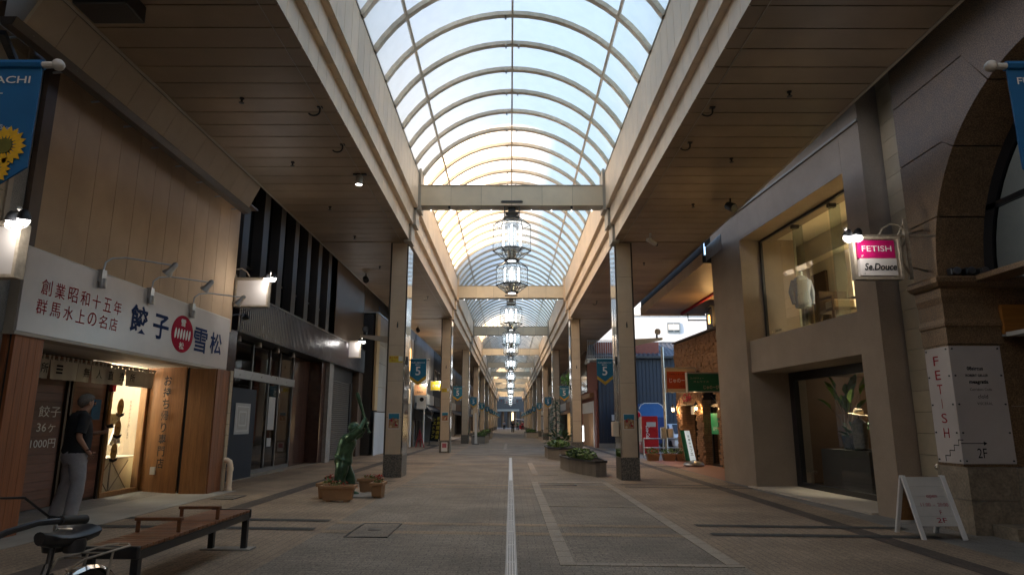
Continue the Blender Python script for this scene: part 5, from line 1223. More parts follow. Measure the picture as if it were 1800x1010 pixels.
t = thing('stand_sign', 'leaning white lit stand sign on a domed water base by the brick doorway', 'sign', (6.3, 23.2, gz(6.3)))
z = gz(6.3); MB().lathe([(.34, 0), (.36, .04), (.3, .12), (.12, .17), (.03, .2)], (6.3, 23.2, z + .03), 18).lathe([(.05, 0), (.05, .03)], (6.05, 23.2, z), 8).lathe([(.05, 0), (.05, .03)], (6.55, 23.2, z), 8).build('base', 'aluminium', t)
MB().prism([(6.2, 23.17, z + .2), (6.38, 23.17, z + .2), (6.2, 23.17, z + 1.2), (6.04, 23.17, z + 1.2)], (0, .08, 0)).build('lamp_box', 'sign_box_lit', t); MB().prism([(6.05, 23.26, z + .2), (6.2, 23.26, z + .2), (6.04, 23.26, z + 1.22), (5.9, 23.26, z + 1.22)], (0, .05, 0)).build('green_board', 'sign_green', t)
vtext(t, '営業中カフェ', (6.2, 23.168, z + .72), (1, 0, 0), (-.16, 0, 1), 'ink_black', .08, .12)
sheet('red_paving', 5.5, 7.1, 17.4, 27.2, 3, 'terracotta_tile')
# lower canopy over the restaurant with ribbed fascia
t = thing('restaurant_canopy', 'lower boarded canopy with ribbed fascia above the brick restaurant', 'canopy', (6.3, 21.5, 5.7))
Box('canopy_deck', 'dark_gap', t, 5.36, 8.0, 17.7, 26.5, 5.76, 5.98)
o0 = None
for i in range(20):
    y = 17.72 + i * .439
    if o0 is None: o0 = MB().box(5.36, 7.9, y + .004, y + .435, 5.74, 5.756).build('soffit_board', 'soffit_metal', t); oy = y
    else: dup(o0, (0, y - oy, 0))
flute(5.355, 17.7, 26.5, 5.70, 6.02, .11, -.02, MB()).build('ribbed_fascia', 'ivory_panel', t); Box('rear_closure', 'dark_gap', t, 5.42, 6.3, 17.62, 17.66, 6.2, 7.45); Box('rear_closure', 'dark_gap', t, 5.37, 5.41, 17.7, 26.5, 5.99, 7.45); Box('rear_closure', 'dark_gap', t, 5.6, 9, 26.46, 26.5, 6.01, 7.45); Box('end_fascia', 'ivory_panel', t, 5.36, 8, 26.51, 26.55, 5.7, 6.0); flute(5.45, 16.3, 17.68, 5.78, 6.18, .11, -.02, MB()).build('ribbed_fascia', 'aluminium', t)
MB().tube([(7.2, 26.2, 5.72), (7.2, 26.2, 5.45), (7.9, 26.0, 5.42)], .03, 6).build('drain_pipe', 'dark_metal', t); Box('red_beam', 'ink_red', t, 6.9, 6.98, 18.0, 26.2, 5.66, 5.735)
t, x, y = rthing('roof_unit', 'dark boxy unit with amber lit fittings on the restaurant roof', 'fixture', .75, 2.0, 4.62)
Box('cabinet', 'dark_metal', t, x - .5, x + .4, y, y + .5, 4.8, 5.45, .02); MB().box(x - .6, x + .5, y - .05, y + .55, 5.48, 5.52).bar((x - .5, y, 4.62), (x - .5, y, 5.5), .05).bar((x + .4, y, 4.62), (x + .4, y, 5.5), .05).build('frame', 'dark_metal', t)
for dx in (-.66, .62): MB().tube([(x + dx, y - .05, 4.85), (x + dx, y - .05, 5.15)], .035, 8).build('lamp_tube', 'amber_lit', t)
point(t, (x - .66, y - .35, 5.0), 10, (1, .55, .2), .05); point(t, (x + .62, y - .3, 5.0), 10, (1, .55, .2), .05)
# three pot planters, railing, pole, vending machine
rng = random.Random(21)
for i, (x, l) in enumerate(((5.62, 'left one with trailing leaves'), (6.25, 'middle one, smallest'), (6.75, 'right one with white flowers'))):
    y = 26.6; z = gz(x); t = thing('pot_planter', 'brown pot planter in front of the alley railing, ' + l, 'planter', (x, y, z), 'pot planters at the alley mouth')
    MB().add([(x - .2, y - .16, z), (x + .2, y - .16, z), (x + .2, y + .16, z), (x - .2, y + .16, z), (x - .25, y - .2, z + .28), (x + .25, y - .2, z + .28), (x + .25, y + .2, z + .28), (x - .25, y + .2, z + .28)], [(0, 3, 2, 1), (4, 5, 6, 7), (0, 1, 5, 4), (1, 2, 6, 5), (2, 3, 7, 6), (3, 0, 4, 7)]).build('pot', 'pot_brown', t, .01)
    f = MB(); leaves(f, (x, y, z + .36), (.27, .2, .14), 160, .05, rng); f.build('foliage', 'leaf', t)
    if i == 2: f = MB(); leaves(f, (x, y - .05, z + .42), (.25, .18, .08), 50, .03, rng); f.build('blossom', 'ink_white', t)
t = thing('guard_railing', 'grey tube guard railing across the alley mouth', 'railing', (6.5, 29, gz(6.5)))
z = gz(6.5); b = MB()
for x in (5.75, 6.6, 7.4): MB().tube([(x, 29, z), (x, 29, z + .8)], .035, 8).build('post', 'galvanised', t)
for h in (.8, .42, .15): MB().tube([(5.75, 29, z + h), (7.4, 29, z + h)], .028, 8).build('rail', 'galvanised', t)
t = thing('utility_pole', 'thin steel pole with grey control boxes rising past the orange sign', 'pole', (6.55, 28.2, gz(6.5)))
MB().tube([(6.55, 28.2, gz(6.5)), (6.55, 28.2, 4.6)], .06, 10).build('shaft', 'galvanised', t); Box('control_box', 'aluminium', t, 6.32, 6.5, 28.0, 28.2, .75, 1.2, .01); Box('control_box', 'shop_beige', t, 6.6, 6.82, 28.0, 28.2, .78, 1.15, .01)
V = thing('vending_machine', 'red drink vending machine seen from the side behind the near right column', 'vending machine', (6.65, 32.3, gz(6.6)))
z = gz(6.6); Box('cabinet', 'vend_red', V, 6.28, 7.05, 31.9, 32.9, z + .06, 1.70, .015); Box('plinth', 'dark_metal', V, 6.32, 7.0, 31.95, 32.85, z, z + .06); Box('front_door', 'paper', V, 6.24, 6.278, 31.93, 32.87, z + .6, 1.66); Box('notice', 'paper_grey', V, 6.5, 6.95, 31.893, 31.899, 1.2, 1.42)
text(V, 'Coca-Cola', (6.55, 31.899, .95), (0, 0, -1), (1, 0, 0), 'ink_white', w=.62, h=.17, shear=.3, bold=.02)
Vn = thing('delivery_van', 'blue box van parked in the alley behind the red vending machine', 'van', (7.5, 36.6, gz(7.5)))
z = gz(7.5); pr = [(6.95, .45), (6.95, 2.12), (7.05, 2.32), (7.25, 2.42), (8.0, 2.42), (8.2, 2.3), (8.42, 1.75), (8.42, .45)]
MB().prism([(a, 35.9, b) for a, b in pr], (0, 3.2, 0)).build('body', 'van_blue', Vn, .03); MB().prism([(6.94, 35.88, .3), (6.94, 35.88, 1.68), (8.43, 35.88, 1.68), (8.43, 35.88, .3)], (0, .018, 0)).build('lower_panel', 'van_navy', Vn)
MB().box(7.0, 8.4, 35.85, 35.88, z + .3, z + .42).build('bumper', 'dark_metal', Vn); MB().tube([(a, 35.89, b) for a, b in pr[1:7]], .02, 6).build('edge_strip', 'ink_white', Vn)
for x in (7.05, 8.3):
    for y in (36.4, 38.4): MB().lathe([(.18, -.09), (.31, -.09), (.31, .09), (.18, .09)], (x, y, z + .31), 16, axis=(1, 0, 0)).build('wheel', 'rubber', Vn)
Sg = thing('round_logo_panel', 'white panel with a red ring emblem beside the vending machine', 'sign', (6.0, 32.5, 0))
Box('panel', 'paper', Sg, 6.1, 6.22, 32.4, 32.46, gz(6), 2.0); MB().lathe([(.2, 0), (.2, .01)], (6.16, 32.39, 1.75), 20, axis=(0, -1, 0)).build('emblem_disc', 'paper', Sg); MB().lathe([(.13, 0), (.17, 0), (.17, .012), (.13, .012)], (6.16, 32.385, 1.75), 20, axis=(0, -1, 0)).build('emblem_ring', 'emblem_red', Sg)
# white parked car
Cc = thing('parked_car', 'white compact car parked in the alley beyond the railing', 'car', (9.3, 36.5, gz(9)))
z = gz(9.3); pr = [(35.0, .3), (35.0, .75), (35.5, .9), (36.2, 1.42), (37.8, 1.45), (38.4, .95), (38.6, .9), (38.6, .3)]
MB().prism([(8.55, a, z + b) for a, b in pr], (1.6, 0, 0)).build('body', 'white_paint', Cc, .06); MB().prism([(8.54, a, z + b) for a, b in ((35.75, .92), (36.25, 1.36), (37.7, 1.38), (38.1, .95))], (1.62, 0, 0)).build('side_glass', 'dark_pane', Cc); MB().prism([(8.7, 35.52, z + .93), (10.0, 35.52, z + .93), (9.95, 36.16, z + 1.4), (8.75, 36.16, z + 1.4)], (0, -.02, .02)).build('windscreen', 'dark_pane', Cc)
for x in (8.6, 10.1):
    for y in (35.7, 37.8): MB().lathe([(.16, -.1), (.3, -.1), (.3, .1), (.16, .1)], (x, y, z + .3), 16, axis=(1, 0, 0)).build('wheel', 'rubber', Cc)
for x in (8.72, 9.98): Box('headlight', 'aluminium', Cc, x - .14, x + .14, 34.97, 35.02, z + .62, z + .76, .01)
# alley buildings
t = thing('navy_house', 'navy ribbed house with a dark tiled roof at the alley corner', 'house', (8, 42, -.1))
ny = 39.5; vs = MB(); p = .22
for i in range(36): vs.box(5.28 + i * p, 5.28 + i * p + p * .7, ny - .03, ny, .0, 5.3)
vs.build('wall_rib', 'navy_cladding', t, kind='stuff'); Box('wall', 'navy_cladding', t, 5.25, 13.2, ny + .001, 48, -.2, 5.3); Box('wall_seam', 'dark_metal', t, 5.25, 13.2, ny - .035, ny - .002, 3.1, 3.13); Box('meter', 'paper', t, 6.0, 6.15, ny - .1, ny - .035, 1.5, 1.85); Box('base_course', 'concrete', t, 5.22, 13.2, ny - .06, ny - .001, -.3, .2)
rt = MB(); rows = 9
for r in range(rows):
    y0_ = ny - .35 + r * .26; z0_ = 5.28 + r * .115; 
    for i in range(30):
        x = 5.0 + i * .27; rt.prism([(x, y0_, z0_), (x + .1, y0_, z0_ + .06), (x + .2, y0_, z0_ + .05), (x + .27, y0_, z0_)], (0, .27, .10))
rt.build('roof_tile', 'slate_tile', t, kind='stuff'); MB().prism([(4.98, ny - .3, 5.25), (4.98, ny + 2.1, 6.3), (4.98, ny + 4.5, 5.25)], (8.2, 0, 0)).build('roof', 'slate_tile', t); Box('ridge', 'slate_tile', t, 4.95, 13.2, ny + 1.95, ny + 2.2, 6.28, 6.42); Box('gutter', 'dark_metal', t, 5.0, 13.2, ny - .46, ny - .36, 5.16, 5.26)
t = thing('white_house', 'tall white clad house with one small window behind the tiled roof', 'house', (15, 61, -.3))
Box('wall', 'white_cladding', t, 8.0, 26, 60, 70, -.5, 13.6)
for i in range(20): Box('cladding_seam', 'paper_grey', t, 8.4 + i * .9, 8.412 + i * .9, 59.995, 59.999, 0, 13.5)
w = Box('window', 'aluminium', t, 14.5, 15.7, 59.93, 59.99, 9.5, 10.45); MB().box(14.57, 15.07, 59.9, 59.925, 9.56, 10.38).box(15.13, 15.63, 59.9, 59.925, 9.56, 10.38).build('pane', 'dusk_pane', w); Box('curtain', 'paper', w, 14.6, 15.6, 59.88, 59.895, 9.75, 10.3); Box('parapet', 'grey_trim', t, 7.9, 26, 59.9, 60.1, 11.1, 11.16)
t = thing('balcony', 'grey steel balcony railing between the columns above the red brick doorway', 'balcony', (5, 38.6, 5))
Box('deck', 'grey_trim', t, 4.5, 6.6, 38.2, 39.4, 4.95, 5.07); MB().tube([(4.5, 38.2, 6.1), (6.6, 38.2, 6.1)], .03, 8).tube([(4.5, 38.2, 5.2), (6.6, 38.2, 5.2)], .02, 8).build('handrail', 'galvanised', t)
for i in range(17): MB().tube([(4.52 + i * .13, 38.2, 5.07), (4.52 + i * .13, 38.2, 6.1)], .012, 5).build('baluster', 'galvanised', t)
Box('support_beam', 'grey_trim', t, 4.5, 4.62, 38.2, 39.4, 4.8, 4.945)
t = thing('red_brick_shop', 'narrow red brick building with a tan double door in a white frame', 'shop', (5.3, 44, -.1))
Box('wall', 'red_brick', t, 5.2, 5.24, 39.62, 52, 2.75, 6.15); Box('wall_core', 'red_brick', t, 5.245, 9, 39.6, 52, -.2, 6.15); Box('pier', 'red_brick', t, 5.1, 5.24, 39.62, 40.5, -.2, 3.3)
f = Box('door_frame', 'white_paint', t, 5.08, 5.24, 40.6, 40.9, -.15, 2.7); MB().box(5.1, 5.24, 40.9, 47, 2.0, 2.7).build('door_head', 'off_white', f); Box('door_leaf', 'pine_frame', f, 5.14, 5.2, 40.92, 43.9, -.12, 1.98); Box('door_leaf', 'pine_frame', f, 5.14, 5.2, 43.94, 47, -.12, 1.98)
a = Box('arched_window', 'dark_pane', t, 5.16, 5.199, 44.5, 48, 3.4, 5.2); MB().lathe([(1.75, 0), (1.75, .03)], (5.17, 46.25, 5.2), 20, axis=(1, 0, 0)).build('arch_head', 'dark_pane', a); MB().tube([(5.0, 44.3, 3.5), (5.0, 48.2, 3.5)], .03, 6).tube([(5.0, 44.3, 3.9), (5.0, 48.2, 3.9)], .03, 6).build('window_rail', 'galvanised', a); Box('eave', 'pot_tan', t, 4.9, 5.24, 41, 50, 2.95, 3.2)
t = thing('stand_sign', 'small white lit stand sign with red letters behind the second right column', 'sign', (4.4, 42, gz(4.4)))
Box('lamp_box', 'white_lit', t, 4.15, 4.6, 41.9, 42.05, .25, 1.2, .01); text(t, 'OPEN', (4.37, 41.9, .9), *FC, 'emblem_red', w=.36, h=.16, bold=.03); text(t, '珈琲', (4.37, 41.9, .6), *FC, 'emblem_red', w=.34, h=.2, bold=.03); Box('foot', 'dark_metal', t, 4.2, 4.55, 41.85, 42.1, gz(4.4), .25)
# ================================================================== STREET FURNITURE, PEOPLE, FAR STREET
# --- bench
Bn = thing('park_bench', 'long dark framed bench with brown wooden slats and two armrests, by the gyoza shop', 'bench', (-3.08, 6.5, .04))
x0, x1, y0, y1, zt = -3.32, -2.88, 5.38, 7.66, .455
o0 = None; p = (y1 - y0 - .1) / 25
for i in range(25):
    y = y0 + .05 + i * p
    if o0 is None: o0 = MB().box(x0 + .005, x1 - .005, y + .004, y + p - .004, zt - .028, zt).build('slat', 'bench_wood', Bn, .003); oy = y
    else: dup(o0, (0, y - oy, 0)); 
for xx in (x0 + .03, x1 - .03): Box('side_rail', 'black_paint', Bn, xx - .022, xx + .022, y0 + .04, y1 - .04, zt - .1, zt - .032)
for y in (y0, y1 - .045): Box('end_cap', 'black_paint', Bn, x0, x1, y, y + .045, zt - .09, zt + .006, .012)
for xx in (x0 + .04, x1 - .04):
    for yy in (y0 + .06, y1 - .06): MB().bar((xx, yy, gz(xx)), (xx, yy, zt - .05), .06).build('leg', 'black_paint', Bn, .005)
for yy in (y0 + .06, y1 - .06): Box('base_plate', 'concrete', Bn, x0 - .04, x1 + .06, yy - .09, yy + .09, gz(-3.1) + .002, gz(-3.1) + .018)
for yy in (6.08, 6.86):
    b = MB().box(x0 + .015, x1 - .015, yy - .028, yy + .028, zt + .10, zt + .128)
    for xx in (x0 + .04, x1 - .04): b.bar((xx, yy, zt + .001), (xx, yy, zt + .1), .035, .02)
    b.build('armrest', 'bench_wood', Bn, .006)
# --- bicycle
bo, bh = Vector((-2.09, 3.42, gz(-2.1))), R(268)
def bw(l, s, z): return bo + Vector((l * math.cos(bh) - s * math.sin(bh), l * math.sin(bh) + s * math.cos(bh), z))
Bk = thing('bicycle', 'dark city bicycle cut by the bottom left corner, saddle and handlebar showing', 'bicycle', tuple(bo))
for l in (0, 1.08):
    pts = [bw(l + .31 * math.cos(a), 0, .335 + .31 * math.sin(a)) for a in [2 * math.pi * k / 32 for k in range(33)]]
    w = MB().tube(pts, .019, 8, cap=False).build('wheel', 'rubber', Bk)
    MB().tube([bw(l + .288 * math.cos(a), 0, .335 + .288 * math.sin(a)) for a in [2 * math.pi * k / 32 for k in range(33)]], .011, 6, cap=False).build('rim', 'aluminium', w)
    sp = MB()
    for k in range(18): a = 2 * math.pi * k / 18; sp.bar(bw(l, .02 * (-1) ** k, .335), bw(l + .285 * math.cos(a), 0, .335 + .285 * math.sin(a)), .003)
    sp.tube([bw(l, -.05, .335), bw(l, .05, .335)], .022, 8); sp.build('spokes', 'aluminium', w, kind='stuff')
    fm = MB(); n = 16; a0, a1 = (R(20), R(195)) if l == 0 else (R(-10), R(150))
    for k in range(n):
        a = a0 + (a1 - a0) * k / (n - 1)
        for s, rr in ((-.033, .338), (-.018, .352), (.018, .352), (.033, .338)): fm.v.append(tuple(bw(l + rr * math.cos(a), s, .335 + rr * math.sin(a))))
    for k in range(n - 1):
        for j in range(3): fm.f.append([k * 4 + j, (k + 1) * 4 + j, (k + 1) * 4 + j + 1, k * 4 + j + 1]); fm.m.append(0); fm.sm.append(True)
    fm.build('mudguard', 'chrome', Bk)
fr = MB().tube([bw(0, .05, .335), bw(.42, .03, .3)], .011, 6).tube([bw(0, -.05, .335), bw(.42, -.03, .3)], .011, 6).tube([bw(.42, 0, .3), bw(.25, 0, .74)], .018, 8).tube([bw(.42, 0, .3), bw(.6, 0, .4), bw(.86, 0, .72)], .021, 8).tube([bw(.3, 0, .55), bw(.88, 0, .66)], .016, 8).tube([bw(.25, .02, .7), bw(0, .05, .335)], .009, 6).tube([bw(.25, -.02, .7), bw(0, -.05, .335)], .009, 6)
fr.tube([bw(.84, 0, .84), bw(.9, 0, .66), bw(.94, .045, .55), bw(1.08, .05, .335)], .014, 8).tube([bw(.9, 0, .64), bw(.94, -.045, .55), bw(1.08, -.05, .335)], .014, 8).build('frame', 'black_paint', Bk)
sd = MB(); n = 12; rows = []
for k in range(9):
    u = k / 8; l = .06 + .27 * u; hw = .085 * (1 - u) ** .5 * (1.0 if u < .3 else .9) + .026; zc = .865 - .02 * math.sin(u * math.pi) + .008 * u
    for j in range(n):
        a = 2 * math.pi * j / n; sd.v.append(tuple(bw(l, hw * math.cos(a), zc + (.03 if math.sin(a) > 0 else .055) * math.sin(a) * (1 - .3 * u))))
for k in range(8):
    for j in range(n): sd.f.append([k * n + j, k * n + (j + 1) % n, (k + 1) * n + (j + 1) % n, (k + 1) * n + j]); sd.m.append(0); sd.sm.append(True)
sd.f += [list(range(n))[::-1], [8 * n + j for j in range(n)]]; sd.m += [0, 0]; sd.sm += [True, True]
s_ = sd.build('saddle', 'black_paint', Bk); MB().tube([bw(.25, 0, .72), bw(.235, 0, .84)], .014, 8).lathe([(.045, 0), (.05, .03), (.045, .06)], bw(.16, .05, .78), 10).lathe([(.045, 0), (.05, .03), (.045, .06)], bw(.16, -.05, .78), 10).build('seat_post', 'dark_metal', s_)
hb = MB()
for s in (-1, 1): hb.tube([bw(.84, 0, .85), bw(.87, s * .07, .87), bw(.87, s * .15, .92), bw(.82, s * .23, .97), bw(.74, s * .285, .992), bw(.62, s * .305, .985), bw(.52, s * .31, .975)], .0125, 8)
hb.tube([bw(.86, 0, .7), bw(.84, 0, .86)], .015, 8); hb = hb.build('handlebar', 'dark_metal', Bk)
for s in (-1, 1):
    MB().tube([bw(.64, s * .305, .987), bw(.5, s * .312, .973)], .019, 10).build('grip', 'rubber', hb)
    MB().tube([bw(.66, s * .3, .975), bw(.62, s * .27, .95), bw(.52, s * .27, .935)], .007, 6).build('brake_lever', 'aluminium', hb)
MB().tube([bw(.66, .3, .985), bw(.78, .25, 1.09), bw(.92, .12, 1.1), bw(1.0, .05, .95), bw(.95, 0, .75)], .005, 5).tube([bw(.66, -.3, .985), bw(.8, -.2, 1.08), bw(.98, -.05, .95), bw(.95, 0, .75)], .005, 5).build('brake_cable', 'black_paint', hb)
rk = MB()
for s in (-.065, .065): rk.tube([bw(.18, s * .6, .70), bw(.1, s, .735), bw(-.26, s, .735), bw(-.31, s * .4, .735)], .006, 6).tube([bw(-.12, s, .73), bw(-.02, s * 1.1, .36)], .006, 6)
for l in (.06, -.06, -.18): rk.tube([bw(l, -.065, .735), bw(l, .065, .735)], .005, 6)
rk.tube([bw(-.31, -.026, .735), bw(-.31, .026, .735)], .006, 6); rk.build('rear_rack', 'rust_paint', Bk)
bs = MB()
for z, w, d in ((.95, .19, .15), (.87, .18, .14), (.79, .17, .13), (.71, .16, .12)): bs.tube([bw(1.1 + d, -w, z), bw(1.1 + d, w, z), bw(1.1 - d, w, z), bw(1.1 - d, -w, z), bw(1.1 + d, -w, z)], .004, 5)
for k in range(9):
    u = -1 + k / 4; 
    for sg in (1, -1): bs.bar(bw(1.1 + sg * .15, u * .19, .95), bw(1.1 + sg * .12, u * .16, .71), .004); bs.bar(bw(1.1 + u * .15, sg * .19, .95), bw(1.1 + u * .12, sg * .16, .71), .004)
    bs.bar(bw(1.22, u * .16, .71), bw(.98, u * .16, .71), .004)
bs.build('front_basket', 'dark_metal', Bk)
MB().tube([bw(.42, -.07, .3), bw(.42, .07, .3)], .02, 8).tube([bw(.42, .07, .3), bw(.52, .075, .17)], .01, 6).tube([bw(.42, -.07, .3), bw(.32, -.075, .43)], .01, 6).bar(bw(.52, .08, .17), bw(.52, .17, .17), .06, .02).bar(bw(.32, -.08, .43), bw(.32, -.17, .43), .06, .02).lathe([(.09, -.004), (.09, .004)], bw(.42, -.05, .3), 18, axis=(math.sin(bh), -math.cos(bh), 0)).build('crank', 'aluminium', Bk)
MB().tube([bw(0, .07, .33), bw(-.05, .16, gz(0) + .0)], .008, 6).build('kickstand', 'aluminium', Bk)

# --- standing man
PM = Vector((-6.02, 9.36, .09)); mf = Vector((.58, .815, 0)); mr = Vector((.815, -.58, 0))
def mw(a, b, z): return PM + mr * a + mf * b + Vector((0, 0, z))
def J(a, b, z, r): return (*mw(a, b, z), r)
Man = thing('person', 'grey haired man in a black polo and pale grey trousers looking at his phone', 'person', tuple(PM))
body = {'pelvis': J(0, 0, .93, .125), 'spine': J(0, 0, 1.1, .115), 'chest': J(0, .0, 1.28, .125), 'neckb': J(0, .0, 1.42, .06), 'neck': J(0, .035, 1.48, .055), 'jaw': J(0, .085, 1.53, .062), 'skull': J(0, .075, 1.60, .083), 'crown': J(0, .055, 1.655, .06),
        'shR': J(.17, -.01, 1.385, .055), 'elR': J(.235, -.09, 1.12, .041), 'wrR': J(.215, .05, .93, .028), 'haR': J(.19, .11, .87, .034),
        'shL': J(-.17, -.01, 1.385, .055), 'elL': J(-.2, .12, 1.13, .041), 'wrL': J(.0, .30, 1.17, .028), 'haL': J(.075, .335, 1.185, .032),
        'hipR': J(.09, 0, .88, .085), 'knR': J(.105, .03, .49, .055), 'anR': J(.11, -.02, .09, .038), 'toR': J(.115, .11, .045, .035), 'hipL': J(-.09, 0, .88, .085), 'knL': J(-.14, .0, .49, .055), 'anL': J(-.19, -.09, .09, .038), 'toL': J(-.205, .04, .045, .035)}
E_ = [('pelvis', 'spine'), ('spine', 'chest'), ('chest', 'neckb'), ('neckb', 'neck'), ('neck', 'jaw'), ('jaw', 'skull'), ('skull', 'crown'), ('chest', 'shR'), ('shR', 'elR'), ('elR', 'wrR'), ('wrR', 'haR'), ('chest', 'shL'), ('shL', 'elL'), ('elL', 'wrL'), ('wrL', 'haL'), ('pelvis', 'hipR'), ('hipR', 'knR'), ('knR', 'anR'), ('anR', 'toR'), ('pelvis', 'hipL'), ('hipL', 'knL'), ('knL', 'anL'), ('anL', 'toL')]
bd = skin_mesh('body', body, E_, 'skin', Man)
hd = MB()   # nose, ears, fingers joined into the body mesh
hd.ball(mw(0, .165, 1.575), .016, (.8, 1, 1.5)); 
for s in (-1, 1): hd.ball(mw(s * .085, .06, 1.575), .03, (.5, .7, 1.1))
def finger(base, d, n, L, r, curl):
    b0 = Vector(base); d = Vector(d).normalized(); n = Vector(n).normalized(); pts = [b0]; a = 0
    for k in range(3): a += curl; pts.append(pts[-1] + (d * math.cos(a) + n * math.sin(a)) * L * (.42, .33, .25)[k])
    hd.tube(pts, [r, r * .95, r * .85, r * .65], 7)
for i in range(4):
    finger(mw(.19 + (i - 1.5) * .006, .12 + .0, .865) + mf * (i - 1.5) * .018, (0, 0, -1), -mr, .085 - abs(i - 1.2) * .008, .0085, .35)
    finger(mw(.085, .34, 1.185) + Vector((0, 0, (i - 1.5) * .017)), mr, -mf * .5 + Vector((0, 0, .4)), .075 - abs(i - 1.2) * .007, .0085, .4)
finger(mw(.19, .13, .9), mf, -mr, .055, .01, .3); finger(mw(.05, .33, 1.21), Vector((0, 0, 1)) + mr * .5, -mf, .055, .01, .2)
hdo = hd.build('body_detail', 'skin', Man)
for o in (bd, hdo): o.select_set(False)
bmj = bmesh.new(); bmj.from_mesh(bd.data); bmj.from_mesh(hdo.data); bmj.to_mesh(bd.data); bmj.free(); bpy.data.objects.remove(hdo)
for p in bd.data.polygons: p.use_smooth = True
for s in (-1, 1): MB().ball(mw(s * .03, .15, 1.598), .008, n=8).build('eye', 'ink_black', Man)
MB().bar(mw(-.02, .158, 1.535), mw(.02, .158, 1.535), .006).build('mouth', 'brown_trim', Man)
hr = MB(); n = 24; m_ = 12; cen = mw(0, .055, 1.602)
for i in range(m_ + 1):
    for k in range(n):
        a = 2 * math.pi * k / n; c_ = math.sin(a); tm = math.pi * (.58 - .24 * c_ - .02 * math.cos(2 * a)); t2 = tm * i / m_
        jt = 1 + .03 * math.sin(7 * a + i * 2.3) + .025 * math.sin(11 * a - i * 3.1); rim = 1 - .10 * max(0, (i - m_ + 2) / 2)
        hr.v.append(tuple(cen + (mr * math.cos(a) * .098 * math.sin(t2) + mf * c_ * .116 * math.sin(t2)) * jt * rim + Vector((0, 0, .106 * math.cos(t2) * jt))))
for i in range(m_):
    for k in range(n): hr.f.append([i * n + k, (i + 1) * n + k, (i + 1) * n + (k + 1) % n, i * n + (k + 1) % n]); hr.m.append(0); hr.sm.append(True)
hr.build('hair', 'hair_grey', Man)
def loft(secs, n=20, fold=.012, seed=1):
    mb_ = MB(); rg = random.Random(seed)
    for i, (a, b, z, ra, rb_) in enumerate(secs):
        for k in range(n):
            t_ = 2 * math.pi * k / n; f_ = 1 + fold * math.sin(3 * t_ + i * 1.7) + fold * rg.uniform(-1, 1)
            mb_.v.append(tuple(mw(a + ra * 1.05 * math.cos(t_) * f_, b + rb_ * math.sin(t_) * f_, z + .006 * rg.uniform(-1, 1))))
    for i in range(len(secs) - 1):
        for k in range(n): mb_.f.append([i * n + k, i * n + (k + 1) % n, (i + 1) * n + (k + 1) % n, (i + 1) * n + k]); mb_.m.append(0); mb_.sm.append(True)
    return mb_
sh_ = loft([(0, -.005, .90, .205, .155), (0, -.005, .93, .21, .16), (0, .0, 1.0, .205, .158), (0, .005, 1.1, .205, .158), (0, .0, 1.2, .212, .155), (0, -.005, 1.3, .215, .14), (0, -.01, 1.37, .19, .115), (0, -.005, 1.42, .12, .09), (0, .0, 1.45, .07, .068), (0, .01, 1.475, .066, .064)], 24, .018, 3)
for s, el in ((1, (.228, -.075, 1.16)), (-1, (-.205, .075, 1.18))):
    sh_.tube([mw(s * .12, -.01, 1.375), mw(s * .17, -.01, 1.36), mw(s * .2, (el[1] - .01) / 2, 1.28), mw(*el)], [.085, .083, .076, .072], 12)
sh_.build('polo_shirt', 'cloth_black', Man)
tr_ = loft([(0, -.005, .76, .195, .14), (0, -.012, .84, .205, .158), (0, -.01, .92, .195, .15), (0, -.005, .97, .178, .14)], 24, .014, 5)
for s, pts in ((1, [(.098, -.01, .84, .108), (.103, 0, .72, .105), (.108, .015, .6, .097), (.11, .025, .5, .092), (.115, .015, .38, .09), (.115, .0, .26, .088), (.116, -.012, .16, .087), (.115, -.015, .075, .085)]), (-1, [(-.098, -.01, .84, .108), (-.11, 0, .72, .105), (-.128, .0, .6, .097), (-.143, 0, .5, .092), (-.155, -.02, .38, .09), (-.167, -.05, .26, .088), (-.18, -.075, .16, .087), (-.19, -.09, .075, .085)])):
    rg = random.Random(s + 4); q = []
    for u in range(len(pts) - 1):
        for w_ in (0, .5): q.append([pts[u][k] * (1 - w_) + pts[u + 1][k] * w_ for k in range(4)])
    q.append(list(pts[-1]))
    tr_.tube([mw(a, b, z) for a, b, z, r in q], [r * (1 + .05 * rg.uniform(-1, 1)) for a, b, z, r in q], 14)
tr_.build('trousers', 'cloth_grey', Man)
for s, a, b in ((1, .113, -.02), (-1, -.19, -.09)):
    pr = [mw(a, b - .07, .035), mw(a, b, .05), mw(a, b + .09, .042), mw(a, b + .16, .03)]; MB().tube(pr, [.032, .045, .043, .026], 10).build('shoe', 'shoe', Man)
MB().tube([mw(.155 * math.cos(a), .15 * math.sin(a), .965) for a in [2 * math.pi * k / 20 for k in range(21)]], .012, 6).build('belt', 'ink_black', Man); MB().tube([mw(.21 + .033 * math.cos(a), .05 + .033 * math.sin(a), .945) for a in [2 * math.pi * k / 12 for k in range(13)]], .009, 6).build('watch', 'ink_black', Man)
ph = thing('mobile_phone', 'dark mobile phone held in the hand of the man', 'phone', tuple(mw(.12, .35, 1.21)))
MB().prism([mw(.06, .345, 1.22), mw(.21, .36, 1.24), mw(.21, .33, 1.29), mw(.06, .315, 1.27)], tuple(mf * .006 + Vector((0, 0, .006)))).build('case', 'black_paint', ph, .002); MB().prism([mw(.07, .342, 1.224), mw(.2, .356, 1.241), mw(.2, .331, 1.284), mw(.07, .319, 1.266)], tuple(-mf * .002 + Vector((0, 0, .0002)))).build('screen', 'dusk_pane', ph)

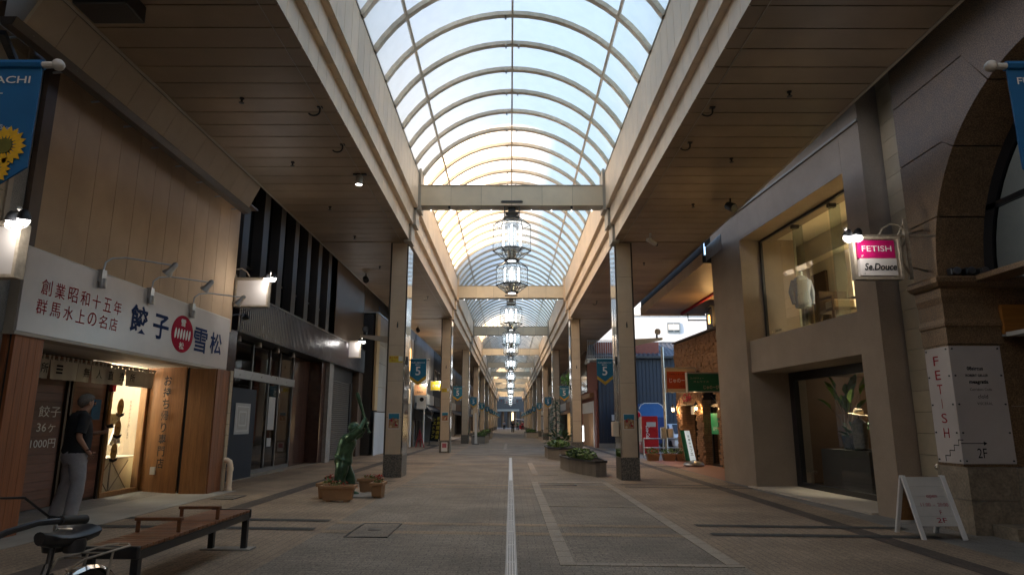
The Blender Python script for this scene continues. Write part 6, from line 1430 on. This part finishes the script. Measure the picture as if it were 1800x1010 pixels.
# --- bronze batter statue (generic ball player)
PS = Vector((-3.08, 12.9, gz(-3)))
St = thing('bronze_statue', 'green bronze statue of a baggy clothed ball player raising a bat', 'statue', tuple(PS))
def S_(x, y, z, r): return (PS.x + x, PS.y + y, z, r)
sb_ = MB(); q_ = lambda x, y, z: (PS.x + x, PS.y + y, z)
sb_.tube([q_(-.10, 0, .60), q_(-.105, 0, .68), q_(-.10, 0, .76), q_(-.085, 0, .86), q_(-.06, 0, .96), q_(-.03, 0, 1.05), q_(.0, 0, 1.12), q_(.025, -.005, 1.17)], [.15, .175, .165, .158, .165, .17, .14, .08], 18)
sb_.tube([q_(-.115, 0, .70), q_(-.1, 0, .735), q_(-.095, 0, .75)], [.19, .185, .17], 18)
sb_.tube([q_(.025, -.005, 1.15), q_(.05, -.01, 1.22)], [.07, .066], 12); sb_.ball(q_(.08, -.01, 1.285), .1, (1.05, .92, 1.05), 16); sb_.ball(q_(.18, -.01, 1.27), .022, (1, .8, 1.3), 8); sb_.ball(q_(.15, -.01, 1.215), .04, (1, 1, .7), 8)
for sy, knee, ank in ((-1, (-.13, -.11, .38), (-.115, -.12, .1)), (1, (.0, .12, .38), (.045, .13, .1))):
    hx = -.1; sb_.tube([q_(hx, sy * .07, .66), q_(hx * .9 + knee[0] * .1, sy * .085, .56), q_((hx + knee[0]) / 2, (sy * .085 + knee[1]) / 2, .47), q_(*knee), q_(knee[0] * .8 + ank[0] * .2, knee[1], .31), q_((knee[0] + ank[0]) / 2, knee[1], .235), q_(ank[0], ank[1], .20)], [.115, .125, .118, .105, .108, .104, .07], 14)
    sb_.tube([q_(ank[0], ank[1], .24), q_(ank[0], ank[1], .1), q_(ank[0], ank[1], .075)], [.055, .045, .05], 10); sb_.tube([q_(ank[0] - .06, ank[1], .075), q_(ank[0] + .02, ank[1], .08), q_(ank[0] + .1, ank[1], .07), q_(ank[0] + .15, ank[1], .06)], [.04, .05, .045, .028], 10)
for sy, el, wr in ((-1, (.2, -.15, 1.26), (.275, -.04, 1.455)), (1, (.17, .17, 1.2), (.305, .03, 1.37))):
    sb_.tube([q_(-.0, sy * .12, 1.10), q_(.06, sy * .15, 1.14), q_((.06 + el[0]) / 2, sy * .158, (1.14 + el[2]) / 2), q_(*el)], [.085, .088, .08, .082], 12)
    sb_.tube([q_(*el), q_((el[0] + wr[0]) / 2, (el[1] + wr[1]) / 2, (el[2] + wr[2]) / 2), q_(*wr), q_(wr[0] + .012, wr[1] * .5, wr[2] + .03)], [.058, .05, .036, .042], 10)
fg_ = sb_.build('figure', 'statue_bronze', St); rm_ = fg_.modifiers.new('r', 'REMESH'); rm_.mode = 'VOXEL'; rm_.voxel_size = .012; rm_.use_smooth_shade = True; sm_ = fg_.modifiers.new('s', 'SMOOTH'); sm_.iterations = 3; sm_.factor = .5
dg_ = bpy.context.evaluated_depsgraph_get(); nm_ = bpy.data.meshes.new_from_object(fg_.evaluated_get(dg_)); fg_.modifiers.clear(); fg_.data = nm_; nm_.name = 'figure'
nm_.materials.clear(); nm_.materials.append(M['statue_bronze'])
cp = Vector((PS.x + .07, PS.y - .01, 1.30)); MB().lathe([(.112, -.02), (.115, 0), (.1, .06), (.06, .1), (.01, .112)], cp, 18, axis=(-.25, 0, 1)).prism([cp + Vector((.06, -.09, -.01)), cp + Vector((.2, -.06, -.01)), cp + Vector((.2, .06, -.01)), cp + Vector((.06, .09, -.01))], (0, 0, .015)).build('helmet', 'statue_bronze', St)
ba, bb_ = Vector((PS.x + .36, PS.y + .01, 1.20)), Vector((PS.x + .10, PS.y - .02, 1.97)); dv = bb_ - ba; L = dv.length
MB().lathe([(.035, 0), (.036, .02), (.018, .035), (.017, .2), (.02, .32), (.036, .6), (.042, L - .06), (.03, L)], ba, 14, axis=dv).build('bat', 'statue_bronze', St)
hg = MB()
for k in range(8):
    p = ba + dv.normalized() * (.2 + .022 * k + (.03 if k > 3 else 0)); hg.tube([p + Vector((.028 * math.cos(a), .03 * math.sin(a), 0)) for a in [math.pi * (.1 + q * .3) for q in range(6)]], .012, 6)
hg.build('fingers', 'statue_bronze', St)
MB().tube([(PS.x + .19, PS.y - .15, 1.255), (PS.x + .215, PS.y - .145, 1.285)], [.095, .098], 14).build('sleeve_hem', 'statue_bronze', St)
Box('statue_base', 'concrete', St, PS.x - .4, PS.x + .55, PS.y - .35, PS.y + .4, gz(-3) + .001, gz(-3) + .03)
# --- flower troughs round the statue
rng = random.Random(31)
def trough(cx, cy, w, d, label, red):
    z = gz(cx); h = .27; t = thing('flower_trough', label, 'planter', (cx, cy, z), 'flower troughs round the bronze statue'); k = .86
    MB().add([(cx - w * k, cy - d * k, z + .03), (cx + w * k, cy - d * k, z + .03), (cx + w * k, cy + d * k, z + .03), (cx - w * k, cy + d * k, z + .03), (cx - w, cy - d, z + h), (cx + w, cy - d, z + h), (cx + w, cy + d, z + h), (cx - w, cy + d, z + h)], [(0, 3, 2, 1), (0, 1, 5, 4), (1, 2, 6, 5), (2, 3, 7, 6), (3, 0, 4, 7)]).build('trough_body', 'pot_tan', t, .008)
    b = MB(); e = .028
    b.box(cx - w - e, cx + w + e, cy - d - e, cy - d + .012, z + h - .045, z + h + .012).box(cx - w - e, cx + w + e, cy + d - .012, cy + d + e, z + h - .045, z + h + .012).box(cx - w - e, cx - w + .012, cy - d + .012, cy + d - .012, z + h - .045, z + h + .012).box(cx + w - .012, cx + w + e, cy - d + .012, cy + d - .012, z + h - .045, z + h + .012)
    b.build('rim', 'pot_tan', t, .008); b = MB()
    for sx in (-1, 1): b.box(cx + sx * w * .6 - .04, cx + sx * w * .6 + .04, cy - d * .7, cy + d * .7, z, z + .029)
    for i, o in enumerate((0, 1)):
        sx = (-1, 1)[i]; Box('foot', 'pot_tan', t, cx + sx * w * .55 - .04, cx + sx * w * .55 + .04, cy - d * .7, cy + d * .7, z, z + .029)
    Box('soil', 'soil', t, cx - w + .014, cx + w - .014, cy - d + .014, cy + d - .014, z + h - .08, z + h - .02)
    n = int(90 * (w + d) / .4); f = MB(); leaves(f, (cx, cy, z + h + .02), (w * .85, d * .8, .05 if not red else .09), n, .028, rng); f.build('foliage', 'leaf', t)
    f = MB(); leaves(f, (cx + (w * .2 if red else 0), cy, z + h + (.1 if red else .04)), (w * .7, d * .7, .05), 55 if red else 40, .02, rng); f.build('blossom', 'flower_red', t)
trough(-3.03, 12.02, .28, .10, 'long tan flower trough right in front of the bronze statue', False)
trough(-3.38, 12.62, .10, .32, 'tan flower trough on the left of the bronze statue, red blooms', True)
trough(-2.78, 13.55, .22, .10, 'tan flower trough behind the bronze statue', False)
trough(-2.47, 12.75, .10, .20, 'tan flower trough on the right of the bronze statue, tall red blooms', True)

# --- tiled street planters
def planter(label, outline, h, group, rng, pink=True, tall=0):
    cx = sum(p[0] for p in outline) / len(outline); cy = sum(p[1] for p in outline) / len(outline); z = gz(cx)
    t = thing('street_planter', label, 'planter', (cx, cy, z), group)
    n = len(outline)
    MB().prism([(p[0] * .985 + cx * .015, p[1] * .985 + cy * .015, z) for p in outline], (0, 0, h - .06)).build('core', 'mortar_dark', t)
    for i in range(n):
        a, b = Vector((*outline[i], 0)), Vector((*outline[(i + 1) % n], 0)); L = (b - a).length; k = max(1, int(L / .11)); nn = Vector(((b - a).y, -(b - a).x, 0)).normalized()
        for j in range(k):
            p, q = a + (b - a) * (j / k + .004 / L), a + (b - a) * ((j + 1) / k - .004 / L)
            if cy < 24: MB().prism([(p.x, p.y, z + .002), (q.x, q.y, z + .002), (q.x - nn.x * .015, q.y - nn.y * .015, z + .002), (p.x - nn.x * .015, p.y - nn.y * .015, z + .002)], (0, 0, h - .05)).build('tile', 'planter_tile', t)
    if cy >= 24:
        w_ = MB(); w_.prism([(p[0], p[1], z + .002) for p in outline], (0, 0, h - .05)); w_.build('tile_face', 'planter_tile', t)
    w_ = MB()
    for i in range(n): w_.bar((*outline[i], z + h - .03), (*outline[(i + 1) % n], z + h - .03), .06, .05)
    w_.build('rim', 'dark_metal', t)
    MB().prism([(p[0] * .96 + cx * .04, p[1] * .96 + cy * .04, z + h - .065) for p in outline], (0, 0, .02)).build('soil', 'soil', t)
    xs = [p[0] for p in outline]; ys = [p[1] for p in outline]; rx_, ry_ = (max(xs) - min(xs)) / 2, (max(ys) - min(ys)) / 2
    for m_, num, hh, sz, ss in (('leaf', 520, .15, .07, 1), ('leaf_dark', 220, .10, .08, .9), ('leaf_bright', 260, .17, .06, .92)) + ((('flower_pink', 130, .1, .035, .85),) if pink else ()):
        f = MB(); leaves(f, (cx, cy, z + h + .08), (rx_ * .8 * ss, ry_ * .82 * ss, hh), num, sz, rng); f.build('foliage' if 'leaf' in m_ else 'blossom', m_, t)
    for q in range(tall):
        f = MB(); px, py = cx + rng.uniform(-.4, .4) * rx_, cy + rng.uniform(-.5, .5) * ry_
        for i in range(14):
            a = rng.uniform(0, 6.28); d = Vector((math.cos(a), math.sin(a), rng.uniform(.1, .7))); s = d.cross(Vector((0, 0, 1))).normalized() * .06; p = Vector((px, py, z + h + .05)); L = rng.uniform(.16, .3)
            f.add([p, p + d * L * .5 + s + Vector((0, 0, .06)), p + d * L, p + d * L * .5 - s + Vector((0, 0, .06))], [(0, 1, 2, 3)])
        f.build('broad_leaves', 'leaf_dark', t)
    return t
rng = random.Random(12)
planter('nearest boat shaped tiled planter on the right, green leaves and pink flowers', [(2.29, 18.12), (2.6, 18.3), (2.62, 19.6), (2.45, 21.2), (2.1, 22.2), (1.62, 21.9), (1.58, 21.3), (1.72, 19.9)], .42, 'tiled planters in the roadway', rng, True, 5)
planter('second tiled planter on the right, bright green leaves', [(1.9, 25.6), (2.6, 25.8), (2.6, 28.6), (2.2, 30.2), (1.7, 30.0), (1.45, 28.4), (1.5, 26.8)], .48, 'tiled planters in the roadway', rng, False, 4)
planter('tiled planter on the left beyond the third column', [(-2.6, 44.5), (-1.7, 44.5), (-1.5, 46.5), (-1.8, 49), (-2.6, 49)], .5, 'tiled planters in the roadway', rng, False, 6)
planter('small tiled planter far down the left with dark shrubs', [(-2.5, 56), (-1.7, 56), (-1.6, 60), (-2.5, 60)], .55, 'tiled planters in the roadway', rng, True, 8)
planter('far tiled planter down the right side of the roadway', [(1.5, 62), (2.6, 62), (2.6, 68), (1.9, 69), (1.4, 67)], .55, 'tiled planters in the roadway', rng, False, 8)
# conifer, shrub and hanging greenery on the right
t = thing('conifer_tree', 'slim dark conifer tree beside the second right column under a banner', 'tree', (2.25, 32.8, gz(2.2)))
MB().tube([(2.25, 32.8, gz(2)), (2.26, 32.8, 1.4), (2.24, 32.82, 2.6)], [.06, .04, .015], 8).build('trunk', 'bark', t); f = MB(); rng = random.Random(8)
for i in range(48):
    h = .45 + 2.1 * i / 48; r = (.72 * (1 - (h - .4) / 2.5) + .05) * rng.uniform(.7, 1.15); a = i * 2.4; d = Vector((math.cos(a) * r, math.sin(a) * r, -.02)); p = Vector((2.25, 32.8, h))
    for k in range(16):
        u = .25 + .75 * k / 16; q = p + d * u + Vector((0, 0, -.08 * u * u)); s = Vector((rng.uniform(-1, 1), rng.uniform(-1, 1), rng.uniform(-.5, .5))).normalized() * .1 + d * .1; w = s.orthogonal().normalized() * .02
        f.add([q - w, q + w, q + s + w * .3, q + s - w * .3], [(0, 1, 2, 3)])
f.build('crown', 'conifer', t)
potplant('shrub', 'big leaved grey green shrub beneath the conifer tree', 2.3, 31.0, gz(2.3), .55, 26, .35, 'leaf_dark', random.Random(15), .45, 'pot_brown', .22, .35)
t = thing('hanging_plant', 'bright yellow green foliage on a bracket above the second right banner', 'plant', (3.6, 38, 3.6)); f = MB(); leaves(f, (3.3, 37, 3.75), (.5, .5, .35), 240, .09, random.Random(2)); f.build('foliage', 'leaf_bright', t); MB().lathe([(.12, 0), (.2, .2)], (3.3, 37, 3.4), 12).tube([(3.3, 37, 3.6), (3.3, 37, 6.18)], .01, 5).build('basket', 'dark_metal', t)

# --- shops beyond on both sides
def shop(s, y0, y1, x, label, wm, h, rng, signm='shop_white', lit=None, cat='shop'):
    """x = facade distance from the centre line"""
    X = lambda d: s * (x + d); n_in = 1
    t = thing('shop_building', label, cat, (X(0), (y0 + y1) / 2, gz(X(0))), 'shop fronts along the arcade'); g = gz(X(0)) - .1
    Box('wall', wm, t, X(0), X(.2), y0, y1, 2.9, h); Box('wall_core', wm, t, X(.9), X(8), y0, y1, g, h - .01); Box('party_wall', wm, t, X(.0), X(.89), y0, y0 + .25, g, 2.89); Box('party_wall', wm, t, X(0), X(.89), y1 - .25, y1, g, 2.89)
    Box('sign_fascia', signm, t, X(-.12), X(-.005), y0 + .2, y1 - .2, 2.55, 3.2); Box('soffit', 'dark_gap', t, X(0), X(.89), y0 + .26, y1 - .26, 2.5, 2.54)
    nw = max(2, int((y1 - y0) / 2.6))
    for i in range(nw):
        a = y0 + .7 + (y1 - y0 - 1.4) * i / nw; b = a + (y1 - y0 - 1.4) / nw - .7
        w = Box('window', 'grey_trim', t, X(-.03), X(-.002), a, b, 3.75, 5.15); Box('pane', 'dusk_pane' if rng.random() < .7 else 'paper_grey', w, X(-.04), X(-.031), a + .08, b - .08, 3.83, 5.07)
    f = Box('shop_front', 'dark_metal', t, X(.80), X(.86), y0 + .26, y1 - .26, g, g + .25)
    k = max(2, int((y1 - y0) / 1.5))
    for i in range(k):
        a = y0 + .3 + (y1 - y0 - .6) * i / k; b = y0 + .3 + (y1 - y0 - .6) * (i + 1) / k
        Box('pane', rng.choice(['dark_pane', 'dusk_pane', 'dusk_pane', lit or 'dark_pane']), f, X(.82), X(.84), a + .04, b - .04, g + .25, 2.45); Box('mullion', 'aluminium', f, X(.79), X(.87), b - .039, b + .039, g + .25, 2.49)
    if rng.random() < .6:
        am = rng.choice(['shop_dark', 'shop_brown', 'shop_blue', 'navy_board']); MB().prism([(X(0), y0 + .5, 2.55), (X(-.8), y0 + .5, 2.15), (X(-.8), y0 + .5, 2.05), (X(0), y0 + .5, 2.45)], (0, y1 - y0 - 1.0, 0)).build('awning', am, t)
    return t
rng = random.Random(17)
Ls = [(38.2, 47, 'shop_grey', 'left shop with grey front past the orange door', 'shop_white', 'warm_panel'), (47, 55, 'navy_board', 'dark left shop beyond the yellow sign', 'shop_dark', None), (55, 66, 'shop_beige', 'beige left shop beyond the second column', 'shop_white', 'white_lit'), (66, 78, 'shop_dark', 'dark brown left shop in the middle distance', 'shop_brown', 'warm_panel'), (78, 92, 'shop_grey', 'grey left shop in the middle distance', 'shop_blue', None), (92, 108, 'shop_brown', 'brown left shop far down the street', 'shop_white', 'warm_panel'), (108, 128, 'shop_beige', 'pale left shop far down the street', 'shop_dark', None), (128, 151, 'shop_grey', 'last left shop at the arcade end', 'shop_white', None)]
Rs = [(52.2, 62, 'shop_beige', 'beige right shop past the red brick building', 'shop_brown', 'warm_panel'), (62, 72, 'shop_dark', 'dark right shop with lit window in the distance', 'shop_white', 'warm_panel'), (72, 84, 'shop_grey', 'grey right shop in the middle distance', 'shop_blue', None), (84, 98, 'shop_white', 'white right shop in the middle distance', 'shop_dark', 'warm_panel'), (98, 112, 'shop_brown', 'brown right shop far down the street', 'shop_white', None), (112, 130, 'shop_beige', 'pale right shop far down the street', 'shop_blue', 'white_lit'), (130, 151, 'shop_grey', 'last right shop at the arcade end', 'shop_dark', None)]
tallL = {38.2: 14, 55: 15, 66: 15, 78: 15, 108: 14};  # unseen upper heights raised to shade the roof, low shops let sun through
for a, b, wm, l, sm, lit in Ls: shop(-1, a, b, 5.5, l, wm, tallL.get(a, 7.4), rng, sm, lit)
for a, b, wm, l, sm, lit in Rs: shop(1, a, b, 5.3, l, wm, 7.5 if a != 72 else 11, rng, sm, lit)
# orange door shop on the left
t = thing('orange_door_shop', 'narrow left shop with a tall orange door and lit amber panel above', 'shop', (-5.55, 36.2, .07))
Box('wall', 'shop_beige', t, -6.2, -5.56, 34.15, 38.15, 3.4, 7.2); Box('wall_core', 'shop_beige', t, -12, -5.9, 34.15, 38.15, 0, 13); Box('pier', 'off_white', t, -5.89, -5.5, 36.6, 37.2, 0, 6.0); Box('pier', 'bronze_dark', t, -5.89, -5.48, 37.3, 38.1, 0, 6.0); Box('pier', 'off_white', t, -5.89, -5.5, 34.15, 34.5, 0, 3.39)
d = Box('door', 'orange_door', t, -5.8, -5.75, 34.55, 36.55, .05, 2.3); MB().box(-5.75, -5.72, 35.5, 35.56, .1, 2.25).box(-5.75, -5.73, 34.6, 36.5, 1.1, 1.16).build('door_rail', 'shop_brown', d); MB().tube([(-5.7, 35.7, .9), (-5.7, 35.7, 1.4)], .02, 6).build('handle', 'dark_metal', d)
Box('sign_panel', 'straw', t, -5.7, -5.5, 34.6, 36.5, 2.42, 3.2); text(t, '酒', (-5.5, 35.5, 2.8), *FX, 'ink_black', h=.4); Box('lit_panel', 'amber_lit', t, -5.56, -5.52, 35.3, 36.4, 4.2, 5.4)
def fsign(name, label, x0, x1, y, z0, z1, m, lines, lit=True):
    t = thing(name, label, 'sign', ((x0 + x1) / 2, y, z0), 'projecting signs of the far left shops')
    MB().box(x0 - .03, x1 + .03, y, y + .14, z1, z1 + .03).box(x0 - .03, x1 + .03, y, y + .14, z0 - .03, z0).box(x0 - .03, x0, y, y + .14, z0, z1).box(x1, x1 + .03, y, y + .14, z0, z1).bar((x0, y + .07, z1 + .1), (x0 - .7, y + .07, z1 + .1), .04).build('frame', 'rust_paint', t); Box('face', m, t, x0 + .002, x1 - .002, y + .02, y + .12, z0 + .002, z1 - .002)
    for s, zz, w, hh, c in lines: text(t, s, ((x0 + x1) / 2, y + .02, z0 + (z1 - z0) * zz), *FC, c, w=w, h=hh)
    if lit: MB().ball((x1, y - .15, z1 - .05), .06).build('bulb', 'bulb_white', t); point(t, (x1 - .05, y - .25, z1 - .02), 12, (1, .9, .8), .05)
    return t
fsign('projecting_sign', 'peach two part sign with a lit lamp below the left teal banner', -5.28, -4.64, 36.4, 2.88, 3.46, 'pot_tan', [('CAFE', .72, .35, .09, 'emblem_red'), ('BAR', .28, .35, .12, 'ink_black')])
fsign('projecting_sign', 'mustard yellow sign with a lit lamp before the second left column', -5.28, -4.6, 43.9, 3.5, 4.06, 'sign_yellow', [('居酒屋', .5, .5, .2, 'off_white')])
t = thing('shop_sign', 'white panel sign with a small dark emblem above the black awning', 'sign', (-5.0, 37.6, 2.2)); Box('panel', 'paper', t, -5.3, -4.75, 37.6, 37.65, 2.15, 2.85); MB().lathe([(.12, 0), (.12, .01)], (-5.02, 37.59, 2.68), 14, axis=(0, -1, 0)).build('emblem_disc', 'ink_black', t)
t = thing('awning', 'black shop awning on a white post under the white panel sign', 'awning', (-5, 38.2, 1.6)); MB().prism([(-5.45, 37.9, 2.2), (-4.5, 37.9, 1.6), (-4.5, 37.9, 1.45), (-5.45, 37.9, 1.55)], (0, 2.5, 0)).build('cloth', 'black_paint', t); MB().tube([(-4.9, 37.8, .06), (-4.9, 37.8, 2.2)], .05, 8).build('post', 'off_white', t)
t = thing('menu_banner', 'tilted black banner with yellow writing standing before the second left column', 'banner', (-4.5, 39.5, .06)); MB().prism([(-4.75, 39.5, .35), (-4.25, 39.5, .3), (-4.05, 39.5, 1.85), (-4.6, 39.5, 1.9)], (0, .02, 0)).build('cloth', 'ink_black', t); vtext(t, '焼鳥居酒屋', (-4.28, 39.498, 1.1), (1, 0, 0), (.1, 0, 1), 'sign_yellow', .2, .27); vtext(t, 'レストラン', (-4.52, 39.498, 1.1), (1, 0, 0), (.1, 0, 1), 'sign_yellow', .17, .25); MB().tube([(-4.78, 39.52, .06), (-4.6, 39.52, 1.95)], .02, 6).box(-4.9, -4.3, 39.4, 39.7, .06, .1).build('stand', 'dark_metal', t)
t = thing('easel', 'dark red folding easel beside the white post on the left', 'easel', (-4.95, 37, .06)); MB().tube([(-5.2, 37, .06), (-5.0, 37, 1.0), (-4.75, 37, .06)], .03, 6).tube([(-5.1, 37, .5), (-4.87, 37, .5)], .02, 6).tube([(-5.0, 37.0, 1.0), (-5.0, 37.4, .06)], .025, 6).build('frame', 'ink_red', t)
t = thing('pillar_lamp', 'warm glowing wall lamp on the orange door shop front', 'lamp', (-5.48, 34.3, 3.3)); MB().lathe([(.05, 0), (.09, .1), (.06, .5)], (-5.42, 34.3, 2.95), 10).build('shade', 'warm_panel', t); Box('bracket', 'dark_metal', t, -5.5, -5.42, 34.28, 34.32, 2.9, 2.95)
# --- far end of the arcade
t = thing('end_building', 'dark columned building across the end of the arcade with one lit window', 'building', (0, 186, 0))
Box('wall', 'shop_dark', t, -24, 24, 190, 205, -.5, 16); Box('canopy_slab', 'grey_trim', t, -4.2, 2.4, 180, 186, 4.4, 4.9)
for i in range(5): MB().lathe([(.4, 0), (.4, 4.6)], (-3.8 + i * 1.7, 184, -.3), 10).build('column', 'shop_brown', t)
w = Box('lit_window', 'warm_panel', t, .4, 1.5, 189.9, 189.98, 1.8, 4.2); Box('upper_band', 'shop_grey', t, -24, 24, 189.9, 189.99, 8, 9)
t = thing('market_awning', 'small white awning stall at the far end of the street', 'awning', (3, 150, 0)); MB().prism([(1.0, 149, 2.3), (3.4, 149, 2.0), (3.4, 149, 1.85), (1.0, 149, 2.15)], (0, 3, 0)).build('cloth', 'far_awning', t)
for x in (1.05, 3.3): MB().tube([(x, 149.1, -.05), (x, 149.1, 2.1)], .04, 6).build('post', 'galvanised', t)
Box('stall_counter', 'ink_red', t, 2.0, 3.3, 149.6, 150.6, -.05, .9)
t = thing('hanging_board', 'pale blue board hung under the vault at the far end', 'sign', (0, 138, 5.6)); Box('panel', 'cloth_blue', t, -1.2, 1.2, 138, 138.1, 5.3, 6.2); MB().bar((-1, 138.05, 6.2), (-1, 138.05, 7.2), .03).bar((1, 138.05, 6.2), (1, 138.05, 7.2), .03).build('hanger', 'dark_metal', t)
t = thing('pennant_string', 'sagging string of small dark pennants across the far end of the vault', 'bunting', (0, 120, 6)); pts = [(-2.6 + 5.2 * k / 16, 120, 5.9 - .9 * (1 - ((k - 8) / 8) ** 2)) for k in range(17)]; MB().tube(pts, .012, 5).build('string', 'dark_metal', t)
for k in range(1, 16): p = pts[k]; MB().prism([(p[0] - .1, 120, p[2]), (p[0] + .1, 120, p[2]), (p[0], 120, p[2] - .26)], (0, .01, 0)).build('pennant', 'ink_red' if k % 3 == 0 else 'shop_blue', t)
def stroller(x, y, label, top, rng):
    P = Vector((x, y, gz(x))); t = thing('person', label, 'person', tuple(P), 'people at the far end of the street')
    def K(a, b, z, r): return (x + a, y + b, gz(x) + z, r)
    q = {'pe': K(0, 0, .92, .14), 'ch': K(0, 0, 1.28, .16), 'nk': K(0, 0, 1.45, .06), 'hd': K(0, -.02, 1.58, .095), 'a1': K(.2, 0, 1.36, .06), 'a2': K(.27, 0, 1.1, .05), 'a3': K(.25, -.08, .85, .04), 'b1': K(-.2, 0, 1.36, .06), 'b2': K(-.27, 0, 1.1, .05), 'b3': K(-.25, -.08, .85, .04), 'l1': K(.1, 0, .85, .1), 'l2': K(.12, -.08, .48, .07), 'l3': K(.12, .03, .06, .05), 'm1': K(-.1, 0, .85, .1), 'm2': K(-.12, .04, .48, .07), 'm3': K(-.12, .14, .06, .05)}
    skin_mesh('body', q, [('pe', 'ch'), ('ch', 'nk'), ('nk', 'hd'), ('ch', 'a1'), ('a1', 'a2'), ('a2', 'a3'), ('ch', 'b1'), ('b1', 'b2'), ('b2', 'b3'), ('pe', 'l1'), ('l1', 'l2'), ('l2', 'l3'), ('pe', 'm1'), ('m1', 'm2'), ('m2', 'm3')], 'skin', t, 1)
    skin_mesh('coat', {'a': K(0, 0, .8, .17), 'b': K(0, 0, 1.1, .18), 'c': K(0, 0, 1.34, .18), 'd': K(.2, 0, 1.36, .08), 'e': K(.27, 0, 1.08, .07), 'f': K(-.2, 0, 1.36, .08), 'g': K(-.27, 0, 1.08, .07)}, [('a', 'b'), ('b', 'c'), ('c', 'd'), ('d', 'e'), ('c', 'f'), ('f', 'g')], top, t, 1)
    skin_mesh('trousers', {'p': K(0, 0, .9, .15), 'h': K(.1, 0, .82, .12), 'k': K(.12, -.08, .48, .09), 'l': K(.12, .03, .1, .08), 'm': K(-.1, 0, .82, .12), 'n': K(-.12, .04, .48, .09), 'o': K(-.12, .14, .1, .08)}, [('p', 'h'), ('h', 'k'), ('k', 'l'), ('p', 'm'), ('m', 'n'), ('n', 'o')], 'cloth_black', t, 1)
    MB().ball((x, y - .01, gz(x) + 1.62), .11, (1, 1, .9)).build('hair', 'ink_black', t)
for x, y, l, c in ((.35, 92, 'person in dark clothes walking in the middle of the far street', 'cloth_black'), (1.3, 118, 'person in a green coat near the far white awning', 'leaf_dark'), (2.2, 122, 'person in dark red beside the far white awning', 'ink_red'), (-1.2, 132, 'person in pale blue by the far left columns', 'cloth_blue')): stroller(x, y, l, c, rng)
t = thing('upright_board', 'grey leaning board stand at the foot of the third left column', 'board', (-2.2, 43.5, .03)); MB().prism([(-2.3, 43.2, .03), (-2.12, 43.2, .03), (-2.2, 43.2, 2.0), (-2.3, 43.2, 2.0)], (0, .06, 0)).build('panel', 'off_white', t); Box('foot', 'dark_metal', t, -2.45, -2.0, 43.1, 43.5, .03, .07)
# arcade behind the viewer: plain shop rows so that the street goes on
for s in (-1, 1):
    t = thing('shop_building', 'plain shop row behind the viewer on the %s' % ('gyoza side' if s < 0 else 'granite side'), 'shop', (s * 6.3, -14, 0)); Box('wall', 'shop_beige', t, s * 6.3, s * 12, -26, -6.1 if s < 0 else 1.9, -.3, 9); Box('sign_fascia', 'shop_white', t, s * 6.15, s * 6.29, -25, -7, 2.6, 3.4)
t = thing('shop_building', 'unseen front added behind the viewer to shade the foreground', 'shop', (0, -30, 0)); Box('wall', 'shop_grey', t, -14, 14, -31, -27, -.5, 7.0); Box('sign_fascia', 'shop_white', t, -5, 5, -26.99, -26.8, 2.6, 3.4)  # added wall, stops sky light flooding the foreground
